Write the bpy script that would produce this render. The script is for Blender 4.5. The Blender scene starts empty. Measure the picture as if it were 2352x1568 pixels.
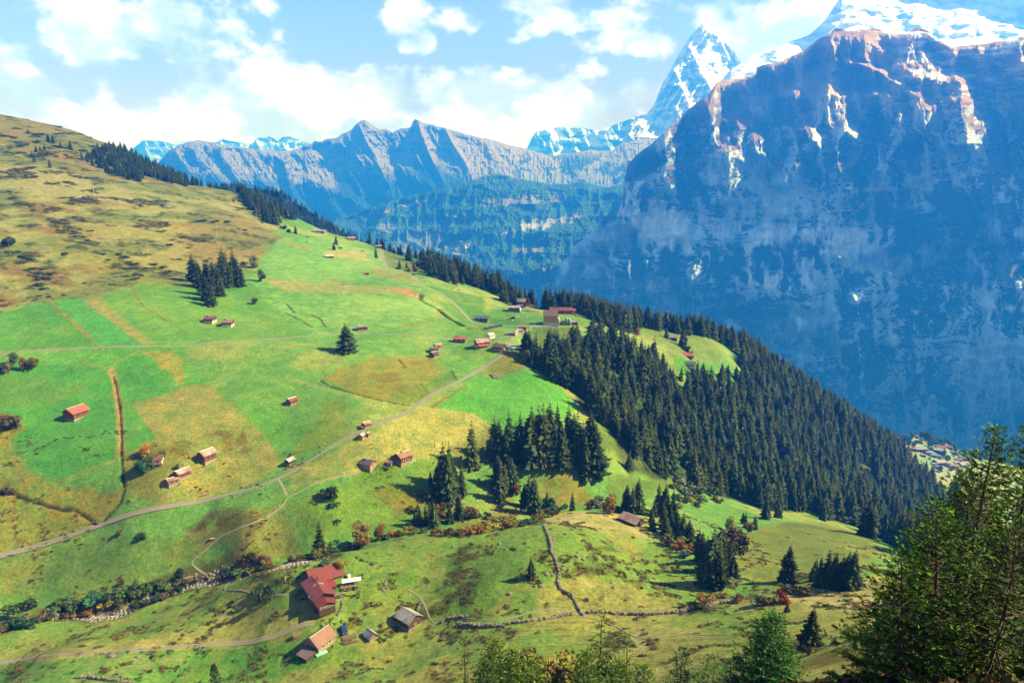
import bpy, math, random
import numpy as np
from mathutils import Vector, Matrix

# ------------------------------------------------------------------ camera, sky, sun, exposure
PITCH = math.radians(12.3)
FPX = 1568.0            # focal length measured in pixels of a 2352 px wide picture
SUN_AZ = math.radians(90.0)    # clockwise from the view direction (+Y)
SUN_EL = math.radians(40.0)
scn = bpy.context.scene
COL = scn.collection
cam_data = bpy.data.cameras.new('camera')
cam = bpy.data.objects.new('camera', cam_data)
COL.objects.link(cam)
cam.location = (0, 0, 0)
cam.rotation_euler = (math.pi / 2 - PITCH, 0, 0)
cam_data.sensor_width = 36.0
cam_data.lens = 36.0 * FPX / 2352.0
cam_data.clip_start = 0.5
cam_data.clip_end = 80000
scn.camera = cam
scn.view_settings.view_transform = 'Standard'
scn.view_settings.look = 'None'
scn.view_settings.exposure = 1.5
scn.view_settings.gamma = 1.0
scn.cycles.volume_bounces = 2
scn.cycles.max_bounces = 4
scn.cycles.diffuse_bounces = 2
scn.cycles.transparent_max_bounces = 16

sun_data = bpy.data.lights.new('sun', 'SUN')
sun_data.energy = 5.0
sun_data.angle = math.radians(0.5)
sun_data.color = (1.0, 0.94, 0.83)
sun = bpy.data.objects.new('sun', sun_data)
COL.objects.link(sun)
sdir = Vector((math.sin(SUN_AZ) * math.cos(SUN_EL), math.cos(SUN_AZ) * math.cos(SUN_EL), math.sin(SUN_EL)))
sun.rotation_euler = sdir.to_track_quat('Z', 'Y').to_euler()

# ------------------------------------------------------------------ numpy noise
def _hash(ix, iy, seed):
    h = (ix.astype(np.int64) * 374761393 + iy.astype(np.int64) * 668265263 + seed * 1274126177) & 0xffffffff
    h = ((h ^ (h >> 13)) * 1274126177) & 0xffffffff
    h = h ^ (h >> 16)
    return (h & 0xffff) / 65535.0
def vnoise(x, y, seed=0):
    ix = np.floor(x); iy = np.floor(y)
    fx = x - ix; fy = y - iy
    fx = fx * fx * fx * (fx * (fx * 6 - 15) + 10); fy = fy * fy * fy * (fy * (fy * 6 - 15) + 10)
    a = _hash(ix, iy, seed); b = _hash(ix + 1, iy, seed); c = _hash(ix, iy + 1, seed); d = _hash(ix + 1, iy + 1, seed)
    return (a + (b - a) * fx) * (1 - fy) + (c + (d - c) * fx) * fy
def fbm(x, y, octv=5, seed=0, gain=0.5, lac=2.03):
    x = np.asarray(x, float); y = np.asarray(y, float)
    s = 0; a = 1; t = 0
    ca, sa = math.cos(0.6), math.sin(0.6)
    for i in range(octv):
        s = s + a * (vnoise(x, y, seed + i * 17) * 2 - 1); t += a
        x, y = (x * ca - y * sa) * lac + 3.1, (x * sa + y * ca) * lac + 1.7
        a *= gain
    return s / t
def ridged(x, y, octv=5, seed=0, gain=0.55, lac=2.1, rot=0.0):
    s = 0; a = 1; t = 0; w = 1
    ca, sa = math.cos(rot), math.sin(rot)
    for i in range(octv):
        n = 1 - np.abs(vnoise(x, y, seed + i * 31) * 2 - 1)
        n = n * n
        s = s + a * n * w; t += a
        w = np.clip(n * 1.6, 0, 1)
        x, y = (x * ca - y * sa) * lac + 5.3, (x * sa + y * ca) * lac + 9.1
        a *= gain
    return s / t
def sstep(a, b, x):
    t = np.clip((x - a) / (b - a), 0, 1)
    return t * t * (3 - 2 * t)
def mixc(c, d, a):
    a = np.asarray(a)[..., None]
    return c * (1 - a) + np.asarray(d, float) * a
def srgb(r, g, b, k=1.0):
    def f(c):
        c /= 255.0
        return (c / 12.92 if c <= 0.04045 else ((c + 0.055) / 1.055) ** 2.4) * k
    return np.array([f(r), f(g), f(b)])

# ------------------------------------------------------------------ pixels (2352x1568) to rays; used to place things in the valley
CP, SP = math.cos(PITCH), math.sin(PITCH)
def ray(u, v):
    a = (np.asarray(u, float) - 1176) / FPX
    b = -(np.asarray(v, float) - 784) / FPX
    y = CP + SP * b
    z = -SP + CP * b
    return a / y, z / y            # k = x/Y , s = z/Y
def proj(x, y, z):
    yc = CP * y - SP * z
    zc = SP * y + CP * z
    return 1176 + FPX * x / yc, 784 - FPX * zc / yc
def unproj(u, v, Y):
    k, s = ray(u, v)
    return np.array([k * Y, Y, s * Y])

# ------------------------------------------------------------------ terrain: (pixel u, v, distance Y)
RIDGE = [(-300,200,1150),(0,262,1150),(100,283,1150),(170,300,1140),(235,325,1130),(285,341,1120),(350,378,1100),(400,402,1080),(450,422,1060),
 (500,434,1030),(560,446,1000),(620,470,970),(680,500,940),(760,536,900),(800,546,890),(845,560,880),(930,590,850),(1000,606,820),(1060,626,790),
 (1110,646,760),(1150,666,725),(1190,686,700),(1240,709,680),(1300,712,680),(1400,735,690),(1500,754,700),(1560,766,710),(1640,778,740),(1700,800,770),
 (1800,862,810),(1950,964,830),(2060,1042,840),(2140,1108,830),(2220,1180,800),(2400,1330,740),(2650,1450,700)]
CTRL = [
 # foreground slope under the viewer
 (1176,3000,2.2),(600,3000,2.2),(1800,3000,2.2),
 (1176,1690,30),(1176,1640,70),(1176,1600,110),(600,1700,60),(600,1620,120),(0,1720,60),(0,1660,130),(-200,1700,80),
 (1500,1640,60),(1500,1610,110),(1800,1640,30),(1800,1600,70),(1800,1530,110),(2050,1575,22),(2050,1545,45),(2050,1470,90),(2352,1590,12),(2352,1540,30),(2352,1480,60),(2600,1500,30),
 # lower alp
 (1400,1568,150),(1000,1568,165),(500,1568,190),(0,1568,205),(-200,1568,210),
 (1176,1500,172),(1500,1470,172),(1750,1470,150),(1650,1520,135),
 (735,1480,200),(735,1385,215),(930,1430,210),(400,1480,208),(100,1510,208),(0,1440,235),(300,1440,230),(550,1400,225),
 (1050,1430,203),(1340,1405,203),(1550,1420,192),(1690,1380,205),(1850,1380,190),(2000,1330,215),
 (1217,1325,218),(1080,1290,235),(1270,1250,238),(1400,1280,236),(1560,1280,250),(1450,1210,285),(1700,1370,212),
 (1250,1205,262),(1100,1222,270),(950,1232,262),(800,1268,246),(620,1300,236),(560,1345,232),
 (1500,1300,245),(1620,1350,222),
 # the stream
 (0,1420,250),(200,1395,252),(320,1375,255),(440,1335,262),(520,1305,266),(650,1288,270),(780,1258,276),(900,1222,284),(1050,1208,290),(1200,1192,300),(1320,1172,312),(1450,1160,325),(1600,1190,330),
 # slopes above the stream
 (0,1350,262),(200,1330,265),(0,1272,272),(230,1205,285),(450,1145,298),(640,1098,308),(655,1160,290),(560,1215,275),(460,1235,278),(300,1250,275),
 (750,1200,282),(750,1110,300),(850,1130,305),(900,1058,322),(1000,1080,325),(1100,1130,320),(1250,1130,335),(1350,1150,335),(1000,1160,305),
 (850,985,340),(930,945,362),(1040,880,400),(1165,800,455),(1185,770,500),(1240,742,570),
 (1120,975,365),(1240,1050,345),(1330,1040,360),(1200,900,410),(1300,900,425),(1330,950,405),(1420,1010,400),(1380,1080,360),
 (1140,860,430),(1060,785,490),(1180,710,640),(1105,738,600),(1290,745,575),(1340,735,600),(1250,790,520),(1330,790,530),
 # meadows on the left
 (0,1100,300),(150,1060,308),(275,1050,312),(400,1105,300),(470,1050,318),(660,1062,322),(175,958,345),(0,950,340),(270,860,385),(480,890,378),(668,928,365),
 (0,805,400),(330,795,415),(560,785,432),(795,806,432),(800,768,470),(940,770,478),(990,815,450),(800,870,395),(980,880,395),
 (0,720,450),(200,690,480),(480,745,465),(520,748,466),(490,702,500),(560,655,560),(700,720,505),(840,760,482),(900,690,560),(1000,740,520),
 (830,640,650),(950,640,660),(1000,680,610),(700,600,680),(750,590,720),(860,590,790),(780,560,820),(680,530,830),(600,510,830),(500,560,700),
 (300,600,600),(100,600,560),(0,560,580),(250,480,740),(0,440,740),(200,420,830),(450,470,860),(350,420,900),(0,380,860),(150,380,900),(250,395,940),(0,310,1000),(200,340,1030),(540,480,900),
 (-250,1200,270),(-250,950,330),(-250,700,440),(-250,450,700),(-250,330,900),
 # forest, right
 (1260,830,490),(1350,850,500),(1450,830,560),(1500,900,520),(1450,960,460),(1550,1000,500),(1500,1090,400),(1420,1110,365),(1600,1080,470),
 (1500,770,650),(1540,800,620),(1580,830,600),(1650,800,690),(1700,860,690),(1620,870,600),(1700,950,620),(1640,1020,540),
 (1700,1090,500),(1800,1020,640),(1850,1120,560),(1750,1170,430),(1950,1100,680),(1950,1200,480),(2050,1180,600),(2100,1250,480),(2200,1280,500),(2300,1350,450),
 (1650,1180,370),(1780,1215,340),(1900,1210,345),(2010,1240,330),(1720,1260,285),(1850,1300,250),(1950,1290,255),(2020,1290,270),(2150,1330,280),(2400,1450,250),
]
def _pts(lst):
    a = np.array(lst, float)
    k, s = ray(a[:, 0], a[:, 1])
    return np.stack([k * a[:, 2], a[:, 2], s * a[:, 2]], 1)
_P = np.vstack([_pts(CTRL), _pts(RIDGE)])
_L = 400.0
def _U(r2):
    return 0.5 * r2 * np.log(r2 + 1e-12)
_X = _P[:, :2] / _L
_n = len(_X)
_A = np.zeros((_n + 3, _n + 3))
_d2 = ((_X[:, None] - _X[None]) ** 2).sum(2)
_A[:_n, :_n] = _U(_d2) + np.eye(_n) * 2e-4
_A[:_n, _n] = 1; _A[:_n, _n + 1:] = _X
_A[_n, :_n] = 1; _A[_n + 1:, :_n] = _X.T
_W = np.linalg.solve(_A, np.concatenate([_P[:, 2], np.zeros(3)]))
def tps(x, y):
    x = np.asarray(x, float) / _L; y = np.asarray(y, float) / _L
    r = _W[_n] + _W[_n + 1] * x + _W[_n + 2] * y
    for i in range(_n):
        d = (x - _X[i, 0]) ** 2 + (y - _X[i, 1]) ** 2
        r = r + _W[i] * _U(d)
    return r
_rp = _pts(RIDGE)
_rk = _rp[:, 0] / _rp[:, 1]
def ridgeY(k):
    return np.interp(k, _rk, _rp[:, 1])
KN = 961
YN = 1250
KG = np.linspace(-1.15, 1.15, KN)
# row spacing: dense between 150 m and 1200 m
YG = np.concatenate([np.geomspace(1.5, 140, 150)[:-1], np.geomspace(140, 1200, 980)[:-1], np.geomspace(1200, 3000, YN - 150 - 980 + 2)])
YN = len(YG)
def build_height():
    # coarse spline, then bilinear refinement plus relief noise
    kc = np.linspace(-1.15, 1.15, 241)
    yi = np.unique(np.concatenate([np.arange(0, YN, 4), [YN - 1]]))
    yc = YG[yi]
    K, Y = np.meshgrid(kc, yc)
    R = ridgeY(K)
    Yc = np.minimum(Y, R)
    Z = tps(K * Yc, Yc)
    # refine
    Zk = np.empty((len(yi), KN))
    for i in range(len(yi)):
        Zk[i] = np.interp(KG, kc, Z[i])
    Zf = np.empty((YN, KN))
    for j in range(KN):
        Zf[:, j] = np.interp(YG, yc, Zk[:, j])
    K, Y = np.meshgrid(KG, YG)
    R = ridgeY(K)
    X = K * Y
    near = sstep(4, 60, Y)
    Zf += near * (1.3 * fbm(X / 55, Y / 55, 4, 3) + 0.45 * fbm(X / 14, Y / 14, 3, 9)) * sstep(0, 60, R - Y + 30)
    low = sstep(330, 200, Y) * near                       # hummocky pasture of the lower alp
    Zf += low * (1.3 * fbm(X / 22, Y / 22, 3, 21) + 0.35 * ridged(X / 9, Y / 9, 3, 5))
    t = np.clip(Y - R, 0, None)
    w = 60.0
    drop = np.where(t < w, t * t / (2 * w), t - w / 2) * 0.95 + 0.0 * t
    Zf = Zf - drop + sstep(60, 400, t) * 25 * fbm(X / 200, Y / 200, 4, 77)
    Zf = np.maximum(Zf, -1500 + 20 * fbm(X / 300, Y / 300, 3, 5))
    return Zf
HG = build_height()
def hgt(x, y):
    x = np.asarray(x, float); y = np.maximum(np.asarray(y, float), 1.5)
    k = np.clip(x / y, -1.149, 1.149)
    fj = (k + 1.15) / 2.3 * (KN - 1)
    fi = np.interp(y, YG, np.arange(YN))
    j = np.clip(fj.astype(int), 0, KN - 2); i = np.clip(fi.astype(int), 0, YN - 2)
    a = fj - j; b = fi - i
    return (HG[i, j] * (1 - a) + HG[i, j + 1] * a) * (1 - b) + (HG[i + 1, j] * (1 - a) + HG[i + 1, j + 1] * a) * b
_i0 = int(np.searchsorted(YG, 60))
def hit(u, v, ymin=60):
    """world point of the ground seen through pixel (u, v) (first surface met beyond ymin)"""
    k, s = ray(u, v)
    k = float(k); s = float(s)
    fj = (k + 1.15) / 2.3 * (KN - 1); j = int(fj); a = fj - j
    col = HG[:, j] * (1 - a) + HG[:, j + 1] * a
    i0 = int(np.searchsorted(YG, ymin))
    d = col - s * YG
    w = np.nonzero(d[i0:] > 0)[0]
    if len(w) == 0:       # the ray misses: take the closest approach (crest)
        i = i0 + int(np.argmax(d[i0:] / YG[i0:]))
        return np.array([k * YG[i], YG[i], col[i]])
    i = i0 + int(w[0])
    if i == 0 or d[i - 1] > 0:
        y = YG[i]
    else:
        y = YG[i - 1] + (YG[i] - YG[i - 1]) * (-d[i - 1]) / (d[i] - d[i - 1])
    return np.array([k * y, y, s * y])
# ------------------------------------------------------------------ sky with clouds
world = bpy.data.worlds.new('World')
scn.world = world
world.use_nodes = True
def N(nt, typ, **kw):
    n = nt.nodes.new(typ)
    for a, b in kw.items():
        if a == 'inp':
            for i, val in b.items():
                n.inputs[i].default_value = val
        else:
            setattr(n, a, b)
    return n
def mth(nt, op, a, b=None, c=None, clamp=False):
    n = nt.nodes.new('ShaderNodeMath'); n.operation = op; n.use_clamp = clamp
    for i, q in enumerate((a, b, c)):
        if q is None: continue
        if isinstance(q, (int, float)): n.inputs[i].default_value = q
        else: nt.links.new(q, n.inputs[i])
    return n.outputs[0]
def mixrgb(nt, fac, a, b, blend='MIX'):
    n = nt.nodes.new('ShaderNodeMix'); n.data_type = 'RGBA'; n.blend_type = blend
    for i, q in ((0, fac), (6, a), (7, b)):
        if isinstance(q, (int, float)): n.inputs[i].default_value = q
        elif hasattr(q, 'is_linked'): nt.links.new(q, n.inputs[i])
        else: n.inputs[i].default_value = (*q[:3], 1)
    return n.outputs[2]
def build_world():
    nt = world.node_tree
    for n in list(nt.nodes): nt.nodes.remove(n)
    L = nt.links.new
    sky = N(nt, 'ShaderNodeTexSky')
    sky.sky_type = 'NISHITA'; sky.sun_disc = False
    sky.sun_elevation = SUN_EL; sky.sun_rotation = SUN_AZ
    sky.altitude = 1800; sky.air_density = 1.0; sky.dust_density = 0.8; sky.ozone_density = 1.5
    tc = N(nt, 'ShaderNodeTexCoord')
    sep = N(nt, 'ShaderNodeSeparateXYZ'); L(tc.outputs['Generated'], sep.inputs[0])
    az = mth(nt, 'ARCTAN2', sep.outputs[0], sep.outputs[1])
    el = mth(nt, 'ARCSINE', sep.outputs[2])
    cmb = N(nt, 'ShaderNodeCombineXYZ'); L(az, cmb.inputs[0]); L(el, cmb.inputs[1])
    blobs = [(300,40,280,120,.85),(180,110,180,95,.5),(430,130,110,60,.5),(40,215,110,60,.45),(20,130,60,60,.4),
             (240,230,55,60,1),(330,300,180,50,.9),(480,270,140,60,.9),(690,235,200,70,1.4),(850,225,170,60,1.4),(1060,235,190,70,1.4),(1300,240,170,75,1.4),(1440,225,80,50,1),
             (850,300,680,65,1.5),(1180,290,320,60,.9),(240,320,120,40,.7),(1520,250,40,60,.8),
             (940,20,60,45,.8),(1050,50,70,25,.65),(935,108,26,14,.8),(985,100,22,22,.8),(1330,55,190,55,.7),(1230,0,170,35,.6),(1500,104,60,26,.9),(1330,160,110,22,.6),(620,18,40,30,.75),
             (1700,75,110,60,1.3),(1800,75,100,70,1.3),(1870,30,90,60,1.3),(1720,140,60,45,1.1),(1640,45,50,25,1)]
    cur = None
    for (u, v, ru, rv, w) in blobs:
        k, s = ray(u, v)
        a0 = math.atan(float(k)); e0 = math.atan2(float(s), math.sqrt(1 + float(k) ** 2))
        sub = N(nt, 'ShaderNodeVectorMath', operation='SUBTRACT'); L(cmb.outputs[0], sub.inputs[0]); sub.inputs[1].default_value = (a0, e0, 0)
        mul = N(nt, 'ShaderNodeVectorMath', operation='MULTIPLY'); L(sub.outputs[0], mul.inputs[0])
        mul.inputs[1].default_value = (FPX / ru * 1.15, FPX / rv, 0)
        ln = N(nt, 'ShaderNodeVectorMath', operation='LENGTH'); L(mul.outputs[0], ln.inputs[0])
        b = mth(nt, 'MULTIPLY_ADD', ln.outputs['Value'], -0.75 * w, 0.95 * w)
        cur = b if cur is None else mth(nt, 'SMOOTH_MAX', cur, b, 0.25)
    # background scatter for the rest of the dome
    cur = mth(nt, 'ADD', mth(nt, 'MAXIMUM', cur, -0.4), -0.02)
    scale = N(nt, 'ShaderNodeVectorMath', operation='MULTIPLY'); L(cmb.outputs[0], scale.inputs[0]); scale.inputs[1].default_value = (1, 1.5, 1)
    n1 = N(nt, 'ShaderNodeTexNoise', inp={'Scale': 8.0, 'Detail': 10.0, 'Roughness': 0.6, 'Distortion': 0.1}); L(scale.outputs[0], n1.inputs['Vector'])
    n2 = N(nt, 'ShaderNodeTexNoise', inp={'Scale': 26.0, 'Detail': 7.0, 'Roughness': 0.6}); L(scale.outputs[0], n2.inputs['Vector'])
    n3 = N(nt, 'ShaderNodeTexNoise', inp={'Scale': 11.0, 'Detail': 6.0, 'Roughness': 0.55}); 
    off = N(nt, 'ShaderNodeVectorMath', operation='ADD'); L(scale.outputs[0], off.inputs[0]); off.inputs[1].default_value = (0.02, 0.035, 3)
    L(off.outputs[0], n3.inputs['Vector'])
    d = mth(nt, 'MULTIPLY_ADD', n1.outputs[0], 3.6, -1.8)
    d = mth(nt, 'ADD', d, cur)
    d = mth(nt, 'MULTIPLY_ADD', mth(nt, 'SUBTRACT', n2.outputs[0], 0.5), 0.85, d)
    mr = N(nt, 'ShaderNodeMapRange', interpolation_type='SMOOTHSTEP'); L(d, mr.inputs[0]); mr.inputs[1].default_value = 0.1; mr.inputs[2].default_value = 0.6
    dens = mr.outputs[0]
    mr2 = N(nt, 'ShaderNodeMapRange', interpolation_type='SMOOTHSTEP'); L(n3.outputs[0], mr2.inputs[0]); mr2.inputs[1].default_value = 0.40; mr2.inputs[2].default_value = 0.58
    ccol = mixrgb(nt, mr2.outputs[0], WC['cloud_dim'], WC['cloud_lit'])
    skyc = mixrgb(nt, 1.0, sky.outputs[0], WC['sky_gain'], 'MULTIPLY')
    col = mixrgb(nt, mth(nt, 'MULTIPLY', dens, 0.93), skyc, ccol)
    bg = N(nt, 'ShaderNodeBackground'); bg.inputs[1].default_value = WC['strength']
    L(col, bg.inputs[0])
    out = N(nt, 'ShaderNodeOutputWorld'); L(bg.outputs[0], out.inputs[0])
WC = dict(cloud_dim=(4.7, 4.4, 4.9), cloud_lit=(8.8, 8.0, 9.0), sky_gain=(1.25, 0.66, 0.68), strength=0.064)
build_world()

# ------------------------------------------------------------------ haze: one box of even air round everything
def build_haze():
    x0, x1, y0, y1, z0, z1 = -11500, 13000, -600, 14700, -2200, 3350
    vs = [(x, y, z) for x in (x0, x1) for y in (y0, y1) for z in (z0, z1)]
    fs = [(0, 1, 3, 2), (4, 6, 7, 5), (0, 4, 5, 1), (2, 3, 7, 6), (0, 2, 6, 4), (1, 5, 7, 3)]
    me = bpy.data.meshes.new('haze'); me.from_pydata(vs, [], fs)
    m = bpy.data.materials.new('haze_air'); m.use_nodes = True
    nt = m.node_tree
    for n in list(nt.nodes): nt.nodes.remove(n)
    pv = N(nt, 'ShaderNodeVolumePrincipled')
    pv.inputs['Color'].default_value = HAZE['color']
    pv.inputs['Absorption Color'].default_value = (.86, .95, 1, 1)
    pv.inputs['Density'].default_value = HAZE['density']
    pv.inputs['Anisotropy'].default_value = HAZE['g']
    out = N(nt, 'ShaderNodeOutputMaterial'); nt.links.new(pv.outputs[0], out.inputs['Volume'])
    me.materials.append(m)
    o = bpy.data.objects.new('haze', me); COL.objects.link(o)
    o['kind'] = 'stuff'; o['label'] = 'pale blue haze filling the valley air in front of the mountains'; o['category'] = 'haze'
HAZE = dict(color=(0.015, 0.205, 1.0, 1), density=1.7e-4, g=0.0)
build_haze()

# ------------------------------------------------------------------ mesh helpers
def new_mesh(name, V, F, mats=(), midx=None, colr=None, smooth=False, uvless=True):
    """V: (n,3) array, F: (m,k) int array or list of tuples"""
    me = bpy.data.meshes.new(name)
    V = np.asarray(V, np.float32)
    if isinstance(F, np.ndarray):
        k = F.shape[1]; nf = len(F)
        me.vertices.add(len(V)); me.vertices.foreach_set('co', V.ravel())
        me.loops.add(nf * k); me.loops.foreach_set('vertex_index', F.ravel().astype(np.int32))
        me.polygons.add(nf); me.polygons.foreach_set('loop_start', np.arange(0, nf * k, k, dtype=np.int32))
    else:
        me.from_pydata([tuple(map(float, p)) for p in V], [], F)
    for m in mats: me.materials.append(m)
    if midx is not None: me.polygons.foreach_set('material_index', np.asarray(midx, np.int32))
    me.polygons.foreach_set('use_smooth', np.full(len(me.polygons), smooth))
    me.update(calc_edges=True)
    if colr is not None:
        at = me.color_attributes.new('Col', 'FLOAT_COLOR', 'POINT')
        c = np.ones((len(V), 4), np.float32); c[:, :3] = colr
        at.data.foreach_set('color', c.ravel())
    me.validate()
    return me
def tag(o, label=None, cat=None, group=None, kind=None):
    if label: o['label'] = label
    if cat: o['category'] = cat
    if group: o['group'] = group
    if kind: o['kind'] = kind
    return o
def link(name, me, parent=None, loc=None, rotz=None):
    o = bpy.data.objects.new(name, me); COL.objects.link(o)
    if parent is not None: o.parent = parent
    if loc is not None: o.location = tuple(map(float, loc))
    if rotz is not None: o.rotation_euler = (0, 0, rotz)
    return o
def empty(name, loc, rotz=0.0):
    return link(name, None, None, loc, rotz)
def grid_faces(nr, nc):
    i, j = np.meshgrid(np.arange(nr - 1), np.arange(nc - 1), indexing='ij')
    a = (i * nc + j).ravel()
    return np.stack([a, a + 1, a + nc + 1, a + nc], 1)

MATS = {}
def mat_plain(name, col, rough=0.8, var=0.25, scale=6.0, bump=0.0, metal=0.0, emit=None, spec=0.3, coord='Object'):
    if name in MATS: return MATS[name]
    m = bpy.data.materials.new(name); m.use_nodes = True; nt = m.node_tree
    b = nt.nodes['Principled BSDF']
    tc = N(nt, 'ShaderNodeTexCoord')
    nz = N(nt, 'ShaderNodeTexNoise', inp={'Scale': scale, 'Detail': 4.0}); nt.links.new(tc.outputs[coord], nz.inputs['Vector'])
    c = tuple(float(x) for x in col[:3])
    out = mixrgb(nt, nz.outputs[0], tuple(x * (1 - var) for x in c), tuple(min(1, x * (1 + var)) for x in c))
    nt.links.new(out, b.inputs['Base Color'])
    b.inputs['Roughness'].default_value = rough; b.inputs['Metallic'].default_value = metal
    b.inputs['Specular IOR Level'].default_value = spec
    if bump:
        bp = N(nt, 'ShaderNodeBump', inp={'Strength': bump, 'Distance': 0.05}); nt.links.new(nz.outputs[0], bp.inputs['Height']); nt.links.new(bp.outputs[0], b.inputs['Normal'])
    MATS[name] = m
    return m

# ------------------------------------------------------------------ plan shapes traced from the photograph, dropped on the terrain
def RG(x0, y0, sc):
    return lambda pts: [((x0 + x / sc) * 0.9408, (y0 + y / sc) * 0.9408) for x, y in pts]
r1 = RG(0, 250, 2.7506); r2 = RG(350, 220, 1.96); r3 = RG(1300, 0, 1.96); r4 = RG(0, 780, 2.7506); r5 = RG(700, 560, 2.904)
s1 = RG(1200, 650, 2.851); s2 = RG(650, 1000, 2.904); s3 = RG(1400, 1050, 2.851); s4 = RG(1900, 950, 2.187); s5 = RG(0, 1200, 2.94); s6 = RG(1000, 1450, 2.352)
c1 = RG(700, 1370, 5.88); c2 = RG(1040, 760, 7.84); c3 = RG(1220, 690, 9.8); c4 = RG(840, 960, 8.254); c5 = RG(120, 960, 5.345); c6 = RG(1500, 700, 7.127); c7 = RG(2150, 1030, 7.84); c8 = RG(700, 530, 4.9)
def one(R, x, y): return R([(x, y)])[0]
def plan(pts, closed=False, step=14.0):
    out = []
    n = len(pts)
    for i in range(n if closed else n - 1):
        a = pts[i]; b = pts[(i + 1) % n]
        m = max(1, int(math.hypot(b[0] - a[0], b[1] - a[1]) / step))
        for q in range(m):
            out.append((a[0] + (b[0] - a[0]) * q / m, a[1] + (b[1] - a[1]) * q / m))
    if not closed: out.append(pts[-1])
    return np.array([hit(u, v)[:2] for u, v in out])
def seg_dist(X, Y, P, closed=False):
    d = np.full(X.shape, 1e9)
    n = len(P)
    for i in range(n if closed else n - 1):
        a = P[i]; b = P[(i + 1) % n]
        ab = b - a; l2 = max(ab @ ab, 1e-9)
        t = np.clip(((X - a[0]) * ab[0] + (Y - a[1]) * ab[1]) / l2, 0, 1)
        d = np.minimum(d, np.hypot(X - a[0] - t * ab[0], Y - a[1] - t * ab[1]))
    return d
def inside(X, Y, P):
    r = np.zeros(X.shape, bool)
    n = len(P)
    for i in range(n):
        x0, y0 = P[i]; x1, y1 = P[(i + 1) % n]
        if y0 == y1: continue
        c = ((Y < y0) != (Y < y1)) & (X < (x1 - x0) * (Y - y0) / (y1 - y0) + x0)
        r ^= c
    return r
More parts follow.
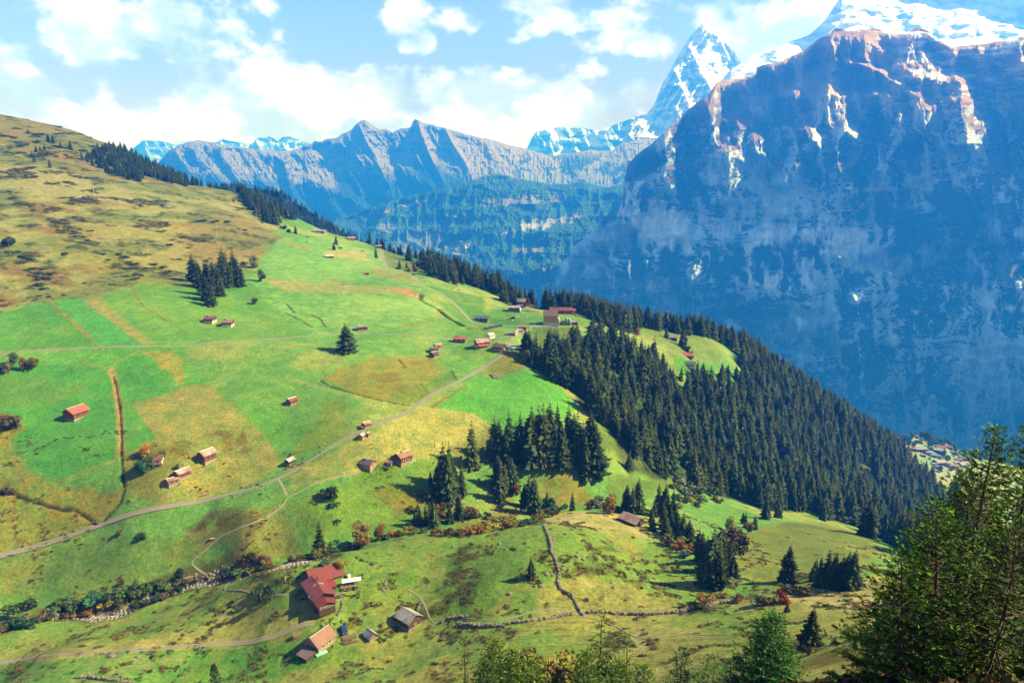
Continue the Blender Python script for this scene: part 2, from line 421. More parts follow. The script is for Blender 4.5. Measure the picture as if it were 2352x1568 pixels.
# ------------------------------------------------------------------ the near ground: one sheet, coloured by its real fields, heath and pasture
GK = 0.36
def G(r, g, b): return srgb(r, g, b, GK)
def build_ground():
    K, Y = np.meshgrid(KG, YG)
    X = K * Y
    n_big = fbm(X / 60, Y / 60, 4, 101); n_mid = fbm(X / 16, Y / 16, 4, 111); n_sm = fbm(X / 4, Y / 4, 3, 121); n_fine = fbm(X / 1.3, Y / 1.3, 2, 131)
    C = np.zeros(X.shape + (3,)) + G(130, 190, 92)
    C = mixc(C, G(166, 190, 100), sstep(-0.2, 0.4, n_big + 0.4 * n_mid))
    def poly(pts, col, soft=1.0, rag=2.0, a=1.0, nz=None, thr=0.0, wid=0.25, pl=False):
        P = np.array(pts) if pl else plan(pts, True)
        x0, y0 = P.min(0) - 15; x1, y1 = P.max(0) + 15
        idx = np.nonzero((X > x0) & (X < x1) & (Y > y0) & (Y < y1))
        if len(idx[0]) == 0: return
        xs, ys = X[idx], Y[idx]
        sd = seg_dist(xs, ys, P, True) * np.where(inside(xs, ys, P), 1, -1)
        al = sstep(-soft, soft, sd + rag * n_mid[idx] * 2) * a * (.80 + .5 * n_sm[idx])
        if nz is not None: al = al * sstep(thr - wid, thr + wid, nz[idx])
        C[idx] = mixc(C[idx], col, al)
    def line(pts, w, col, a=1.0, rag=0.3, dig=0.0):
        P = plan(pts)
        x0, y0 = P.min(0) - 12; x1, y1 = P.max(0) + 12
        idx = np.nonzero((X > x0) & (X < x1) & (Y > y0) & (Y < y1))
        if len(idx[0]) == 0: return
        d = seg_dist(X[idx], Y[idx], P) + rag * n_sm[idx] * w
        al = sstep(w, w * 0.55, d)
        C[idx] = mixc(C[idx], col, al * a)
        if dig: HG[idx] -= dig * al
    tan = G(178, 176, 98); ochre = G(176, 160, 76); rust = G(150, 128, 70); green = G(98, 186, 78); dgreen = G(66, 172, 74); lime = G(128, 198, 96); pale = G(190, 190, 118); olive = G(140, 138, 58); scrub = G(66, 84, 36); brown = G(128, 104, 56)
    # upper slope
    up = [(-60, 180), (660, 470), (650, 520), (600, 590), (560, 640), (420, 660), (330, 640), (230, 680), (130, 688), (0, 715), (-60, 725)]
    poly(up, G(198, 188, 110), 4, 5)
    poly(up, rust, 4, 5, .8, n_big + .5 * n_mid, .12, .2)
    poly([(-60, 180), (300, 340), (470, 425), (430, 440), (330, 415), (240, 415), (120, 385), (0, 330), (-60, 320)], rust, 4, 6, .75)
    poly([(-60, 180), (300, 340), (470, 425), (430, 440), (330, 415), (120, 385), (0, 330), (-60, 320)], olive, 4, 6, .8, n_mid, .1, .2)
    poly([(-60, 372), (120, 390), (250, 420), (450, 432), (600, 480), (640, 515), (560, 522), (300, 470), (180, 455), (-60, 445)], G(190, 186, 118), 5, 4, .9)
    poly([(200, 500), (420, 520), (560, 560), (600, 600), (420, 620), (250, 560)], G(186, 176, 96), 6, 6, .8)
    poly([(430, 480), (560, 492), (640, 540), (625, 575), (520, 602), (420, 592), (430, 540)], G(168, 142, 84), 4, 6, .8)
    poly([(0, 455), (120, 462), (250, 480), (240, 510), (100, 515), (-60, 500)], G(140, 108, 58), 4, 6, .9, n_mid, -.1, .2)
    poly([(-60, 520), (120, 520), (210, 560), (330, 600), (345, 650), (220, 670), (100, 690), (-60, 710)], G(146, 116, 60), 4, 6, .85, n_big + .6 * n_mid, -.05, .2)
    poly([(60, 530), (190, 545), (330, 600), (420, 640), (300, 690), (200, 620)], G(184, 172, 70), 5, 6, .75)
    poly(up, G(120, 140, 62), 4, 5, .8, -n_big + .7 * n_mid, .1, .2)
    poly(up, scrub, 4, 5, .85, n_mid + .6 * n_sm, .30, .10)
    # strips of hay meadow
    poly([(-60, 728), (0, 720), (122, 692), (232, 796), (0, 806), (-60, 812)], G(96, 176, 70), 1, 1)
    poly([(122, 692), (182, 684), (335, 792), (232, 797)], G(98, 194, 90), .8, .6)
    poly([(190, 692), (232, 680), (300, 745), (356, 787), (330, 792)], G(182, 176, 96), .8, .8)
    poly([(232, 680), (330, 650), (450, 662), (560, 640), (640, 560), (700, 540), (760, 560), (800, 640), (760, 760), (600, 778), (356, 787), (300, 745)], G(118, 184, 74), 4, 3, .85)
    poly([(560, 640), (640, 560), (720, 540), (860, 580), (960, 640), (1000, 720), (900, 765), (700, 768), (620, 700)], G(146, 206, 108), 4, 4, .8)
    poly([(560, 610), (640, 640), (800, 655), (950, 660), (960, 680), (800, 672), (640, 668)], G(196, 184, 116), 3, 4, .75)
    poly(c8([(440, 420), (560, 385), (760, 400), (970, 420), (960, 520), (700, 500), (480, 450)]), G(206, 192, 122), 1.5, 2, .9)
    poly(c8([(1000, 600), (1250, 640), (1480, 680), (1540, 780), (1300, 760), (1050, 680)]), G(186, 176, 100), 3, 3, .8)
    poly(c8([(1270, 850), (1640, 880), (1590, 985), (1390, 940)]), G(196, 160, 98), 1.5, 2, .85)
    poly(c8([(380, 730), (560, 735), (850, 790), (700, 800), (500, 770)]), G(192, 166, 90), 1.5, 2, .8)
    poly(c8([(0, 780), (250, 830), (400, 890), (300, 900), (100, 840), (0, 810)]), G(196, 190, 130), 2, 2, .8)
    poly(c8([(0, 280), (100, 310), (300, 390), (230, 400), (100, 350), (0, 310)]), G(182, 160, 90), 1.5, 2, .7)
    poly(c8([(1700, 820), (1960, 880), (2352, 960), (2352, 1320), (2260, 1270), (2100, 1100), (1900, 950)]), G(84, 150, 60), 3, 3, .9)
    poly(c8([(1170, 400), (1400, 450), (1650, 560), (1650, 680), (1500, 660), (1330, 620), (1200, 580), (1170, 480)]), G(118, 136, 66), 3, 3, .9)
    poly(c8([(1380, 1290), (1480, 1270), (1600, 1310), (1480, 1323)]), ochre, 1, 1, .6)
    poly([(1000, 690), (1060, 700), (1140, 730), (1220, 742), (1240, 760), (1140, 752), (1060, 740)], G(90, 158, 62), 3, 3, .8)
    poly(c2([(700, 260), (1100, 300), (1600, 380), (1500, 440), (1100, 400), (850, 360)]), G(150, 150, 50), 3, 3, .6)
    poly(c3([(700, 1130), (1000, 1060), (1700, 1060), (1750, 1150), (1650, 1300), (1300, 1500), (1000, 1550), (800, 1500), (620, 1500), (560, 1300)]), G(118, 134, 66), 2, 3, .95)
    poly(c3([(1500, 790), (1800, 790), (2280, 950), (2150, 1020), (1700, 1000), (1500, 850)]), G(110, 172, 66), 2, 2, .9)
    # the ochre oval
    poly(r5([(240, 1060), (400, 980), (620, 910), (860, 905), (1040, 915), (1165, 1000), (960, 1095), (1000, 1165), (870, 1250), (640, 1200), (440, 1150)]), G(178, 164, 62), 1.5, 1.5, .85)
    poly(r5([(300, 1060), (500, 1090), (700, 1030), (900, 960), (1040, 915), (1165, 1000), (960, 1095), (640, 1160), (440, 1120)]), G(128, 124, 48), 4, 6, .75, n_mid + .5 * n_sm, .05, .3)
    poly(r5([(960, 1095), (1165, 1000), (1250, 1050), (1200, 1080), (870, 1250), (700, 1210)]), G(118, 158, 54), 2, 2, .85)
    poly(r5([(1040, 910), (1400, 880), (1560, 830), (1540, 900), (1200, 1080), (1165, 1000)]), G(124, 196, 86), 2, 2, .7)
    # tan rectangle and its neighbours
    poly(r4([(0, 240), (600, 190), (1000, 180), (1240, 190), (1260, 300), (1420, 420), (1150, 465), (1150, 495), (890, 560), (780, 450), (740, 330), (540, 300), (0, 300)]), G(104, 190, 78), 2, 1, .9)
    poly(r4([(0, 300), (540, 300), (740, 330), (780, 450), (800, 920), (380, 1095), (240, 1010), (100, 930), (60, 820), (140, 740), (70, 650), (0, 620), (-100, 600), (-100, 300)]), G(92, 182, 78), .8, .6)
    poly(r4([(0, 400), (300, 380), (500, 480), (400, 560), (100, 560), (0, 520)]), G(120, 160, 66), 6, 6, .7)
    poly(r4([(770, 340), (860, 250), (1150, 470), (1150, 495), (890, 560), (1060, 795), (820, 920), (800, 600), (780, 450)]), G(98, 186, 80), .7, .5, .9)
    poly(r4([(890, 560), (1150, 490), (1150, 465), (1410, 420), (1480, 500), (1580, 545), (1740, 740), (1890, 920), (1860, 1010), (1700, 1090), (1400, 1190), (1100, 1260), (840, 1140), (820, 925), (1060, 795)]), G(178, 174, 94), .7, .5)
    poly(r4([(1120, 820), (1400, 720), (1700, 780), (1880, 920), (1800, 1000), (1450, 850), (1150, 900)]), G(112, 104, 52), 4, 5, .75, n_sm + .6 * n_mid, -.05, .3)
    poly(r4([(830, 920), (1060, 800), (1250, 850), (1050, 1100), (1100, 1240), (840, 1130)]), G(140, 142, 62), 3, 3, .7)
    poly(r4([(930, 210), (1190, 200), (1240, 290), (1220, 430), (1100, 330)]), G(186, 172, 74), 1.2, 1.2, .9)
    poly(r4([(1480, 500), (1700, 560), (1900, 640), (2050, 700), (2338, 780), (2000, 990), (1900, 920), (1740, 740)]), G(112, 188, 78), 3, 2, .8)
    poly(r4([(2180, 530), (2338, 510), (2338, 780), (2050, 900), (1950, 900), (2100, 700)]), G(150, 168, 66), 2, 2, .7)
    poly(r4([(0, 640), (70, 650), (140, 740), (60, 820), (100, 930), (240, 1010), (400, 1100), (800, 1130), (830, 1160), (800, 1240), (640, 1370), (500, 1440), (0, 1560), (-100, 1560), (-100, 640)]), G(176, 158, 66), 2, 3, .95)
    poly(r4([(0, 900), (240, 1010), (420, 1110), (700, 1180), (600, 1300), (450, 1330), (200, 1200), (0, 1150)]), G(126, 176, 74), 4, 5, .7, n_big + .6 * n_mid, -.1, .25)
    poly(r4([(0, 1200), (300, 1300), (600, 1380), (300, 1480), (0, 1520)]), G(132, 168, 72), 4, 5, .6, n_mid, 0, .25)
    poly(r4([(0, 630), (60, 640), (135, 740), (80, 760), (0, 700)]), G(122, 100, 36), 1, 1, .9)
    poly(r4([(0, 1100), (90, 1080), (80, 1180), (0, 1150)]), G(112, 104, 50), 1, 2, .8)
    # meadows right of the road
    poly(r5([(560, 1470), (700, 1400), (870, 1300), (930, 1250), (1150, 1275), (1320, 1310), (1450, 1400), (1420, 1500), (1150, 1568), (900, 1640), (300, 1800), (0, 1850), (0, 1700)]), G(192, 192, 106), 2, 2, .95)
    poly(r5([(1060, 1260), (1250, 1120), (1400, 1050), (1560, 1025), (1730, 985), (1900, 1080), (2080, 1250), (2000, 1320), (1720, 1390), (1450, 1400), (1320, 1300), (1150, 1275)]), G(108, 200, 74), 1, .8)
    poly(r5([(1400, 1010), (1570, 860), (1660, 890), (1740, 980), (1560, 1030), (1440, 1045)]), G(164, 150, 78), .8, 1, .95)
    poly(s2([(1400, 330), (1330, 290), (1600, 180), (1580, 120), (1900, 200), (1900, 420), (1500, 420)]), G(126, 120, 60), 2, 3, .7)
    poly(s2([(60, 640), (160, 640), (680, 430), (1080, 370), (1200, 340), (1330, 420), (1100, 640), (1000, 800), (900, 900), (600, 900), (480, 960), (300, 960)]), G(140, 176, 66), 2, 3, .9)
    poly(s2([(60, 640), (680, 430), (900, 420), (700, 640), (500, 700), (300, 960), (200, 800)]), G(100, 156, 50), 5, 6, .7, n_mid + .4 * n_sm, 0, .25)
    poly(s2([(780, 600), (1150, 560), (1300, 640), (1500, 700), (1700, 760), (1450, 850), (1100, 850), (950, 780)]), G(160, 140, 54), 3, 5, .75, n_mid + .5 * n_sm, -.1, .25)
    poly(s2([(1400, 430), (1650, 480), (1900, 520), (2100, 420), (2250, 520), (2300, 660), (2000, 700), (1700, 740), (1500, 700), (1420, 600)]), G(148, 138, 62), 3, 5, .8, n_sm + .6 * n_mid, -.15, .3)
    poly(s2([(80, 690), (160, 650), (280, 950), (300, 1050), (0, 1050), (-700, 1060), (-760, 980), (-500, 820)]), G(158, 142, 74), 2, 4, .8)
    poly(s5([(1100, 160), (1450, 110), (1700, 160), (1780, 240), (1500, 300), (1300, 290), (1150, 250)]), G(104, 92, 46), 3, 5, .8, n_mid + .5 * n_sm, -.15, .25)
    poly(s5([(0, 500), (400, 400), (1000, 320), (1450, 330), (1500, 420), (1300, 540), (1250, 620), (600, 720), (0, 770)]), G(138, 170, 82), 2, 3, .8)
    poly(s5([(0, 560), (500, 480), (1000, 440), (1200, 520), (900, 620), (500, 680), (0, 740)]), G(168, 142, 76), 5, 6, .8, n_big + .6 * n_mid, -.15, .25)
    # lower alp
    low = (Y < 262) & (Y > 8)
    sp = plan(s5([(-400, 1060), (-60, 1000), (250, 890), (560, 850), (850, 870), (1100, 740), (1420, 620), (1700, 590), (2040, 520), (2350, 480)]) + s2([(500, 1010), (800, 960), (1050, 890), (1300, 905), (1600, 850), (1900, 800), (2050, 720)]) + s3([(0, 560), (340, 590), (500, 690), (640, 820), (820, 940), (1040, 1100), (1200, 1160), (1400, 1120), (1700, 1120), (2100, 1000), (2400, 1000)]), step=30)
    kk = sp[:, 0] / sp[:, 1]; od = np.argsort(kk)
    sY = np.interp(K, kk[od], sp[od, 1])
    la = sstep(-2, 4, sY - Y + 3 * n_mid)
    C = mixc(C, G(188, 190, 102), la)
    C = mixc(C, G(216, 206, 144), la * .85 * sstep(-.15, .3, n_big + .7 * n_mid))
    C = mixc(C, G(136, 188, 80), la * .85 * sstep(0, .4, -n_big + .6 * n_mid))
    C = mixc(C, G(120, 112, 52), la * .7 * sstep(.2, .5, n_sm + .3 * n_mid))
    poly(s2([(850, 1190), (1050, 1000), (1550, 1000), (1900, 1040), (1980, 1200), (1900, 1350), (1600, 1430), (1200, 1420), (950, 1330)]), G(104, 160, 60), 4, 5, .75, n_mid, -.15, .3)
    poly(s2([(1250, 1120), (1400, 1000), (1530, 1050), (1500, 1230), (1350, 1400), (1180, 1450), (1150, 1380)]), G(90, 88, 38), 3, 5, .85, n_sm + .5 * n_mid, -.05, .2)
    poly(s3([(60, 980), (200, 820), (330, 780), (280, 900), (250, 990), (120, 1010)]), G(92, 88, 38), 2, 4, .85, n_sm + .5 * n_mid, -.1, .2)
    poly(s5([(0, 1240), (600, 1180), (1200, 1140), (1900, 1080), (2150, 1130), (2400, 1180), (2300, 1260), (2000, 1320), (1600, 1373), (0, 1500), (-300, 1500), (-300, 1260)]), G(96, 172, 66), 1.2, 1.5, .95)
    poly(s5([(1820, 600), (1950, 570), (2050, 690), (2010, 750), (1880, 745)]), G(62, 84, 32), 1, 2, .8, n_sm + .5 * n_mid, -.2, .2)
    # right meadow beyond the hollow
    poly(s3([(1100, 760), (1250, 690), (1500, 640), (1750, 640), (2000, 720), (2130, 800), (2100, 960), (1900, 1100), (1400, 1120), (1180, 1000)]), G(150, 152, 74), 3, 3, .9)
    poly(s3([(2000, 1470), (1700, 1560), (1600, 1640), (2200, 1700), (2300, 1400)]), G(130, 76, 42), 2, 4, .8, n_mid, -.2, .3)
    poly(s3([(220, 300), (300, 310), (600, 340), (700, 360), (560, 470), (470, 500), (300, 520), (230, 430)]), G(116, 150, 62), 1.5, 1.5, .9)
    poly(s3([(150, 0), (290, 60), (290, 120), (200, 140), (170, 90)]), G(120, 140, 60), 1.5, 1.5, .9)
    poly(c6([(520, 690), (590, 640), (900, 740), (1260, 830), (1500, 780), (1853, 900), (1900, 1300), (1800, 1350), (1400, 1500), (1050, 1480), (900, 1000), (500, 900)]), G(146, 164, 80), 3, 3, .95)
    poly(c6([(1020, 1200), (1250, 1250), (1853, 1370), (1700, 1568), (1100, 1500)]), G(84, 178, 66), 3, 2, .9)
    # forest floors
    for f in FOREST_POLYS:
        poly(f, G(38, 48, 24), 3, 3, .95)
    for P in (s1([(690, 1040), (860, 1180), (860, 1280), (760, 1290), (700, 1150)]), s1([(800, 1450), (1250, 1500), (1200, 1568), (800, 1568)])):
        poly(P, G(116, 146, 58), 2, 2, .9)
    # ditches, brook cuts and field edges
    line(r4([(745, 335), (775, 420), (800, 600), (812, 760), (808, 900)]), 2.6, G(196, 176, 100), .9, .4)
    line(r4([(765, 380), (782, 450), (808, 620), (818, 760), (815, 910), (822, 1000), (835, 1115)]), .8, G(60, 46, 20), .95, .5, .8)
    line(r4([(835, 1145), (810, 1230), (680, 1370)]), .7, G(70, 54, 26), .8, .4, .5)
    line(r4([(110, 1180), (250, 1225), (400, 1270), (500, 1275), (560, 1310), (620, 1350), (650, 1370)]), .9, G(66, 56, 24), .9, .5, .8)
    line(r4([(0, 1155), (110, 1180)]), .9, G(66, 56, 24), .9, .5, .8)
    line(r4([(100, 1190), (95, 1340), (105, 1470), (210, 1510)]), .8, G(150, 124, 50), .7, .4)
    line(r4([(380, 1095), (800, 925), (1060, 797)]), .7, G(180, 178, 90), .8)
    line(r4([(890, 560), (1060, 797)]), .7, G(180, 178, 90), .8)
    line(r4([(540, 300), (740, 330)]), .8, G(170, 160, 90), .8)
    line(r4([(745, 330), (790, 280), (860, 250), (930, 215)]), 1.0, G(176, 180, 90), .7)
    line(r4([(490, 0), (560, 90), (670, 180), (700, 200), (540, 300)]), .9, G(180, 170, 90), .7)
    line(r1([(330, 1320), (370, 1370), (500, 1480), (600, 1568)]), 1.2, G(176, 160, 80), .8)
    line(r1([(865, 1200), (915, 1300), (960, 1370), (1110, 1460), (1250, 1550)]), .9, G(150, 130, 60), .8)
    line(c8([(2, 1040), (90, 1140)]), 1.2, G(80, 70, 30), .9); line(c8([(0, 1150), (170, 1230), (300, 1320)]), 1.0, G(96, 84, 36), .9); line(c8([(300, 1170), (400, 1220), (470, 1323)]), 1.0, G(80, 70, 30), .9)
    line(c8([(1610, 920), (1600, 980), (1650, 1015)]), 2.2, G(60, 84, 34), .9, .4, 1.5)
    line(c8([(1670, 1030), (1800, 1090), (1900, 1180), (2000, 1240), (2100, 1298)]), 2.6, G(58, 88, 34), .9, .4, 1.5)
    line(c2([(270, 0), (450, 120), (700, 270)]), 1.8, G(58, 88, 34), .9, .4, 1.2); line(c2([(770, 310), (830, 345)]), 1.0, G(70, 80, 34), .9)
    line(r5([(240, 1070), (300, 1110), (440, 1150), (640, 1205), (870, 1250)]), .8, G(84, 76, 30), .85, .5, .5)
    line(r5([(795, 920), (840, 975)]), .8, G(70, 64, 26), .9); line(r5([(1170, 1000), (1205, 1070)]), .8, G(70, 64, 26), .9); line(r5([(950, 1095), (1000, 1160)]), .7, G(90, 100, 36), .7)
    line(r5([(0, 1050), (200, 1110), (400, 1160), (640, 1220), (860, 1265)]), 2.2, G(186, 204, 118), .6)
    line(r5([(1730, 985), (1900, 1080), (2080, 1250)]), 1.6, G(190, 180, 110), .8); line(r5([(930, 1262), (1100, 1280), (1320, 1310), (1450, 1400)]), 1.5, G(196, 200, 120), .7)
    line(r5([(1040, 1255), (1100, 1210), (1270, 1110)]), 1.2, G(150, 130, 84), .8)
    line(r5([(1200, 1080), (1400, 960), (1560, 850)]), .9, G(180, 176, 96), .6)
    for P in (s6([(1290, 400), (1400, 460)]),): line(P, .5, G(90, 76, 40), .8)
    # old cow tracks across the lower alp
    for q in range(9):
        y0 = 1395 + q * 19
        line([(980 + 40 * q, y0), (1200 + 30 * q, y0 - 8 + 5 * math.sin(q)), (1500, y0 + 12 * math.cos(q * 2)), (1800, y0 - 6)], .35, G(120, 106, 56), .45, .8)
    # the stream bed
    global STREAM
    STREAM = plan(s5([(-60, 985), (60, 950), (250, 880), (420, 860), (560, 850), (720, 880), (850, 860), (980, 790), (1100, 720), (1280, 660), (1420, 610), (1530, 600), (1700, 570), (1800, 545), (1900, 545), (2040, 500), (2200, 470), (2350, 460)]))
    idx = np.nonzero((X > STREAM[:, 0].min() - 10) & (X < STREAM[:, 0].max() + 10) & (Y > STREAM[:, 1].min() - 10) & (Y < STREAM[:, 1].max() + 10))
    d = seg_dist(X[idx], Y[idx], STREAM)
    HG[idx] -= 2.2 * sstep(6.5, 1.0, d)
    C[idx] = mixc(C[idx], G(120, 104, 56), sstep(7.5, 4, d + 2 * n_sm[idx]) * .8)
    C[idx] = mixc(C[idx], G(168, 160, 156), sstep(3.4, 2.2, d + 1.4 * n_sm[idx]) * .9)
    # tone variation of the sward itself
    f = 1 + 0.16 * n_big + 0.14 * n_mid + 0.16 * n_sm + 0.14 * n_fine
    C *= f[..., None]
    C[..., 0] *= 1 + 0.10 * n_mid + 0.06 * n_sm
    beyond = sstep(5, 60, Y - ridgeY(K))
    C = mixc(C, G(60, 84, 44), beyond * (0.7 + 0.3 * n_mid))
    C *= np.array([1.0, 1.05, 1.05])
    C = np.clip(C, 0.004, 0.6)
    V = np.stack([X, Y, HG], -1).reshape(-1, 3)
    m = bpy.data.materials.new('alpine_turf'); m.use_nodes = True; nt = m.node_tree; L = nt.links.new
    b = nt.nodes['Principled BSDF']
    at = N(nt, 'ShaderNodeVertexColor', layer_name='Col')
    tc = N(nt, 'ShaderNodeTexCoord')
    n1 = N(nt, 'ShaderNodeTexNoise', inp={'Scale': 0.8, 'Detail': 10.0, 'Roughness': 0.78}); L(tc.outputs['Object'], n1.inputs['Vector'])
    n2 = N(nt, 'ShaderNodeTexNoise', inp={'Scale': 0.13, 'Detail': 6.0, 'Roughness': 0.65}); L(tc.outputs['Object'], n2.inputs['Vector'])
    vo = N(nt, 'ShaderNodeTexVoronoi', inp={'Scale': 0.33}); L(tc.outputs['Object'], vo.inputs['Vector'])
    v1 = N(nt, 'ShaderNodeMapRange', inp={1: 0.34, 2: 0.66, 3: 0.5, 4: 1.5}); L(n1.outputs[0], v1.inputs[0])
    v2 = N(nt, 'ShaderNodeMapRange', inp={1: 0.3, 2: 0.7, 3: 0.82, 4: 1.18}); L(n2.outputs[0], v2.inputs[0])
    mul = mth(nt, 'MULTIPLY', v1.outputs[0], v2.outputs[0])
    cc = N(nt, 'ShaderNodeVectorMath', operation='SCALE'); L(at.outputs[0], cc.inputs[0]); L(mul, cc.inputs['Scale'])
    warm = mixrgb(nt, mth(nt, 'MULTIPLY', mth(nt, 'SUBTRACT', n2.outputs[0], 0.38, clamp=True), 1.3), cc.outputs[0], (1.25, 0.95, 0.7), 'MULTIPLY')
    n3 = N(nt, 'ShaderNodeTexNoise', inp={'Scale': 2.6, 'Detail': 6.0, 'Roughness': 0.7}); L(tc.outputs['Object'], n3.inputs['Vector'])
    v3 = N(nt, 'ShaderNodeMapRange', inp={1: 0.36, 2: 0.5, 3: 0.55, 4: 1.06}); L(n3.outputs[0], v3.inputs[0])
    fine = N(nt, 'ShaderNodeVectorMath', operation='SCALE'); L(warm, fine.inputs[0]); L(v3.outputs[0], fine.inputs['Scale'])
    L(fine.outputs[0], b.inputs['Base Color'])
    b.inputs['Roughness'].default_value = 0.9; b.inputs['Specular IOR Level'].default_value = 0.1
    bp = N(nt, 'ShaderNodeBump', inp={'Strength': 0.75, 'Distance': 0.45}); L(n1.outputs[0], bp.inputs['Height']); L(bp.outputs[0], b.inputs['Normal'])
    me = new_mesh('ground', V, grid_faces(YN, KN), [m], colr=C.reshape(-1, 3), smooth=True)
    o = link('ground', me)
    tag(o, 'alpine hillside of green hay meadows and tan pasture above a forested edge', kind='structure')
# ground outlines of the woods (pixels at the feet of the trees)
FOREST_POLYS = [
    s1([(215, 655), (290, 700), (380, 790), (560, 860), (640, 990), (760, 1090), (830, 1150), (860, 1240), (960, 1450), (1150, 1480), (1290, 1490), (1450, 1568),
        (1750, 1640), (1900, 1700), (2250, 1700), (2400, 1500), (2300, 1100), (2200, 900), (2050, 790), (1900, 670), (1760, 560), (1640, 520), (1700, 650), (1800, 850), (1640, 880),
        (1440, 860), (1290, 880), (1250, 770), (1160, 690), (1040, 620), (920, 570), (820, 530), (700, 530), (590, 590), (560, 640), (400, 650)]),
    s1([(330, 300), (600, 320), (720, 385), (850, 440), (1010, 470), (1060, 420), (1230, 440), (1420, 475), (1640, 470), (1640, 420), (1400, 395), (1200, 350), (1060, 330), (700, 250), (340, 230)]),
    [(1880, 1190), (2000, 1215), (2060, 1265), (2200, 1350), (2400, 1460), (2560, 1440), (2400, 1335), (2220, 1186), (2140, 1114), (2060, 1048), (1950, 970), (1880, 930)],
]
# ------------------------------------------------------------------ mountains
def mountain_mat(name, bump_scale, bump_dist, var=0.35, rough=0.95):
    m = bpy.data.materials.new(name); m.use_nodes = True; nt = m.node_tree; L = nt.links.new
    b = nt.nodes['Principled BSDF']
    at = N(nt, 'ShaderNodeVertexColor', layer_name='Col')
    tc = N(nt, 'ShaderNodeTexCoord')
    mp = N(nt, 'ShaderNodeMapping'); mp.inputs['Scale'].default_value = (1, 1, 0.6); L(tc.outputs['Object'], mp.inputs[0])
    n1 = N(nt, 'ShaderNodeTexNoise', inp={'Scale': bump_scale, 'Detail': 8.0, 'Roughness': 0.7}); L(mp.outputs[0], n1.inputs['Vector'])
    v1 = N(nt, 'ShaderNodeMapRange', inp={1: 0.3, 2: 0.7, 3: 1 - var, 4: 1 + var}); L(n1.outputs[0], v1.inputs[0])
    cc = N(nt, 'ShaderNodeVectorMath', operation='SCALE'); L(at.outputs[0], cc.inputs[0]); L(v1.outputs[0], cc.inputs['Scale'])
    L(cc.outputs[0], b.inputs['Base Color'])
    b.inputs['Roughness'].default_value = rough; b.inputs['Specular IOR Level'].default_value = 0.1
    bp = N(nt, 'ShaderNodeBump', inp={'Strength': 0.9, 'Distance': bump_dist}); L(n1.outputs[0], bp.inputs['Height']); L(bp.outputs[0], b.inputs['Normal'])
    return m
def dens(pts, n):
    p = np.array(pts, float)
    s = np.concatenate([[0], np.cumsum(np.hypot(np.diff(p[:, 0]), np.diff(p[:, 1])))])
    t = np.linspace(0, s[-1], n)
    return np.interp(t, s, p[:, 0]), np.interp(t, s, p[:, 1])
def massif(name, label, ridge, foot, Yr, Yf, nc, nr, relief, paint, mat, crest=2.0, shape=1.0, seed=1, smooth=False, ms=0.8):
    """a mountain flank between its crest line and its foot line, with real relief, plus a falling back side.
    ridge/foot: traced lines; Yr/Yf: distance of crest and foot at the same parameter (pairs u, metres)"""
    ru, rv = dens(ridge, nc)
    cr = crest * (fbm(ru / 26, ru * 0 + seed, 4, seed) + 0.6 * fbm(ru / 7, ru * 0 + seed, 3, seed + 5))
    kw = max(9, int(nc * .07)) | 1
    rv_s = np.convolve(np.pad(rv, kw // 2, mode='edge'), np.hanning(kw + 2)[1:-1] / np.hanning(kw + 2)[1:-1].sum(), 'valid')
    fu, fv = dens(foot, nc)
    t = np.linspace(0, 1, nr)[:, None] ** 1.05
    U = ru[None] * (1 - t) + fu[None] * t
    Vv = rv[None] * (1 - t) + fv[None] * t + cr[None] * np.exp(-t * 60)
    a = np.array(Yr, float); b = np.array(Yf, float)
    global LASTP
    a[:, 1] *= ms; b[:, 1] *= ms
    yr = np.interp(U, a[:, 0], a[:, 1]); yf = np.interp(U, b[:, 0], b[:, 1])
    fs = np.interp(U, fu, fv); rs = np.interp(U, ru[np.argsort(ru)], rv_s[np.argsort(ru)])
    g = np.clip((Vv - rs) / (fs - rs), 0.0, 1) ** shape
    g = np.where(g < .002, (Vv - rs) / (fs - rs), g)
    D = yr * (1 - g) + yf * g
    env = sstep(0, 0.05, t)
    D = D + ms * relief(U, Vv, t) * (0.15 + 0.85 * env)
    k, s = ray(U, Vv)
    X = k * D; Z = s * D
    P = np.stack([X, D, Z], -1)
    LASTP = P
    # normals for painting
    du = np.gradient(P, axis=1); dt = np.gradient(P, axis=0)
    nrm = np.cross(dt, du); nrm /= np.linalg.norm(nrm, axis=-1, keepdims=True) + 1e-9
    nrm *= np.sign(-nrm[..., 1:2])
    C = paint(U, Vv, t, P, nrm)
    C = np.clip(C, 0.004, 0.9)
    # the far side falls away behind the crest
    back = []
    nb = 6
    top = P[0]
    wdt = yr[0] * 0.10
    for q in range(1, nb + 1):
        f = q / nb
        bk = top.copy(); bk[:, :2] *= 1 + .16 * f; bk[:, 2] -= wdt * (f * 1.2) + 40 * f * ridged(ru / 20, ru * 0 + q, 3, seed)
        back.append(bk)
    back = np.array(back[::-1])
    P = np.concatenate([back, P], 0)
    C = np.concatenate([np.repeat(C[:1], nb, 0), C], 0)
    V = P.reshape(-1, 3)
    me = new_mesh(name, V, grid_faces(P.shape[0], nc)[:, ::-1].copy(), [mat], colr=C.reshape(-1, 3), smooth=smooth)
    o = link(name, me)
    tag(o, label, kind='structure')
    return o
def lam(U, V, su, sv, seed=0, warp=0.6):
    """warped coordinates for gullies"""
    wx = fbm(U / (su * 2.5), V / (sv * 1.2), 3, seed + 900) * warp
    return U / su + wx, V / sv + 0.4 * wx

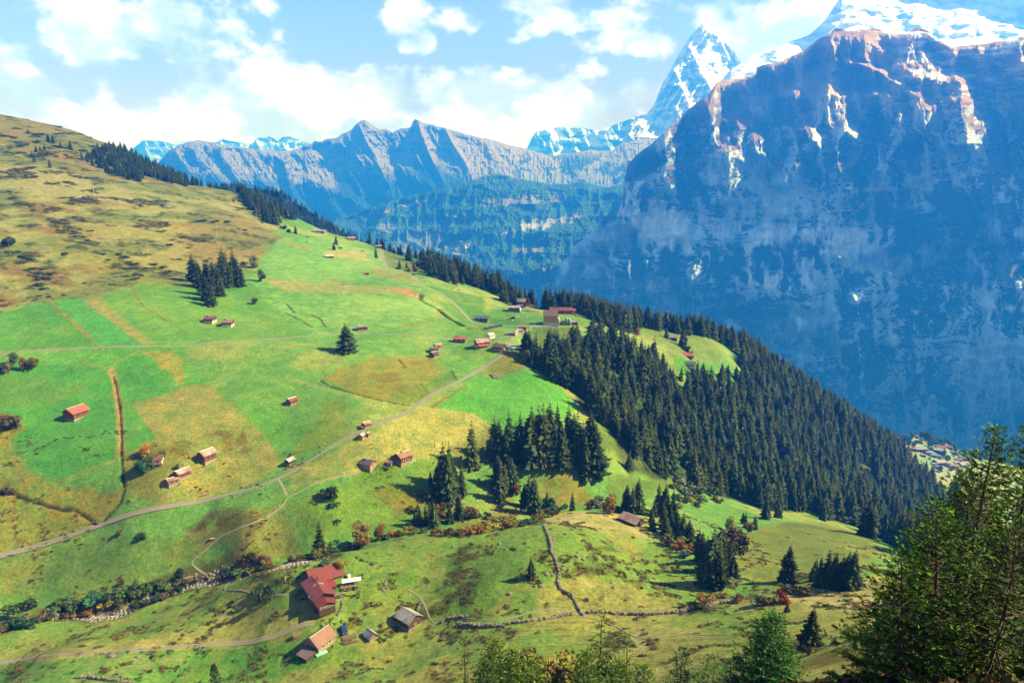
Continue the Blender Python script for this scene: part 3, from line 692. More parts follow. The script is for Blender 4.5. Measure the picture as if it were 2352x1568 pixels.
# --- the big shaded limestone wall on the right
RIBS = [([(1050,585),(1058,650),(1062,700),(1085,740)],30,.9),([(975,560),(992,620),(985,690),(1005,770)],26,.9),([(1085,640),(1105,700),(1130,790)],26,.8),([(1290,600),(1318,640),(1330,700),(1290,760),(1235,810),(1215,880)],34,1.),
 ([(1540,620),(1590,690),(1560,760),(1510,820)],36,.9),([(1545,860),(1500,950)],18,.7),([(1700,440),(1750,520),(1790,640),(1710,740),(1660,830)],40,1.),([(2020,365),(2060,430),(2050,540),(2090,620),(2080,700)],42,1.1),([(2110,470),(2140,560),(2180,680)],36,.9),
 ([(1250,430),(1262,520)],26,.7),([(1485,440),(1490,600)],34,.7),([(1610,440),(1605,560)],30,.7),([(1140,450),(1110,560)],28,.6),([(880,400),(850,520),(820,620)],40,.5),([(700,580),(690,760),(660,900)],46,.5),([(940,640),(945,820),(930,960)],40,.6),
 ([(560,720),(540,860),(560,1000)],34,.5),([(1860,500),(1900,700),(1880,860)],44,.5),([(1520,290),(1640,330),(1740,400),(1840,460)],30,.6),([(1850,140),(1860,230),(1900,330),(1880,380)],44,.7),([(1450,160),(1420,220),(1380,290)],34,.6)]
BENCH = [([(400,700),(880,398),(1000,440),(1130,456),(1270,440),(1340,468),(1480,460),(1520,446),(1600,448),(1700,445),(1790,490),(1850,462),(2000,470),(2352,450),(3100,430)],52,260),
 ([(400,560),(1065,335),(1200,318),(1340,352),(1500,305),(1650,312),(1750,362),(1900,365),(2352,330),(3100,300)],40,220),
 ([(400,900),(1000,700),(1300,660),(1480,652),(1600,642),(1790,655),(2040,662),(2200,668),(3100,640)],34,200),
 ([(400,1010),(700,1000),(1000,1060),(1300,1070),(1700,1090),(2000,1120),(3100,1100)],9,140),([(200,1200),(900,1290),(1400,1300),(1800,1330),(3100,1340)],10,120)]
def r_wall(U, V, t):
    W1 = 26 * fbm(U / 60, V / 60, 4, 14); W2 = 12 * fbm(U / 40, V / 40, 4, 15)
    Uw = U + W1; Vw = V + W2
    big = ridged((Uw - 0.25 * Vw) / 150, Vw / 300, 3, 12, 0.45)
    mid = ridged((Uw - 0.1 * Vw) / 48, Vw / 120, 3, 22, 0.42)
    sm = ridged(Uw / 17, Vw / 30, 4, 32, 0.55)
    led = Vw + 0.04 * U
    st = (led / 31.0 + 0.5 * fbm(U / 90, V / 50, 2, 43)) % 1.0
    st2 = (led / 9.5 + 0.6 * fbm(U / 40, V / 20, 2, 44)) % 1.0
    cliff = sstep(0.0, 0.8, st) - st
    cliff2 = sstep(0.0, 0.75, st2) - st2
    dm = 1 - .80 * sstep(350, 440, V + .06 * (U - 1700))
    D = -(big - 0.45) * 620 * dm - (mid - 0.4) * 260 * dm - (sm - 0.4) * 42 - cliff * 60 - cliff2 * 12
    Ur = U + 0.5 * W2 + 5 * fbm(U / 12, V / 10, 3, 16)
    for pts, w, A in RIBS:
        p = np.array(r3(pts)); w = w * .8
        ux = np.interp(V, p[:, 1], p[:, 0]); v0, v1 = p[0, 1], p[-1, 1]
        d = Ur - ux
        prof = np.where(d < 0, np.clip(1 + d / (w * 2.0), 0, 1), np.clip(1 - d / w, 0, 1))
        D = D - 420 * A * prof * sstep(v0 - 10, v0 + 12, V) * sstep(v1 + 22, v1 - 8, V)
    D = D + 1.4 * (np.minimum(U, 2100) - 1800) * sstep(700, 60, V)
    for pts, h, B in BENCH:
        p = np.array(r3(pts))
        vb = np.interp(U, p[:, 0], p[:, 1]) + 9 * fbm(U / 40, U * 0, 3, int(B)) 
        hh = h * .62 * (0.55 + 0.9 * vnoise(U / 30, U * 0, int(B) + 3))
        D = D + B * 1.15 * (1 - sstep(1800, 1960, U)) * (1 - sstep(-1, 0, (V - vb) / hh)) * (0.35 + 0.9 * vnoise(U / 45, U * 0, int(B) + 9))
    return D
def p_wall(U, V, t, P, n):
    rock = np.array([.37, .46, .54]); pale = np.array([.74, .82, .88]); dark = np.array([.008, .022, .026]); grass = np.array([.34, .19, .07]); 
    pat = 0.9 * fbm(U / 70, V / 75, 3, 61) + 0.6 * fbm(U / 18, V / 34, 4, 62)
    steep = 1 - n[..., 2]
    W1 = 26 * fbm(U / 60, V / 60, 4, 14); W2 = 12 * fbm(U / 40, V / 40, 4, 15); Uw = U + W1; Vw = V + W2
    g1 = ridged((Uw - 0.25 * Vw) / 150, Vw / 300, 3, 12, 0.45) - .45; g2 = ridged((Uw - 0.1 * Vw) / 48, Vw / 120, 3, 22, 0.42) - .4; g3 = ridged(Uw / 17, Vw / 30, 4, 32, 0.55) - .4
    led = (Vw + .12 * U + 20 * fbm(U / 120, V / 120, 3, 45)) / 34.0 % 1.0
    rm = sstep(-0.14, 0.22, pat * 1.1 + g1 * .5 + g2 * 1.1 + g3 * .5 + (steep - 0.62) * .6 - .22 * sstep(.72, .9, led) + .03)  # overgrown gullies dark, ribs pale; relief shading is also painted into this colour
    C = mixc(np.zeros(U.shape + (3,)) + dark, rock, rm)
    streak = ridged((U + 9 * fbm(U / 30, V / 30, 3, 72)) / 12, V / 40, 4, 71)
    C = C * (0.7 + 0.6 * streak)[..., None]
    # pale bands of the middle wall
    def blob(R, pts, w=10):
        nonlocal C
        P2 = np.array(R(pts))
        ins = inside(U, V, P2); d = np.minimum(seg_dist(U, V, P2, True), 60) * np.where(ins, 1, -1)
        return sstep(-w, w, d + 16 * fbm(U / 22, V / 18, 4, 81))
    lo = [ (r3, [(600,1180),(900,1220),(1100,1120),(1300,1060),(1560,1080),(1640,1170),(1740,1260),(1880,1150),(1920,1240),(1800,1310),(1560,1290),(1420,1220),(1380,1350),(1200,1420),(1000,1340),(880,1290),(780,1230)]),
           (r3, [(430,870),(560,900),(700,980),(760,1100),(620,1200),(480,1080),(420,1000)]), (r3, [(800,830),(880,830),(930,950),(880,980),(810,920)]), (r3, [(2150,1420),(2352,1350),(2352,1480),(2200,1500)]),
           (r3, [(1340,470),(1480,440),(1490,560),(1350,600)]), (r3, [(1520,430),(1610,450),(1600,540),(1530,520)]), (r3, [(1060,1040),(1260,1080),(1280,1180),(1180,1200),(1080,1120)]), (r3, [(880,400),(1000,430),(1020,500),(940,500),(840,470)])]
    for R, pts in lo:
        a = blob(R, pts)
        C = mixc(C, pale * (.55 + .5 * streak[..., None]), a * sstep(-0.30, 0.12, pat + 0.35 * streak + .5 * g3) * 0.9)
    # dark band of woods and turf
    for R, pts in [(r3, [(1450,1240),(1750,1320),(2100,1380),(2352,1300),(2352,1000),(2000,900),(1800,900),(1500,960),(1560,1060),(1900,1120)]), (r3, [(180,1200),(310,1080),(420,1060),(520,1100),(480,1200),(300,1300),(100,1330)]), (r3, [(0,1300),(300,1250),(700,1300),(1000,1420),(1400,1480),(1500,1700),(0,1700)])]:
        C = mixc(C, dark, blob(R, pts, 14) * 0.72 * sstep(-.5, .1, -pat + .3))
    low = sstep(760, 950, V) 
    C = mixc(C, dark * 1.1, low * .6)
    # autumn turf on benches and the summit slopes
    hi = sstep(330, 150, V + 14 * fbm(U / 40, V / 30, 3, 91))
    flat = sstep(0.45, 0.62, n[..., 2] + 0.08 * fbm(U / 9, V / 9, 3, 95))
    C = mixc(C, grass, np.clip(flat * (0.45 + 0.55 * hi) * sstep(520, 300, V), 0, 1) * .9)
    C = mixc(C, np.array([.30, .16, .07]), hi * 0.75 * sstep(1500, 1640, U + 0 * V) * (1 - flat))
    # old snow in the high right corner
    sn = sstep(0.1, 0.45, fbm(U / 30 + V / 60, V / 7, 4, 99) + 0.25) * sstep(2010, 2110, U) * sstep(300, 120, V)
    C = mixc(C, np.array([.72, .76, .82]), sn * .75)
    C = mixc(C, np.array([.62, .66, .72]), sstep(.3, .5, fbm(U / 14, V / 5, 4, 98)) * sstep(130, 75, V) * sstep(1800, 1950, U) * .7)
    return C
mat_rock = mountain_mat('limestone_wall', 0.0035, 40.0, var=.2)
wall_ridge = r3([(-40,1420),(20,1365),(90,1300),(175,1225),(200,1180),(310,1090),(330,1042),(400,1030),(426,985),(432,920),(440,860),(455,770),(560,700),(700,570),(800,480),(840,460),(880,395),(920,385),(1010,378),(1065,360),(1075,325),(1200,290),(1290,250),(1340,210),(1390,175),(1450,140),(1520,150),(1580,146),(1640,138),(1700,162),(1790,165),(1830,140),(1850,130),(1890,150),(1950,195),(2010,228),(2100,218),(2352,178),(2700,120),(3100,90)])
wall_foot = [(1190, 760), (1300, 800), (1500, 900), (1700, 980), (1900, 1080), (2100, 1160), (2352, 1260), (2600, 1340), (2760, 1400)]
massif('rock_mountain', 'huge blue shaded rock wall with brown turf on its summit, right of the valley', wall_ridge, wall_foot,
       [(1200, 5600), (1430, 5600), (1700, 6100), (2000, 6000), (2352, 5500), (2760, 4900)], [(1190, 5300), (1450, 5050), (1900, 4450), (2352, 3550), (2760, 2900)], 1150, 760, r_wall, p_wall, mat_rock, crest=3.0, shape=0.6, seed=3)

# --- the sharp snow pyramid
def r_snow(U, V, t):
    a = ridged((U - 0.5 * V) / 60, V / 150, 5, 111, .5)
    b = ridged((U + 0.6 * V) / 18, V / 30, 4, 121, .55)
    # main spur running down from the summit
    sp = np.abs(U - (1620 + (V - 55) * 0.02 + 10 * np.sin(V / 30))) 
    return -(a - .4) * 420 - (b - .4) * 260 + np.minimum(sp, 260) * 3.0 + (U - 1600) * 6.5 - 500
def p_snow(U, V, t, P, n):
    snow = np.array([.84, .84, .86]); rock = np.array([.38, .36, .38])
    m = sstep(-.12, .3, fbm(U / 16 + V / 30, V / 9, 5, 131) + 0.35 * (n[..., 2] - .45) + .22 - 0.0014 * (V - 120) + 0.15 * ridged(U / 12, V / 30, 3, 5))
    return mixc(np.zeros(U.shape + (3,)) + rock, snow, m)
mat_snow = mountain_mat('snow_and_rock', 0.006, 30.0, var=0.12, rough=0.7)
massif('snow_peak', 'sharp pyramid peak plastered with snow, left of the cloud bank',
       r3([(380,760),(440,655),(470,580),(510,555),(545,550),(580,505),(600,455),(625,392),(650,360),(672,310),(700,262),(735,205),(760,170),(790,140),(815,106),(850,126),(885,150),(910,190),(960,240),(990,280),(1010,320),(1030,350),(1080,372),(1200,420)]),
       [(1390, 420), (1500, 420), (1620, 400), (1800, 330), (1850, 300)], [(1300, 13500), (1620, 14500), (1850, 13500)], [(1300, 12600), (1900, 12300)], 420, 300, r_snow, p_snow, mat_snow, crest=1.5, seed=7)

# --- snowfields rising out of the frame on the right
def r_sf(U, V, t):
    return (U - 1900) * 1.6 - fbm((U + 1.3 * V) / 160, (V - .3 * U) / 90, 4, 141) * 260 - (ridged((U + V) / 40, V / 22, 4, 151, .5) - .4) * 110
def p_sf(U, V, t, P, n):
    m = sstep(.22, -.16, fbm((U + 2 * V) / 70, (V - .45 * U) / 22, 5, 161) - .2)
    C = mixc(np.zeros(U.shape + (3,)) + np.array([.46, .46, .50]), np.array([.80, .83, .88]), m)
    rk = sstep(0, 12, seg_dist(U, V, np.array(r3([(1820, 20), (1760, 75), (1700, 95)]))))
    return mixc(np.array([.16, .2, .3]) + 0 * C, np.array([1., 1, 1]), rk * 0) * 0 + C * (.75 + .25 * rk)[..., None]
massif('snow_mountain', 'vast snowy mountain flank leaving the frame at the top right corner',
       r3([(880,420),(950,330),(1060,268),(1200,216),(1330,165),(1400,100),(1450,20),(1480,-14),(1540,-30),(1700,-36),(2000,-40),(2352,-40),(2800,-30)]),
       [(1640, 230), (1760, 200), (1900, 150), (2050, 170), (2352, 180), (2600, 200)], [(1600, 12500), (1900, 12500), (2352, 12000), (2700, 11500)], [(1600, 11500), (2000, 10800), (2600, 9800)], 520, 300, r_sf, p_sf, mat_snow, crest=2.0, seed=9)

# --- pale snowy wall far behind the pass
def r_far(U, V, t): return -(ridged((U - .4 * V) / 30, V / 50, 5, 171, .5) - .4) * 700
def p_far(U, V, t, P, n):
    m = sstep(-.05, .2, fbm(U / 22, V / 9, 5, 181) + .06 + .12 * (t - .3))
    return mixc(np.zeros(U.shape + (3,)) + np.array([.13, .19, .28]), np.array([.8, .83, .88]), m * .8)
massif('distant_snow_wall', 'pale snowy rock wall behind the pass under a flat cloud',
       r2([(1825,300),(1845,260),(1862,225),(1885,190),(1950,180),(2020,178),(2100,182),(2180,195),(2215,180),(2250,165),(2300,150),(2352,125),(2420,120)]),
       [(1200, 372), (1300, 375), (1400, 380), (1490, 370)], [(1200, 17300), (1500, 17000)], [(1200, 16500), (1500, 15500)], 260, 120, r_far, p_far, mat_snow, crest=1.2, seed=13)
def p_blue(U, V, t, P, n):
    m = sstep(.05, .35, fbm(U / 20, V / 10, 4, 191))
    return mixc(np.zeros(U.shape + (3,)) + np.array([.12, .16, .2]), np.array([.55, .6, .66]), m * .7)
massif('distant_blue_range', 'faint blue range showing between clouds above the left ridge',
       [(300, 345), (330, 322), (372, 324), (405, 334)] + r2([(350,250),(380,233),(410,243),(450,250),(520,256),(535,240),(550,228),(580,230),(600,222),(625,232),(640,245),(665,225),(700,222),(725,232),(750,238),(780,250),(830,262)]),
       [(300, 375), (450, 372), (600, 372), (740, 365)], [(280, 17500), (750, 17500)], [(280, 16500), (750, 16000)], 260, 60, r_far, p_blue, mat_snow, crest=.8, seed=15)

# --- the twin topped ridge across the valley
def r_ridge(U, V, t):
    u1, v1 = lam(U - 0.55 * V, V, 60, 170, 201)
    u2, v2 = lam(U - 0.7 * V, V, 20, 60, 211)
    fade = 0.18 + 0.82 * sstep(1150, 920, U)
    return (-(ridged(u1, v1, 3, 202, .42) - .4) * 560 - (ridged(u2, v2, 4, 212, .5) - .4) * 90 - fbm(U / 34, V / 30, 4, 219) * 130) * fade - 60 * ridged(U / 8, V / 14, 3, 223)
def p_ridge(U, V, t, P, n):
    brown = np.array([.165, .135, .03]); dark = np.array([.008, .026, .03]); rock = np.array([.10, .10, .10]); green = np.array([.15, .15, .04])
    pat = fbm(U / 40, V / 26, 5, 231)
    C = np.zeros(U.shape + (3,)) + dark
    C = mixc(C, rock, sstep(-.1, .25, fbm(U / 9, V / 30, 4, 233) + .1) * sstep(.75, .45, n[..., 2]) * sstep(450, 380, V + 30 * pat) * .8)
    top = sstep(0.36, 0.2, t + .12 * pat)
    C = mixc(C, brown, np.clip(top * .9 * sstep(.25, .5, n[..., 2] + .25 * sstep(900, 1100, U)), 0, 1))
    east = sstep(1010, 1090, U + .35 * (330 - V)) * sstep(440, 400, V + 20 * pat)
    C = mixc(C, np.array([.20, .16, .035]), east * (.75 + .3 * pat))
    C = mixc(C, green, sstep(1130, 1230, U) * sstep(365, 400, V + 18 * pat) * .85)
    C = mixc(C, dark * 1.3, sstep(.12, .22, pat + .25 * fbm(U / 8, V / 6, 3, 9)) * sstep(1150, 1200, U) * sstep(340, 372, V) * .85)
    return C
mat_ridge = mountain_mat('brown_alp_ridge', 0.02, 12.0)
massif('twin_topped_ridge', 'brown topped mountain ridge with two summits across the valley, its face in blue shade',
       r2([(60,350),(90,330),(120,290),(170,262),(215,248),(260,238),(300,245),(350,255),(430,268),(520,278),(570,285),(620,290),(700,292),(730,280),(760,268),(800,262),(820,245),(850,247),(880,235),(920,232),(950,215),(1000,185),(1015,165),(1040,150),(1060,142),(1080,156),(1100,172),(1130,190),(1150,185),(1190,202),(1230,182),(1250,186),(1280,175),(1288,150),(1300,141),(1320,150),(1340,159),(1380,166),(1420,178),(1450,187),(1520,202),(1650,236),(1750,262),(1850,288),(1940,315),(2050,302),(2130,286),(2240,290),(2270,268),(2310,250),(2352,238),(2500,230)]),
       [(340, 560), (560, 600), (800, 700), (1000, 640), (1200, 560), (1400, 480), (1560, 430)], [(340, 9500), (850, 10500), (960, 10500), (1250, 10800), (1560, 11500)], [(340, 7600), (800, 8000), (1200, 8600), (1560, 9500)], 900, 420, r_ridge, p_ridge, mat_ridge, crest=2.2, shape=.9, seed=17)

# --- the wooded shelf below it
def r_shelf(U, V, t):
    return -(ridged((U + .5 * V) / 90, V / 120, 4, 241, .5) - .4) * 420 - (ridged(U / 22, V / 30, 4, 251, .5) - .4) * 110 - 34 * vnoise(U / 2.2, V / 3.2, 7) - 120 * (sstep(0, .7, (V / 42 + .4 * fbm(U / 60, V / 60, 3, 8)) % 1) - (V / 42 + .4 * fbm(U / 60, V / 60, 3, 8)) % 1)
def p_shelf(U, V, t, P, n):
    wood = np.array([.018, .052, .026]); mead = np.array([.17, .15, .045]); rock = np.array([.26, .25, .25])
    speck = vnoise(U / 1.8, V / 2.6, 31)
    C = np.zeros(U.shape + (3,)) + wood
    C = C * (0.5 + 1.3 * speck)[..., None]
    pat = fbm(U / 26, V / 12, 5, 261)
    def blob(R, pts, w=5, amp=9):
        P2 = np.array(R(pts)); ins = inside(U, V, P2); d = np.minimum(seg_dist(U, V, P2, True), 40) * np.where(ins, 1, -1)
        return sstep(-w, w, d + amp * fbm(U / 12, V / 8, 4, 271))
    for R, pts, c, a in [
        (r2, [(1150,590),(1250,545),(1370,515),(1330,545),(1230,575),(1160,592)], mead * 1.05, .9), (r2, [(1610,555),(1680,520),(1830,500),(2030,510),(2080,525),(1960,540),(1820,545),(1700,560)], mead, .75),
        (r2, [(1770,750),(1900,745),(1920,790),(1800,800)], mead, .75), (r2, [(1450,600),(1560,605),(1500,615)], mead, .7), (r2, [(1130,640),(1200,610),(1250,640),(1180,700),(1120,690)], rock * .55, .7),
        (r2, [(1200,720),(1300,640),(1420,690),(1480,720),(1580,730),(1560,800),(1420,770),(1280,790),(1180,770)], rock * .5, .55), (r2, [(1480,760),(1560,730),(1590,745),(1520,790),(1480,790)], rock * 1.1, .9),
        (r2, [(1800,640),(1900,620),(2060,600),(2100,610),(2000,640),(1850,670),(1800,670)], rock * 1.1, .85), (r2, [(1670,690),(1780,680),(1760,700),(1690,700)], rock, .8), (r2, [(2170,620),(2240,610),(2200,650)], rock * .8, .7),
        (r2, [(1560,430),(1700,400),(1830,430),(2000,445),(2160,430),(2100,410),(1900,395),(1700,385)], mead * .8, .8), (r2, [(1400,850),(1500,840),(1560,900),(1450,880)], rock * .7, .6), (r2, [(1900,850),(1990,845),(1980,900),(1930,890)], mead * 1.1, .7)]:
        C = mixc(C, c, blob(R, pts) * a * sstep(-.25, .15, pat + .35 * speck - .05))
    return C
mat_shelf = mountain_mat('far_woods', 0.03, 14.0)
massif('wooded_shelf', 'forested mountain shelf with pale cliffs and small clearings in blue haze',
       [(640, 560), (700, 540)] + r2([(880,640),(1000,592),(1150,540),(1250,512),(1350,490),(1420,470),(1480,450),(1560,436),(1640,402),(1700,398),(1750,408),(1830,428),(1890,440),(1950,453),(2030,446),(2100,438),(2200,464),(2290,468),(2400,480)]) + [(1560, 450)],
       [(640, 640), (900, 700), (1150, 760), (1350, 800), (1560, 800)], [(640, 7000), (800, 7400), (1100, 7600), (1560, 8200)], [(640, 5200), (1560, 5600)], 900, 420, r_shelf, p_shelf, mat_shelf, crest=1.6, seed=19)

# --- wooded hill just beyond the near crest
def r_hill(U, V, t): return -(ridged(U / 40, V / 60, 3, 281) - .4) * 60
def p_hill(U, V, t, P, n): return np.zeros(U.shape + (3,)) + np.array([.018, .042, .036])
HILL_RIDGE = [(500, 428), (564, 431), (609, 436), (650, 447), (684, 470), (718, 490), (752, 514), (800, 540), (835, 562), (880, 592)]

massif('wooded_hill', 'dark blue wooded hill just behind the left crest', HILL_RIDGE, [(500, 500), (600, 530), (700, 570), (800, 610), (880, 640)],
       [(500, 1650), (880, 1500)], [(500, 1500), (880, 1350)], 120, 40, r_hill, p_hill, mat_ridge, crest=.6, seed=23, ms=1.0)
HILL_P = LASTP
build_ground()
rng = np.random.default_rng(5)
random.seed(5)
# ------------------------------------------------------------------ foliage materials and meshes
def foliage_mat(name, col, var=0.35, tips=None, rough=0.75, scale=0.9, use_attr=False, trans=0.0):
    m = bpy.data.materials.new(name); m.use_nodes = True; nt = m.node_tree; L = nt.links.new
    b = nt.nodes['Principled BSDF']
    tc = N(nt, 'ShaderNodeTexCoord'); oi = N(nt, 'ShaderNodeObjectInfo')
    nz = N(nt, 'ShaderNodeTexNoise', inp={'Scale': scale, 'Detail': 3.0}); L(tc.outputs['Object'], nz.inputs['Vector'])
    c = tuple(float(x) for x in col)
    if use_attr:
        at = N(nt, 'ShaderNodeVertexColor', layer_name='Col'); base = at.outputs[0]
    else:
        t2 = tips if tips is not None else tuple(x * 1.7 for x in c)
        base = mixrgb(nt, mth(nt, 'MULTIPLY_ADD', nz.outputs[0], 2.2, -0.7, clamp=True), tuple(x * (1 - var) for x in c), t2)
    f = mth(nt, 'MULTIPLY_ADD', oi.outputs['Random'], 1.0, 0.5)
    cc = N(nt, 'ShaderNodeVectorMath', operation='SCALE'); L(base, cc.inputs[0]); L(f, cc.inputs['Scale'])
    L(cc.outputs[0], b.inputs['Base Color'])
    b.inputs['Roughness'].default_value = rough; b.inputs['Specular IOR Level'].default_value = 0.15
    return m
M_SPR = foliage_mat('spruce_needles', (0.012, 0.03, 0.009), tips=(0.044, 0.072, 0.018))
M_SPR2 = foliage_mat('spruce_needles_olive', (0.022, 0.036, 0.01), tips=(0.066, 0.086, 0.018))
M_SPR3 = foliage_mat('spruce_needles_blue', (0.008, 0.025, 0.011), tips=(0.026, 0.056, 0.022))
M_BARK = mat_plain('bark', (0.06, 0.045, 0.035), .9)
def tube(pts, rads, n=6):
    V = []; F = []
    pts = [Vector(p) for p in pts]
    for i, p in enumerate(pts):
        d = (pts[min(i + 1, len(pts) - 1)] - pts[max(i - 1, 0)]).normalized()
        a = d.orthogonal().normalized(); b = d.cross(a)
        for q in range(n):
            w = 2 * math.pi * q / n
            V.append(tuple(p + (a * math.cos(w) + b * math.sin(w)) * rads[i]))
    for i in range(len(pts) - 1):
        for q in range(n):
            F.append((i * n + q, i * n + (q + 1) % n, (i + 1) * n + (q + 1) % n, (i + 1) * n + q))
    F.append(tuple(range(n))[::-1]); F.append(tuple((len(pts) - 1) * n + q for q in range(n)))
    return V, F
class MB:
    def __init__(s): s.V = []; s.F = []; s.M = []
    def add(s, VF, m=0):
        o = len(s.V); s.V += list(VF[0]); s.F += [tuple(i + o for i in f) for f in VF[1]]; s.M += [m] * len(VF[1])
        return s
    def box(s, x0, x1, y0, y1, z0, z1, m=0):
        v = [(x, y, z) for x in (x0, x1) for y in (y0, y1) for z in (z0, z1)]
        return s.add((v, [(0, 1, 3, 2), (4, 6, 7, 5), (0, 4, 5, 1), (2, 3, 7, 6), (0, 2, 6, 4), (1, 5, 7, 3)]), m)
    def tube(s, pts, r, n=6, m=0):
        if not hasattr(r, '__len__'): r = [r] * len(pts)
        return s.add(tube(pts, r, n), m)
    def mesh(s, name, mats, smooth=False, col=None):
        return new_mesh(name, np.array(s.V, float), s.F, mats, s.M, smooth=smooth, colr=col)
def spruce_mesh(seed, H=20.0, R=3.1, layers=26, per=11, lean=0.0, gap=0.0):
    """crown of drooping ragged boughs in whorls round the stem"""
    r = random.Random(seed); V = []; F = []
    z0 = H * (0.05 + 0.05 * r.random())
    lop = [0.75 + 0.5 * r.random() for _ in range(9)]
    for l in range(layers):
        f = (l + r.random() * .5) / layers
        z = z0 + (H - z0) * f ** 0.92
        rad = R * ((1 - f) ** 0.82) * (0.80 + 0.36 * r.random()) + 0.14
        nb = max(5, int(per * (0.55 + 0.45 * (1 - f))))
        a0 = r.random() * 6.28
        for b in range(nb):
            if r.random() < gap: continue
            a = a0 + 6.283 * (b + r.uniform(-.3, .3)) / nb
            L = rad * r.uniform(.68, 1.18) * lop[int(a / 6.283 * 9) % 9]
            dr = L * r.uniform(.28, .5) * (1 - 0.6 * f)
            w = L * r.uniform(.26, .40) + .1
            ca, sa = math.cos(a), math.sin(a)
            def pt(d, s, zz): V.append((ca * d - sa * s, sa * d + ca * s, z + zz)); return len(V) - 1
            up = L * .10
            i0 = pt(0, 0, up); 
            l1 = pt(L * .45, w * .7, -dr * .35 - r.random() * .25 * L); c1_ = pt(L * .5, 0, up - dr * .2); q1 = pt(L * .45, -w * .7, -dr * .35 - r.random() * .25 * L)
            l2 = pt(L * .8, w * .55, -dr * .85 - r.random() * .2 * L); c2_ = pt(L * .82, 0, -dr * .6); q2 = pt(L * .78, -w * .55, -dr * .85 - r.random() * .2 * L)
            e = pt(L * 1.05, r.uniform(-.1, .1) * w, -dr * .9 + L * .05)
            F += [(i0, l1, c1_), (i0, c1_, q1), (l1, l2, c2_), (l1, c2_, c1_), (c1_, c2_, q2), (c1_, q2, q1), (l2, e, c2_), (c2_, e, q2)]
    # leader
    V += [(.12, 0, H * .93), (-.08, .1, H * .93), (-.06, -.1, H * .93), (0, 0, H * 1.02)]; n = len(V)
    F += [(n - 4, n - 3, n - 1), (n - 3, n - 2, n - 1), (n - 2, n - 4, n - 1)]
    return V, F
SPR = []
for i, (Rr, ly, pr, gp) in enumerate([(4.1, 26, 12, .05), (3.4, 27, 11, .1), (4.6, 25, 12, .05), (3.0, 28, 10, .12), (5.0, 24, 13, .1), (3.8, 26, 11, .18)]):
    V, F = spruce_mesh(40 + i, 20.0, Rr, ly, pr, gap=gp)
    SPR.append(new_mesh('spruce_crown', np.array(V), F, [[M_SPR, M_SPR2, M_SPR3][(0, 1, 0, 2, 0, 1)[i]]]))
TRK = new_mesh('spruce_trunk', *(lambda t: (np.array(t[0]), t[1]))(tube([(0, 0, -1.5), (0, 0, 3), (0, 0, 17)], [.34, .27, .05], 7)), [M_BARK])
# round crowned trees and bushes
def leafy(seed, n=700, R=3.0, H=3.4, zc=3.0, lobes=7, leaf=.38):
    r = np.random.default_rng(seed)
    c = r.normal(size=(lobes, 3)) * [R * .42, R * .42, H * .34]
    c[:, 2] += zc
    rr = R * r.uniform(.38, .62, lobes)
    which = r.integers(0, lobes, n)
    d = r.normal(size=(n, 3)); d /= np.linalg.norm(d, axis=1, keepdims=True)
    rad = rr[which] * r.uniform(.72, 1.12, n)
    P = c[which] + d * rad[:, None] * [1, 1, H / R * .8]
    keep = P[:, 2] > .1; P = P[keep]; d = d[keep]; n = len(P)
    nrm = d + r.normal(size=(n, 3)) * .55; nrm /= np.linalg.norm(nrm, axis=1, keepdims=True)
    t = np.cross(nrm, r.normal(size=(n, 3))); t /= np.linalg.norm(t, axis=1, keepdims=True)
    b = np.cross(nrm, t)
    s = leaf * r.uniform(.6, 1.3, (n, 1))
    V = np.stack([P - t * s, P + b * s * .7, P + t * s, P - b * s * .7], 1).reshape(-1, 3)
    F = np.arange(n * 4).reshape(n, 4)
    return V, F, c, rr
def limbs(c, H=6, r0=.2, zt=2.0):
    mb = MB(); mb.tube([(0, 0, -1), (.05, 0, zt * .6), (0, .05, zt)], [r0, r0 * .8, r0 * .6], 6)
    for p in c[:6]:
        mb.tube([(0, 0, zt * .6), tuple(np.array(p) * .55 + [0, 0, .2]), tuple(p)], [r0 * .5, r0 * .32, .03], 5)
    return mb
LEAFC = dict(green=((.045, .085, .025), (.09, .14, .035)), dark=((.022, .045, .018), (.045, .075, .025)), olive=((.085, .095, .025), (.15, .15, .04)), yellow=((.24, .19, .025), (.36, .29, .04)),
             orange=((.22, .09, .02), (.36, .18, .03)), red=((.16, .02, .012), (.26, .05, .02)), willow=((.10, .14, .085), (.19, .22, .14)), brown=((.065, .052, .03), (.12, .095, .055)), rust=((.10, .06, .022), (.19, .115, .035)), bluegreen=((.02, .075, .04), (.04, .12, .05)))
LM = {}
def leafmesh(kind, colour, var):
    key = (kind, colour, var)
    if key in LM: return LM[key]
    if ('mat', colour) not in LM:
        a, b = LEAFC[colour]; LM[('mat', colour)] = foliage_mat('leaves_' + colour, a, tips=b, scale=.7)
    if kind == 'tree':
        V, F, c, rr = leafy(300 + var, 1300, 2.9, 3.6, 4.6, 9, .36); zt = 2.6; r0 = .2
    elif kind == 'bush':
        V, F, c, rr = leafy(400 + var, 620, 1.6, 1.3, .9, 7, .24); zt = .6; r0 = .08
    else:
        V, F, c, rr = leafy(500 + var, 260, 1.2, .5, .25, 6, .2); zt = .2; r0 = .05
    cm = new_mesh(colour + '_leaves', V, F, [LM[('mat', colour)]])
    mb = limbs(c, r0=r0, zt=zt)
    bm_ = new_mesh('limbs', np.array(mb.V), mb.F, [M_BARK])
    LM[key] = (cm, bm_)
    return LM[key]
ALLTREES = []      # (pos, height, variant, rot, widen, info)
def spruce_at(p, H, label=None, group=None, var=None, widen=1.0, lean=0.0):
    ALLTREES.append([np.array(p), H, rng.integers(0, len(SPR)) if var is None else var, rng.uniform(0, 6.28), widen, label, group])
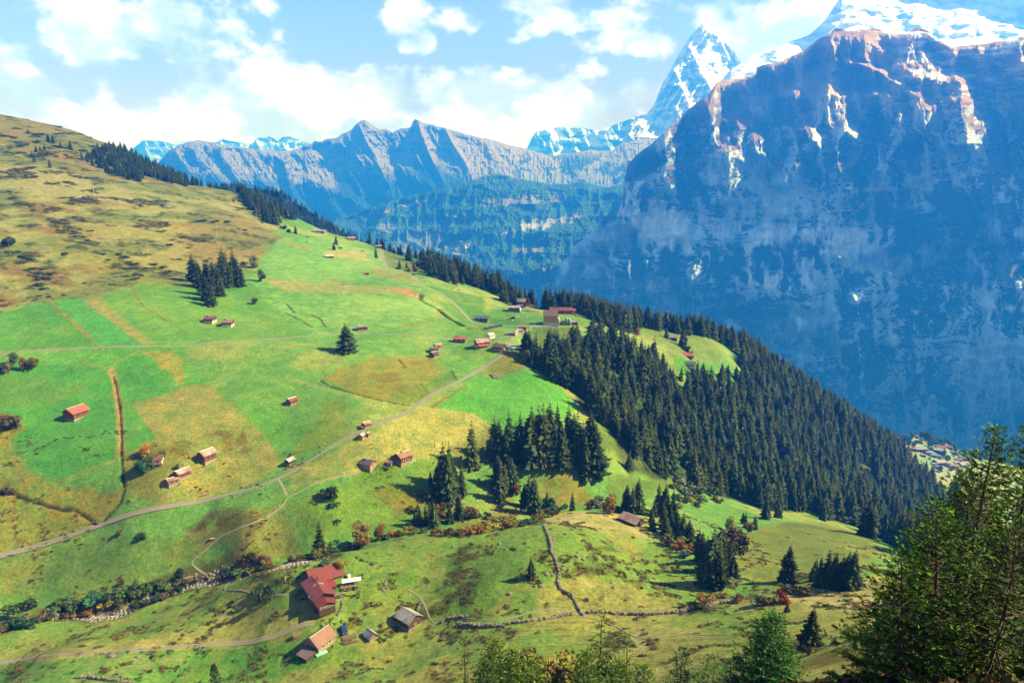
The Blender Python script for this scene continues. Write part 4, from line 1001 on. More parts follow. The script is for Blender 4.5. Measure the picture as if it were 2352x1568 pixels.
def spr_list(R, sc, lst, label, group):
    for q in lst:
        u, v = one(R, q[0], q[1]); hp = q[2] / sc * .9408
        p = hit(u, v, 25)
        H = hp * (p[1] * CP - p[2] * SP) * 1.2 / FPX * (1 if len(q) < 4 else q[3])
        p[2] = hgt(p[0], p[1]) - .2
        spruce_at(p, max(3.0, H), label, group, widen=rng.uniform(1.0, 1.3))
def make_leafy(u, v, size, colour, label, kind='tree', group=None, name=None, ymin=25, cat=None):
    """size = height in 2352-scale pixels"""
    p = hit(u, v, ymin)
    H = size * p[1] * 1.05 / FPX
    base = {'tree': 8.0, 'bush': 2.4, 'low': 1.7}[kind]
    var = int(rng.integers(0, 3))
    cm, lm = leafmesh(kind, colour, var)
    nm = name or {'tree': 'leafy_tree', 'bush': 'bush', 'low': 'low_shrub'}[kind]
    e = empty(nm, (p[0], p[1], hgt(p[0], p[1]) - .1), float(rng.uniform(0, 6.28)))
    s = H / base
    e.scale = (s * rng.uniform(.9, 1.2), s * rng.uniform(.9, 1.2), s)
    tag(e, label, cat or ('tree' if kind == 'tree' else 'bush'), group)
    link('crown', cm, e); link('trunk' if kind == 'tree' else 'stems', lm, e)
    return e
# ---- spruces one can pick out
spr_list(r1, 2.7506, [(1300,1200,165),(1335,1240,160),(1355,1290,175),(1390,1330,160),(1425,1365,140),(1440,1300,120),(1400,1240,150),(1440,1250,170),(1470,1270,160),(1490,1300,120),(1505,1180,180),(1530,1230,200),(1500,1240,170),(1575,1220,200),(1600,1235,160),(1625,1235,125),(1555,1240,120),(1380,1200,120),(1460,1200,120),(1320,1180,120)],
    'dark spruce in the isolated stand above the two white based chalets', 'spruces of the stand in the left meadow')
spr_list(s2, 2.904, [(1460,405,300)], 'tall lone spruce just left of the spruce row on the meadow edge', None)
spr_list(s2, 2.904, [(1620,330,260),(1650,350,250),(1720,370,330),(1800,330,280),(1880,370,350),(1960,380,380),(2040,400,290),(2000,360,260),(2090,390,280),(2150,400,120),(1690,360,200),(1840,350,230),(1930,300,300),(2010,300,310),(2060,280,290),(2140,330,330),(2200,380,330),(2290,430,390),(2240,420,300),(2330,470,330),(2180,300,250),(1770,360,250),(1910,390,260),(2110,410,200),(2260,470,260)],
    'tall dark spruce in the row along the green meadow edge', 'spruce row along the meadow edge')
spr_list(s2, 2.904, [(1640,560,220),(1660,650,230),(1690,600,200),(1740,580,220),(1720,520,180)], 'spruce in the small group left of the orange tree', 'spruces beside the orange tree')
spr_list(s2, 2.904, [(1860,700,220),(1900,740,260),(1830,690,160),(1990,690,110)], 'spruce on the stream bank right of the orange tree', 'spruces on the stream bank')
spr_list(s2, 2.904, [(2170,715,125)], 'small lone spruce on the rim above the stone wall', None)
spr_list(s2, 2.904, [(1260,620,350),(1290,640,300),(1230,560,200),(1320,560,220),(1270,650,160),(1345,600,180),(1385,600,200),(1210,600,190),(1165,540,110),(1300,560,300)], 'spruce in the clump right of the shingle roofed chalet', 'spruce clump right of the chalets')
spr_list(s2, 2.904, [(1080,820,150),(1130,820,140),(1190,830,170),(1300,800,120),(1370,770,150),(1060,790,100),(1160,790,130)], 'young spruce in the gully thicket below the clump', 'young spruces in the gully')
spr_list(s2, 2.904, [(385,1040,235)], 'solitary slender spruce standing by the stream gully above the red farmhouse', None)
spr_list(s2, 2.904, [(1875,1190,140)], 'small solitary spruce on the open pasture left of the stone wall', None)
spr_list(s3, 2.851, [(370,560,170),(410,580,180),(450,575,220)], 'spruce directly behind the brown roofed barn', 'spruces behind the brown barn')
spr_list(s3, 2.851, [(590,570,190),(640,600,210),(690,620,200),(620,690,190),(670,720,180),(550,700,130),(720,740,160),(760,770,190),(800,790,160),(640,740,150),(540,640,100),(700,680,170),(560,600,120)], 'spruce in the thicket right of the brown roofed barn', 'spruces right of the brown barn')
spr_list(s3, 2.851, [(870,860,170),(960,1080,370),(1000,1100,250),(920,980,230),(1040,1040,250),(1080,1000,200),(1110,1030,150),(890,920,200),(985,1060,300)], 'big spruce of the group standing alone at the centre of the lower right pasture', 'big spruces on the lower right pasture')
spr_list(s3, 2.851, [(1490,1060,245)], 'broad lone spruce behind the red and orange bushes', None)
spr_list(s3, 2.851, [(1710,1090,200),(1760,1090,240),(1810,1100,240),(1860,1110,220),(1900,1110,250),(1940,1115,270),(1680,1050,150),(1840,1120,180)], 'dark spruce of the group beside the foreground firs', 'dark spruces beside the foreground firs')
spr_list(s3, 2.851, [(1485,1265,75)], 'tiny bright green spruce below the red bush', None)
spr_list(s3, 2.851, [(1650,1530,290)], 'dark spruce standing alone at the bottom, right of the bright larch', None)
spr_list(s3, 2.851, [(1195,680,110),(1260,690,100),(1180,650,80),(1340,620,140),(1420,610,120)], 'small spruce at the edge of the big forest', 'small spruces at the forest edge')
spr_list(s1, 2.851, [(235,640,180),(260,660,200),(310,690,210),(340,690,150),(240,610,150),(290,650,140),(370,710,120),(420,730,210),(450,740,180),(470,800,90),(280,700,150),(390,760,140)], 'spruce at the forest tip beside the track and village huts', 'spruces at the forest tip')
spr_list(s1, 2.851, [(790,1110,135)], 'single pale spruce standing free on the green strip inside the forest', None)
spr_list(s1, 2.851, [(1340,570,140),(1320,560,120)], 'broad spruce beside the small grey barn in the forest clearing', 'spruces by the clearing barn')
spr_list(s1, 2.851, [(1215,500,70)], 'small spruce left of the clearing barn', None)
spr_list(s1, 2.851, [(1150,435,65)], 'small spruce on top of the forest clearing', None)
spr_list(s1, 2.851, [(1395,640,55),(1365,600,45),(1380,620,40)], 'little spruce behind the red roofed hut in the clearing', 'little spruces behind the clearing hut')
spr_list(s1, 2.851, [(1320,790,90),(1430,790,130),(1470,800,120),(1500,800,90),(1600,800,120),(1640,800,110),(1400,790,90),(1700,790,90)], 'spruce silhouetted against the lower edge of the clearing', 'spruces below the clearing')
spr_list(s4, 2.187, [(235,700,120),(470,790,190),(560,800,150),(620,820,200),(500,780,160),(650,810,170),(930,570,110),(950,590,90)], 'tall spruce at the lower end of the forest beside the foreground firs', 'spruces at the lower forest end')
spr_list(r5, 2.904, [(420,862,175)], 'big bushy dark conifer alone in the middle of the green meadow', None)
ALLTREES[-1][4] = 1.75; ALLTREES[-1][2] = 4
spr_list(r5, 2.904, [(633,202,76)], 'lone spruce beside the upper track', None)
spr_list(r5, 2.904, [(350,106,62),(334,147,56)], 'one of two neighbouring small spruces high on the meadow', 'pair of small spruces on the upper meadow')
spr_list(r5, 2.904, [(590,98,98),(640,108,72),(675,112,78),(692,122,60),(735,142,66),(760,150,48),(790,172,60),(806,177,66),(865,222,112),(915,200,70),(928,262,52),(800,282,66),(850,272,42),(900,284,56),(572,70,40)],
    'spruce in the loose line along the skyline above the track', 'spruces along the middle skyline')
spr_list(r5, 2.904, [(1655,505,100),(1690,505,100),(1740,505,118),(1770,505,60),(1720,498,90),(1610,520,100),(1590,520,90),(1640,480,80)], 'dark spruce behind the grey roofed village house', 'spruces behind the village house')
spr_list(r1, 2.7506, [(1985,882,56)], 'small round spruce on the slope left of the grey skyline barns', None)
spr_list(r1, 2.7506, [(1568,668,26),(1760,812,34),(1780,795,90),(1845,822,108),(1800,806,100),(1820,800,90)], 'spruce at the lower tip of the upper left forest', 'spruces at the tip of the upper forest')
spr_list(r1, 2.7506, [(190,212,32),(325,262,46),(355,275,52),(230,402,62),(245,335,42),(335,438,54),(300,320,40),(470,300,40),(550,390,60),(480,320,40),(410,310,40),(270,330,36),(215,370,40)], 'small dark conifer scattered on the rusty upper slope', 'small conifers on the rusty slope')
spr_list(c3, 9.8, [(370, 560, 300),(330,540,240),(150,470,330),(60,430,320),(220,470,330),(270,480,300)], 'dark spruce left of the grey roofed village house', 'spruces left of the village house')
# ---- dense woods
def inpoly_trees(pts, spacing, hmin, hmax, label, group, dense=1.0, plan_poly=None):
    P = plan(pts, True, 20) if plan_poly is None else plan_poly
    x0, y0 = P.min(0); x1, y1 = P.max(0)
    gx = np.arange(x0, x1, spacing); gy = np.arange(y0, y1, spacing * .9)
    A, B = np.meshgrid(gx, gy)
    A = A + rng.uniform(-.42, .42, A.shape) * spacing; B = B + rng.uniform(-.42, .42, B.shape) * spacing
    A = A.ravel(); B = B.ravel()
    k = inside(A, B, P) & (rng.random(A.shape) < dense) & (fbm(A / 28, B / 28, 3, 404) > -.40)
    for a, b in zip(A[k], B[k]):
        spruce_at((a, b, float(hgt(a, b)) - .2), rng.uniform(hmin, hmax) * (1 if rng.random() > .12 else .6), label, group, widen=rng.uniform(1.0, 1.5))
DL = 'spruce among the dense forest covering the right hand slope'; DGp = 'spruces of the dense forest'
inpoly_trees(FOREST_POLYS[0], 6.5, 11, 30, DL, DGp, .95)
inpoly_trees(FOREST_POLYS[2], 6.8, 12, 29, DL, DGp, .93)
inpoly_trees(FOREST_POLYS[1], 7.4, 17, 25, 'spruce among the wood on the crest right of the village', 'spruces of the crest wood', .93)
# the steep side beyond the crest carries the same wood
kk = np.linspace(0.06, 0.62, 40); ry = ridgeY(kk)
band = np.concatenate([np.stack([kk * (ry - 12), ry - 12], 1), np.stack([kk[::-1] * (ry[::-1] + 45), ry[::-1] + 45], 1)])
inpoly_trees(None, 7.0, 17, 25, 'spruce on the skyline of the forested crest', 'spruces on the right skyline', .85, band)
LF = 'spruce among the wood on the upper left crest'; LFG = 'spruces of the upper left wood'
inpoly_trees(r1([(560,400),(700,470),(850,520),(950,540),(960,490),(1250,570),(1340,560),(1200,450),(1000,370),(820,310),(720,310),(640,340)]), 8.0, 10, 16, LF, LFG, .9)
inpoly_trees(r1([(1340,560),(1480,585),(1600,600),(1590,560),(1500,540),(1360,540)]), 8.0, 9, 14, LF, LFG, .8)
inpoly_trees(r1([(1600,640),(1700,750),(1800,800),(1870,815),(1850,760),(1990,800),(1980,740),(1800,640),(1650,590),(1600,600)]), 8.0, 13, 20, LF, LFG, .9)
inpoly_trees(r5([(950,250),(1010,330),(1100,350),(1150,385),(1300,405),(1400,430),(1500,470),(1600,530),(1640,490),(1560,430),(1400,350),(1250,290),(1130,260),(960,200)]), 7.5, 15, 24, 'spruce in the wood on the middle crest above the track', 'spruces of the middle crest wood', .85)
# ---- split: the 300 that show largest are things, the rest one mass
def px_height(t):
    p = t[0]
    u, v = proj(p[0], p[1], p[2] + t[1] * .5)
    h = t[1] * FPX / p[1]
    if not (-20 < u < 2372 and -20 < v < 1620): return 0
    # mostly hidden trees rank low
    q = hit(u, v, 25)
    return h * (1.0 if q[1] > p[1] - 12 else .15)
sc_ = np.array([px_height(t) + (1000 if t[6] not in (DGp, LFG, 'spruces on the right skyline', 'spruces of the crest wood', 'spruces of the middle crest wood') else 0) for t in ALLTREES])
order = np.argsort(-sc_)
NIND = 298
for i in order[:NIND]:
    p, H, var, rot, wd, label, group = ALLTREES[i]
    e = empty('spruce_tree', p, rot); s = H / 20.0
    e.scale = (s * wd, s * wd, s)
    tag(e, label, 'tree', group)
    link('crown', SPR[var], e); link('trunk', TRK, e)
rest = [ALLTREES[i] for i in order[NIND:] if sc_[i] > 0 or ALLTREES[i][0][1] > 150]
# trees on the wooded hill behind the crest
hp = HILL_P.reshape(-1, 3)
for i in rng.integers(0, len(hp), 900):
    q = hp[i]; rest.append([q - [0, 0, 1.0], rng.uniform(12, 20), int(rng.integers(0, 6)), rng.uniform(0, 6.28), 1.2, None, None])
print('spruces', len(ALLTREES), 'mass', len(rest))
def mass_object(name, label, items, protos, base):
    me = bpy.data.meshes.new(name)
    n = len(items)
    me.vertices.add(n); me.vertices.foreach_set('co', np.array([t[0] for t in items], np.float32).ravel())
    def attr(nm, typ, arr):
        a = me.attributes.new(nm, typ, 'POINT')
        a.data.foreach_set('vector' if typ == 'FLOAT_VECTOR' else 'value', np.asarray(arr).ravel())
    attr('tscale', 'FLOAT_VECTOR', np.array([[t[1] / base * t[4], t[1] / base * t[4], t[1] / base] for t in items], np.float32))
    attr('trot', 'FLOAT_VECTOR', np.array([[0, 0, t[3]] for t in items], np.float32))
    attr('tvar', 'INT', np.array([t[2] for t in items], np.int32))
    o = link(name, me); tag(o, label, 'woodland', kind='stuff')
    ng = bpy.data.node_groups.new(name + '_scatter', 'GeometryNodeTree')
    ng.interface.new_socket('Geometry', in_out='INPUT', socket_type='NodeSocketGeometry')
    ng.interface.new_socket('Geometry', in_out='OUTPUT', socket_type='NodeSocketGeometry')
    L = ng.links.new
    gi = ng.nodes.new('NodeGroupInput'); go = ng.nodes.new('NodeGroupOutput')
    jn = ng.nodes.new('GeometryNodeJoinGeometry')
    for pr in reversed(protos):
        oi = ng.nodes.new('GeometryNodeObjectInfo'); oi.inputs['Object'].default_value = pr; oi.inputs['As Instance'].default_value = True
        oi.transform_space = 'ORIGINAL'
        L(oi.outputs['Geometry'], jn.inputs[0])
    ip = ng.nodes.new('GeometryNodeInstanceOnPoints')
    L(gi.outputs[0], ip.inputs['Points']); L(jn.outputs[0], ip.inputs['Instance']); ip.inputs['Pick Instance'].default_value = True
    def na(nm, dt):
        q = ng.nodes.new('GeometryNodeInputNamedAttribute'); q.data_type = dt; q.inputs[0].default_value = nm
        return q.outputs[0]
    L(na('tvar', 'INT'), ip.inputs['Instance Index']); L(na('tscale', 'FLOAT_VECTOR'), ip.inputs['Scale'])
    er = ng.nodes.new('FunctionNodeEulerToRotation'); L(na('trot', 'FLOAT_VECTOR'), er.inputs[0]); L(er.outputs[0], ip.inputs['Rotation'])
    L(ip.outputs[0], go.inputs[0])
    md = o.modifiers.new('scatter', 'NODES'); md.node_group = ng
    return o
protos = []
for m_ in SPR:
    protos.append(next(o for o in COL.objects if o.data == m_))
mass_object('spruce_forest', 'mass of dark spruces covering the slopes beyond the nearer trees', rest, protos, 20.0)
# ------------------------------------------------------------------ roads, paths and tracks draped on the slopes
def resample(P, step):
    s = np.concatenate([[0], np.cumsum(np.hypot(*np.diff(P, axis=0).T))])
    t = np.arange(0, s[-1], step)
    return np.stack([np.interp(t, s, P[:, 0]), np.interp(t, s, P[:, 1])], 1)
def smooth_line(P, n=4):
    P = P.copy()
    for _ in range(n):
        P[1:-1] = P[1:-1] * .5 + (P[:-2] + P[2:]) * .25
    return P
def track_mat(name, col, grassy=0.0):
    m = bpy.data.materials.new(name); m.use_nodes = True; nt = m.node_tree; L = nt.links.new
    b = nt.nodes['Principled BSDF']
    tc = N(nt, 'ShaderNodeTexCoord'); at = N(nt, 'ShaderNodeVertexColor', layer_name='Col')
    nz = N(nt, 'ShaderNodeTexNoise', inp={'Scale': 1.6, 'Detail': 7.0, 'Roughness': .7}); L(tc.outputs['Object'], nz.inputs['Vector'])
    c = mixrgb(nt, nz.outputs[0], tuple(x * .65 for x in col), tuple(x * 1.35 for x in col))
    g = mixrgb(nt, mth(nt, 'MULTIPLY', at.outputs[0], grassy), c, (.10, .13, .035))
    L(g, b.inputs['Base Color']); b.inputs['Roughness'].default_value = .95
    return m
GRAVEL = (.155, .145, .135)
def road(name, label, pts, w, mat, lift=.14, col=None):
    P = resample(smooth_line(resample(plan(pts, step=10), 2.0), 6), 1.2)
    n = len(P)
    T = np.gradient(P, axis=0); T /= np.linalg.norm(T, axis=1, keepdims=True) + 1e-9
    Nn = np.stack([-T[:, 1], T[:, 0]], 1)
    offs = np.linspace(-.5, .5, 7)
    ww = w * (1 + .16 * fbm(np.arange(n) / 9., np.zeros(n), 3, len(name) + n))
    XY = P[:, None] + Nn[:, None] * offs[None, :, None] * ww[:, None, None]
    Z = hgt(XY[..., 0], XY[..., 1])
    zc = Z[:, 3:4]
    Z = np.maximum(Z, zc * .6 + Z * .4) + lift
    Z[:, 0] -= lift + .12; Z[:, -1] -= lift + .12
    V = np.concatenate([XY, Z[..., None]], -1).reshape(-1, 3)
    g = np.abs(offs)
    mid = np.where(g < .1, .8, np.where(g > .45, .75, 0.0))
    c = np.repeat(mid[None], n, 0).ravel()
    me = new_mesh(name, V, grid_faces(n, 7), [mat], colr=np.stack([c] * 3, 1), smooth=True)
    o = link(name, me); tag(o, label, kind='structure')
    return o
M_ROAD = track_mat('gravel_road', GRAVEL, .15); M_TRACK = track_mat('two_wheel_track', (.18, .16, .13), .95); M_PATH = track_mat('foot_path', (.19, .165, .13), .4)
road('road', 'grey gravel road climbing diagonally through the meadows to the hamlet', [(-60, 1288)] + s5([(0, 462), (250, 395), (480, 325), (700, 245), (900, 175), (1100, 125), (1300, 95), (1500, 55), (1700, 5)]) + [(590, 1118), (640, 1098), (700, 1065), (760, 1025), (820, 992)] + s2([(640, 170), (720, 130), (850, 65), (960, 40), (1030, 5)])[1:] + r5([(900, 1270), (940, 1225), (1040, 1160), (1200, 1085), (1400, 975), (1530, 890), (1570, 840), (1575, 790), (1620, 755), (1700, 715), (1760, 675), (1800, 650)]), 2.5, M_ROAD)
road('road', 'narrow grey lane crossing the upper meadows on the left', [(-40, 812)] + r4([(0, 238), (250, 205), (660, 185), (1000, 178), (1200, 178), (1700, 140), (2270, 95)]) + r5([(140, 757), (300, 742), (600, 740), (800, 742), (1000, 765), (1200, 780), (1430, 780), (1570, 760)]), 1.7, M_ROAD)
road('track', 'two wheel track winding up the meadow to the skyline hut', c8([(2352, 1280), (2270, 1270), (2200, 1240), (2100, 1130), (2000, 1030), (1900, 950), (1800, 880), (1700, 860), (1620, 840), (1570, 790), (1530, 730), (1480, 690), (1400, 655), (1250, 625), (1190, 590), (1150, 530), (1140, 500), (1165, 480), (1130, 440), (1150, 410), (1110, 385)]), 3.0, M_TRACK)
road('road', 'pale lane joining the dark roofed house to the big barn', c2([(860, 200), (950, 235), (1100, 250), (1400, 270), (1700, 285), (1950, 290), (2200, 275), (2352, 285)]) + c3([(1500, 1050)]), 2.4, M_ROAD)
road('path', 'short pale link path between the road and the lower footpath', r4([(1865, 1065), (1900, 1130), (1932, 1200)]), 1.5, M_PATH)
road('path', 'footpath running below the meadow to the chalets', s2([(155, 620), (400, 500), (680, 435), (800, 385)]), 0.8, M_PATH)
road('path', 'footpath going down the brown slope to the stream bridge', r4([(1932, 1200), (1900, 1255), (1780, 1330), (1640, 1400), (1480, 1445)]) + s5([(1535, 340), (1530, 380), (1450, 440), (1330, 515), (1400, 540), (1460, 580), (1540, 630)]), 0.75, M_PATH)
road('path', 'footpath looping over the knoll to the red farmhouse', s5([(1590, 640), (1680, 640), (1600, 680), (1630, 710), (1720, 705), (1880, 750), (2000, 745), (2130, 735)]), 0.7, M_PATH)
road('track', 'two wheel farm track leading to the lower farm buildings', [(-50, 1528)] + s5([(0, 1228), (250, 1185), (600, 1155), (1000, 1135), (1500, 1095), (1850, 1075), (2050, 1010), (2180, 940), (2290, 940)]), 2.5, M_TRACK)
road('path', 'stony footpath curving past the silver roofed barn', c1([(1730, 400), (1860, 440), (1960, 540), (1980, 660), (2040, 760), (2060, 900)]) + s2([(1165, 1525), (1240, 1520)]), 0.7, M_PATH)
road('path', 'cattle path following the stone walls across the pasture', s6([(120, 175), (190, 150), (300, 130), (400, 150), (520, 155), (650, 120), (770, 80), (880, 85), (960, 115), (1050, 145), (1150, 158), (1220, 205), (1300, 250), (1390, 265), (1430, 240), (1560, 225), (1700, 235), (1900, 235), (2100, 230), (2230, 210)]), .6, M_PATH)
road('path', 'gravel drive on the knoll behind the village house', c3([(740, 650), (770, 610), (830, 560), (860, 510), (800, 500)]), 2.2, M_PATH)

# ------------------------------------------------------------------ buildings
def roof_mat(name, col, col2=None, streak=0.3, rough=.5, metal=0.0, rib=True):
    if name in MATS: return MATS[name]
    m = bpy.data.materials.new(name); m.use_nodes = True; nt = m.node_tree; L = nt.links.new
    b = nt.nodes['Principled BSDF']
    tc = N(nt, 'ShaderNodeTexCoord')
    wv = N(nt, 'ShaderNodeTexWave', bands_direction='X', inp={'Scale': .9, 'Distortion': .4, 'Detail': 1.0}); L(tc.outputs['Object'], wv.inputs['Vector'])
    mp = N(nt, 'ShaderNodeMapping'); mp.inputs['Scale'].default_value = (.55, .12, .12); L(tc.outputs['Object'], mp.inputs[0])
    nz = N(nt, 'ShaderNodeTexNoise', inp={'Scale': 1.3, 'Detail': 6.0, 'Roughness': .65}); L(mp.outputs[0], nz.inputs['Vector'])
    ra = N(nt, 'ShaderNodeMapRange', inp={1: .42, 2: .58}); L(nz.outputs[0], ra.inputs[0])
    c2_ = col2 if col2 is not None else tuple(x * (1 - streak) for x in col)
    base = mixrgb(nt, ra.outputs[0], col, c2_)
    if rib: base = mixrgb(nt, mth(nt, 'MULTIPLY', wv.outputs[0], .28), base, tuple(x * .55 for x in col))
    L(base, b.inputs['Base Color']); b.inputs['Roughness'].default_value = rough; b.inputs['Metallic'].default_value = metal
    MATS[name] = m
    return m
RM = dict(red=roof_mat('red_sheet_roof', (.17, .028, .026), (.12, .032, .03)), redb=roof_mat('bright_red_roof', (0.360, 0.068, 0.053), (0.255, 0.083, 0.068)), pink=roof_mat('faded_red_roof', (.19, .062, .055), (.12, .05, .045)),
          grey=roof_mat('grey_sheet_roof', (0.182, 0.182, 0.189), (0.133, 0.126, 0.126)), silver=roof_mat('silver_sheet_roof', (0.310, 0.310, 0.322), (0.186, 0.167, 0.161), rough=.4), patch=roof_mat('patched_sheet_roof', (0.310, 0.291, 0.291), (0.186, 0.081, 0.062)),
          dark=roof_mat('dark_slate_roof', (.065, .06, .065), (.09, .075, .08)), purple=roof_mat('dark_purple_roof', (.10, .07, .085), (.12, .085, .095)), bluegrey=roof_mat('blue_grey_roof', (.05, .08, .11), (.07, .10, .13)),
          shingle=roof_mat('larch_shingle_roof', (0.255, 0.128, 0.072), (0.178, 0.102, 0.068), rib=False), rust=roof_mat('rusty_sheet_roof', (0.208, 0.096, 0.068), (0.288, 0.216, 0.192)), brown=roof_mat('brown_board_roof', (.17, .12, .10), (.24, .13, .10)), white=roof_mat('whitish_roof', (0.394, 0.381, 0.388), (0.286, 0.245, 0.245)))
def wall_mat(name, col, logs=True):
    if name in MATS: return MATS[name]
    m = bpy.data.materials.new(name); m.use_nodes = True; nt = m.node_tree; L = nt.links.new
    b = nt.nodes['Principled BSDF']
    tc = N(nt, 'ShaderNodeTexCoord')
    wv = N(nt, 'ShaderNodeTexWave', bands_direction='Z', inp={'Scale': 1.1, 'Distortion': .3}); L(tc.outputs['Object'], wv.inputs['Vector'])
    nz = N(nt, 'ShaderNodeTexNoise', inp={'Scale': 1.2, 'Detail': 5.0}); L(tc.outputs['Object'], nz.inputs['Vector'])
    base = mixrgb(nt, nz.outputs[0], tuple(x * .6 for x in col), tuple(min(.9, x * 1.35) for x in col))
    if logs: base = mixrgb(nt, mth(nt, 'MULTIPLY', wv.outputs[0], .45), base, tuple(x * .4 for x in col))
    L(base, b.inputs['Base Color']); b.inputs['Roughness'].default_value = .85
    MATS[name] = m
    return m
WM = dict(wood=wall_mat('dark_log_wall', (.075, .032, .022)), red=wall_mat('reddish_log_wall', (.15, .048, .028)), orange=wall_mat('orange_board_wall', (.42, .13, .03)), yellow=wall_mat('yellow_board_wall', (.55, .33, .10)), white=wall_mat('whitewashed_wall', (.55, .52, .48), False),
          stone=wall_mat('rubble_stone_wall', (.24, .205, .175), False), grey=wall_mat('weathered_board_wall', (.20, .15, .12)), cream=wall_mat('cream_wall', (.72, .62, .48), False), dark=wall_mat('nearly_black_wall', (.045, .03, .028)))
M_GLASS = mat_plain('window_glass', (.02, .03, .04), .12, .1, spec=.6)
M_STONE = mat_plain('dry_stone', (.15, .135, .125), .95, .45, 2.5, .5)
M_WHITE = mat_plain('white_paint', (.78, .77, .74), .6, .06)
M_TIM = mat_plain('weathered_timber', (.22, .17, .13), .9, .3, 3)
M_METAL = mat_plain('galvanised_metal', (.45, .47, .48), .4, .12, 2, metal=.5)
def chalet(u, v, wpx, label, roof='grey', wall='wood', ar=.8, rot=0.0, hw=.42, pitch=.42, base=None, basewall='stone', chim=False, group=None, over=.10, roof2=None, balcony=False, lean=None, name='chalet', cat='hut', door=True, wins=2, ymin=60, doorcol=None, lift=0.0):
    """gabled building. wpx: long side seen in 2352-scale pixels. rot (deg): ridge direction, 0 = ridge across the view, 90 = gable to the viewer.
    hw: eaves height/width of the gable; ar: gable width / ridge length"""
    p = hit(u, v, ymin)
    dist = p[1] * CP - p[2] * SP
    Lr = wpx * dist / FPX * .82
    W = Lr * ar; H = W * hw + .6
    az = -math.atan2(p[0], p[1])
    e = empty(name, (p[0], p[1], 0), math.radians(rot) + az)
    ca, sa = math.cos(e.rotation_euler[2]), math.sin(e.rotation_euler[2])
    zs = [float(hgt(p[0] + ca * x - sa * y, p[1] + sa * x + ca * y)) for x in (-Lr / 2, 0, Lr / 2) for y in (-W / 2, 0, W / 2)]
    z0 = float(np.mean(zs)) * .6 + min(zs) * .4 + lift; zl = min(zs) - z0 - .5
    e.location.z = z0 + .1
    tag(e, label, cat, group)
    hx, hy = Lr / 2, W / 2
    rise = W / 2 * pitch * 1.15
    bh = (base if base is not None else .10) * H + .12
    mb = MB(); mb.box(-hx - .06, hx + .06, -hy - .06, hy + .06, zl, bh)
    link('foundation', mb.mesh('foundation', [WM[basewall]]), e)
    # walls with gable ends
    v_ = [(-hx, -hy, bh), (hx, -hy, bh), (hx, hy, bh), (-hx, hy, bh), (-hx, -hy, H), (hx, -hy, H), (hx, hy, H), (-hx, hy, H), (-hx, 0, H + rise), (hx, 0, H + rise)]
    f_ = [(0, 1, 5, 4), (2, 3, 7, 6), (1, 2, 6, 9, 5), (3, 0, 4, 8, 7)]
    wl = link('wall', new_mesh('wall', np.array(v_), f_, [WM[wall]]), e)
    ov = max(.35, over * W); th = .16
    k = rise / hy
    for sgn, mname in ((-1, roof), (1, roof2 or roof)):
        yo = hy + ov; zo = H + rise - k * yo
        x0, x1 = -hx - ov, hx + ov
        a = [(x0, 0, H + rise + .08), (x1, 0, H + rise + .08), (x1, sgn * yo, zo + .08), (x0, sgn * yo, zo + .08)]
        b_ = [(x, y, z + th) for x, y, z in a]
        F = [(0, 1, 2, 3), (4, 7, 6, 5), (0, 4, 5, 1), (1, 5, 6, 2), (2, 6, 7, 3), (3, 7, 4, 0)]
        link('roof', new_mesh('roof_side', np.array(a + b_), F, [RM[mname]]), e)
    cap = MB().tube([(-hx - ov, 0, H + rise + th + .06), (hx + ov, 0, H + rise + th + .06)], .11, 5)
    link('ridge_cap', cap.mesh('ridge_cap', [M_METAL]), e)
    # door and windows on the sides that face the valley
    if door:
        dh = min(1.9, H * .6); dw = min(1.3, W * .22)
        d = MB(); d.box(hx + .0, hx + .07, -dw / 2, dw / 2, .05, dh); dd = link('door', d.mesh('door', [WM['grey'] if doorcol is None else doorcol]), e)
    nW = wins
    for q in range(nW):
        x = (q + .5) / nW * Lr * .8 - Lr * .4
        s_ = min(.55, H * .16)
        zc = bh + (H - bh) * .55
        fr = MB(); fr.box(x - s_ - .1, x + s_ + .1, -hy - .06, -hy - .003, zc - s_ - .1, zc + s_ + .1)
        w_ = link('window', fr.mesh('window', [M_WHITE if wall in ('white', 'cream', 'stone') or cat == 'house' else WM['grey']]), e)
        gl = MB(); gl.box(x - s_, x + s_, -hy - .075, -hy - .062, zc - s_, zc + s_); link('pane', gl.mesh('pane', [M_GLASS]), w_)
    if wins:
        s_ = min(.5, H * .15); zc = H + rise * .15
        for y in (-W * .26, W * .26):
            fr = MB(); fr.box(hx + .003, hx + .06, y - s_, y + s_, zc - s_ * 1.1, zc + s_ * 1.1)
            w_ = link('window', fr.mesh('window', [WM['grey']]), e)
            gl = MB(); gl.box(hx + .062, hx + .075, y - s_ * .75, y + s_ * .75, zc - s_ * .8, zc + s_ * .8); link('pane', gl.mesh('pane', [M_GLASS]), w_)
    if chim:
        c = MB(); c.box(-hx * .3 - .3, -hx * .3 + .3, -.75, -.15, H + rise * .5, H + rise + 1.0); c.box(-hx * .3 - .4, -hx * .3 + .4, -.85, -.05, H + rise + 1.0, H + rise + 1.15)
        link('chimney', c.mesh('chimney', [WM['stone']]), e)
    if balcony:
        c = MB(); zb = bh + .25
        c.box(-hx, hx, -hy - 1.1, -hy - .01, zb - .12, zb); c.box(-hx, hx, -hy - 1.12, -hy - 1.02, zb + .75, zb + .87)
        for q in range(int(Lr / .5) + 1): c.box(-hx + q * .5 - .04, -hx + q * .5 + .04, -hy - 1.1, -hy - 1.03, zb, zb + .8)
        for q in (-hx + .1, hx - .1): c.box(q - .08, q + .08, -hy - 1.08, -hy - .92, zl, zb - .12)
        link('balcony', c.mesh('balcony', [WM['wood'] if balcony is True else M_WHITE]), e)
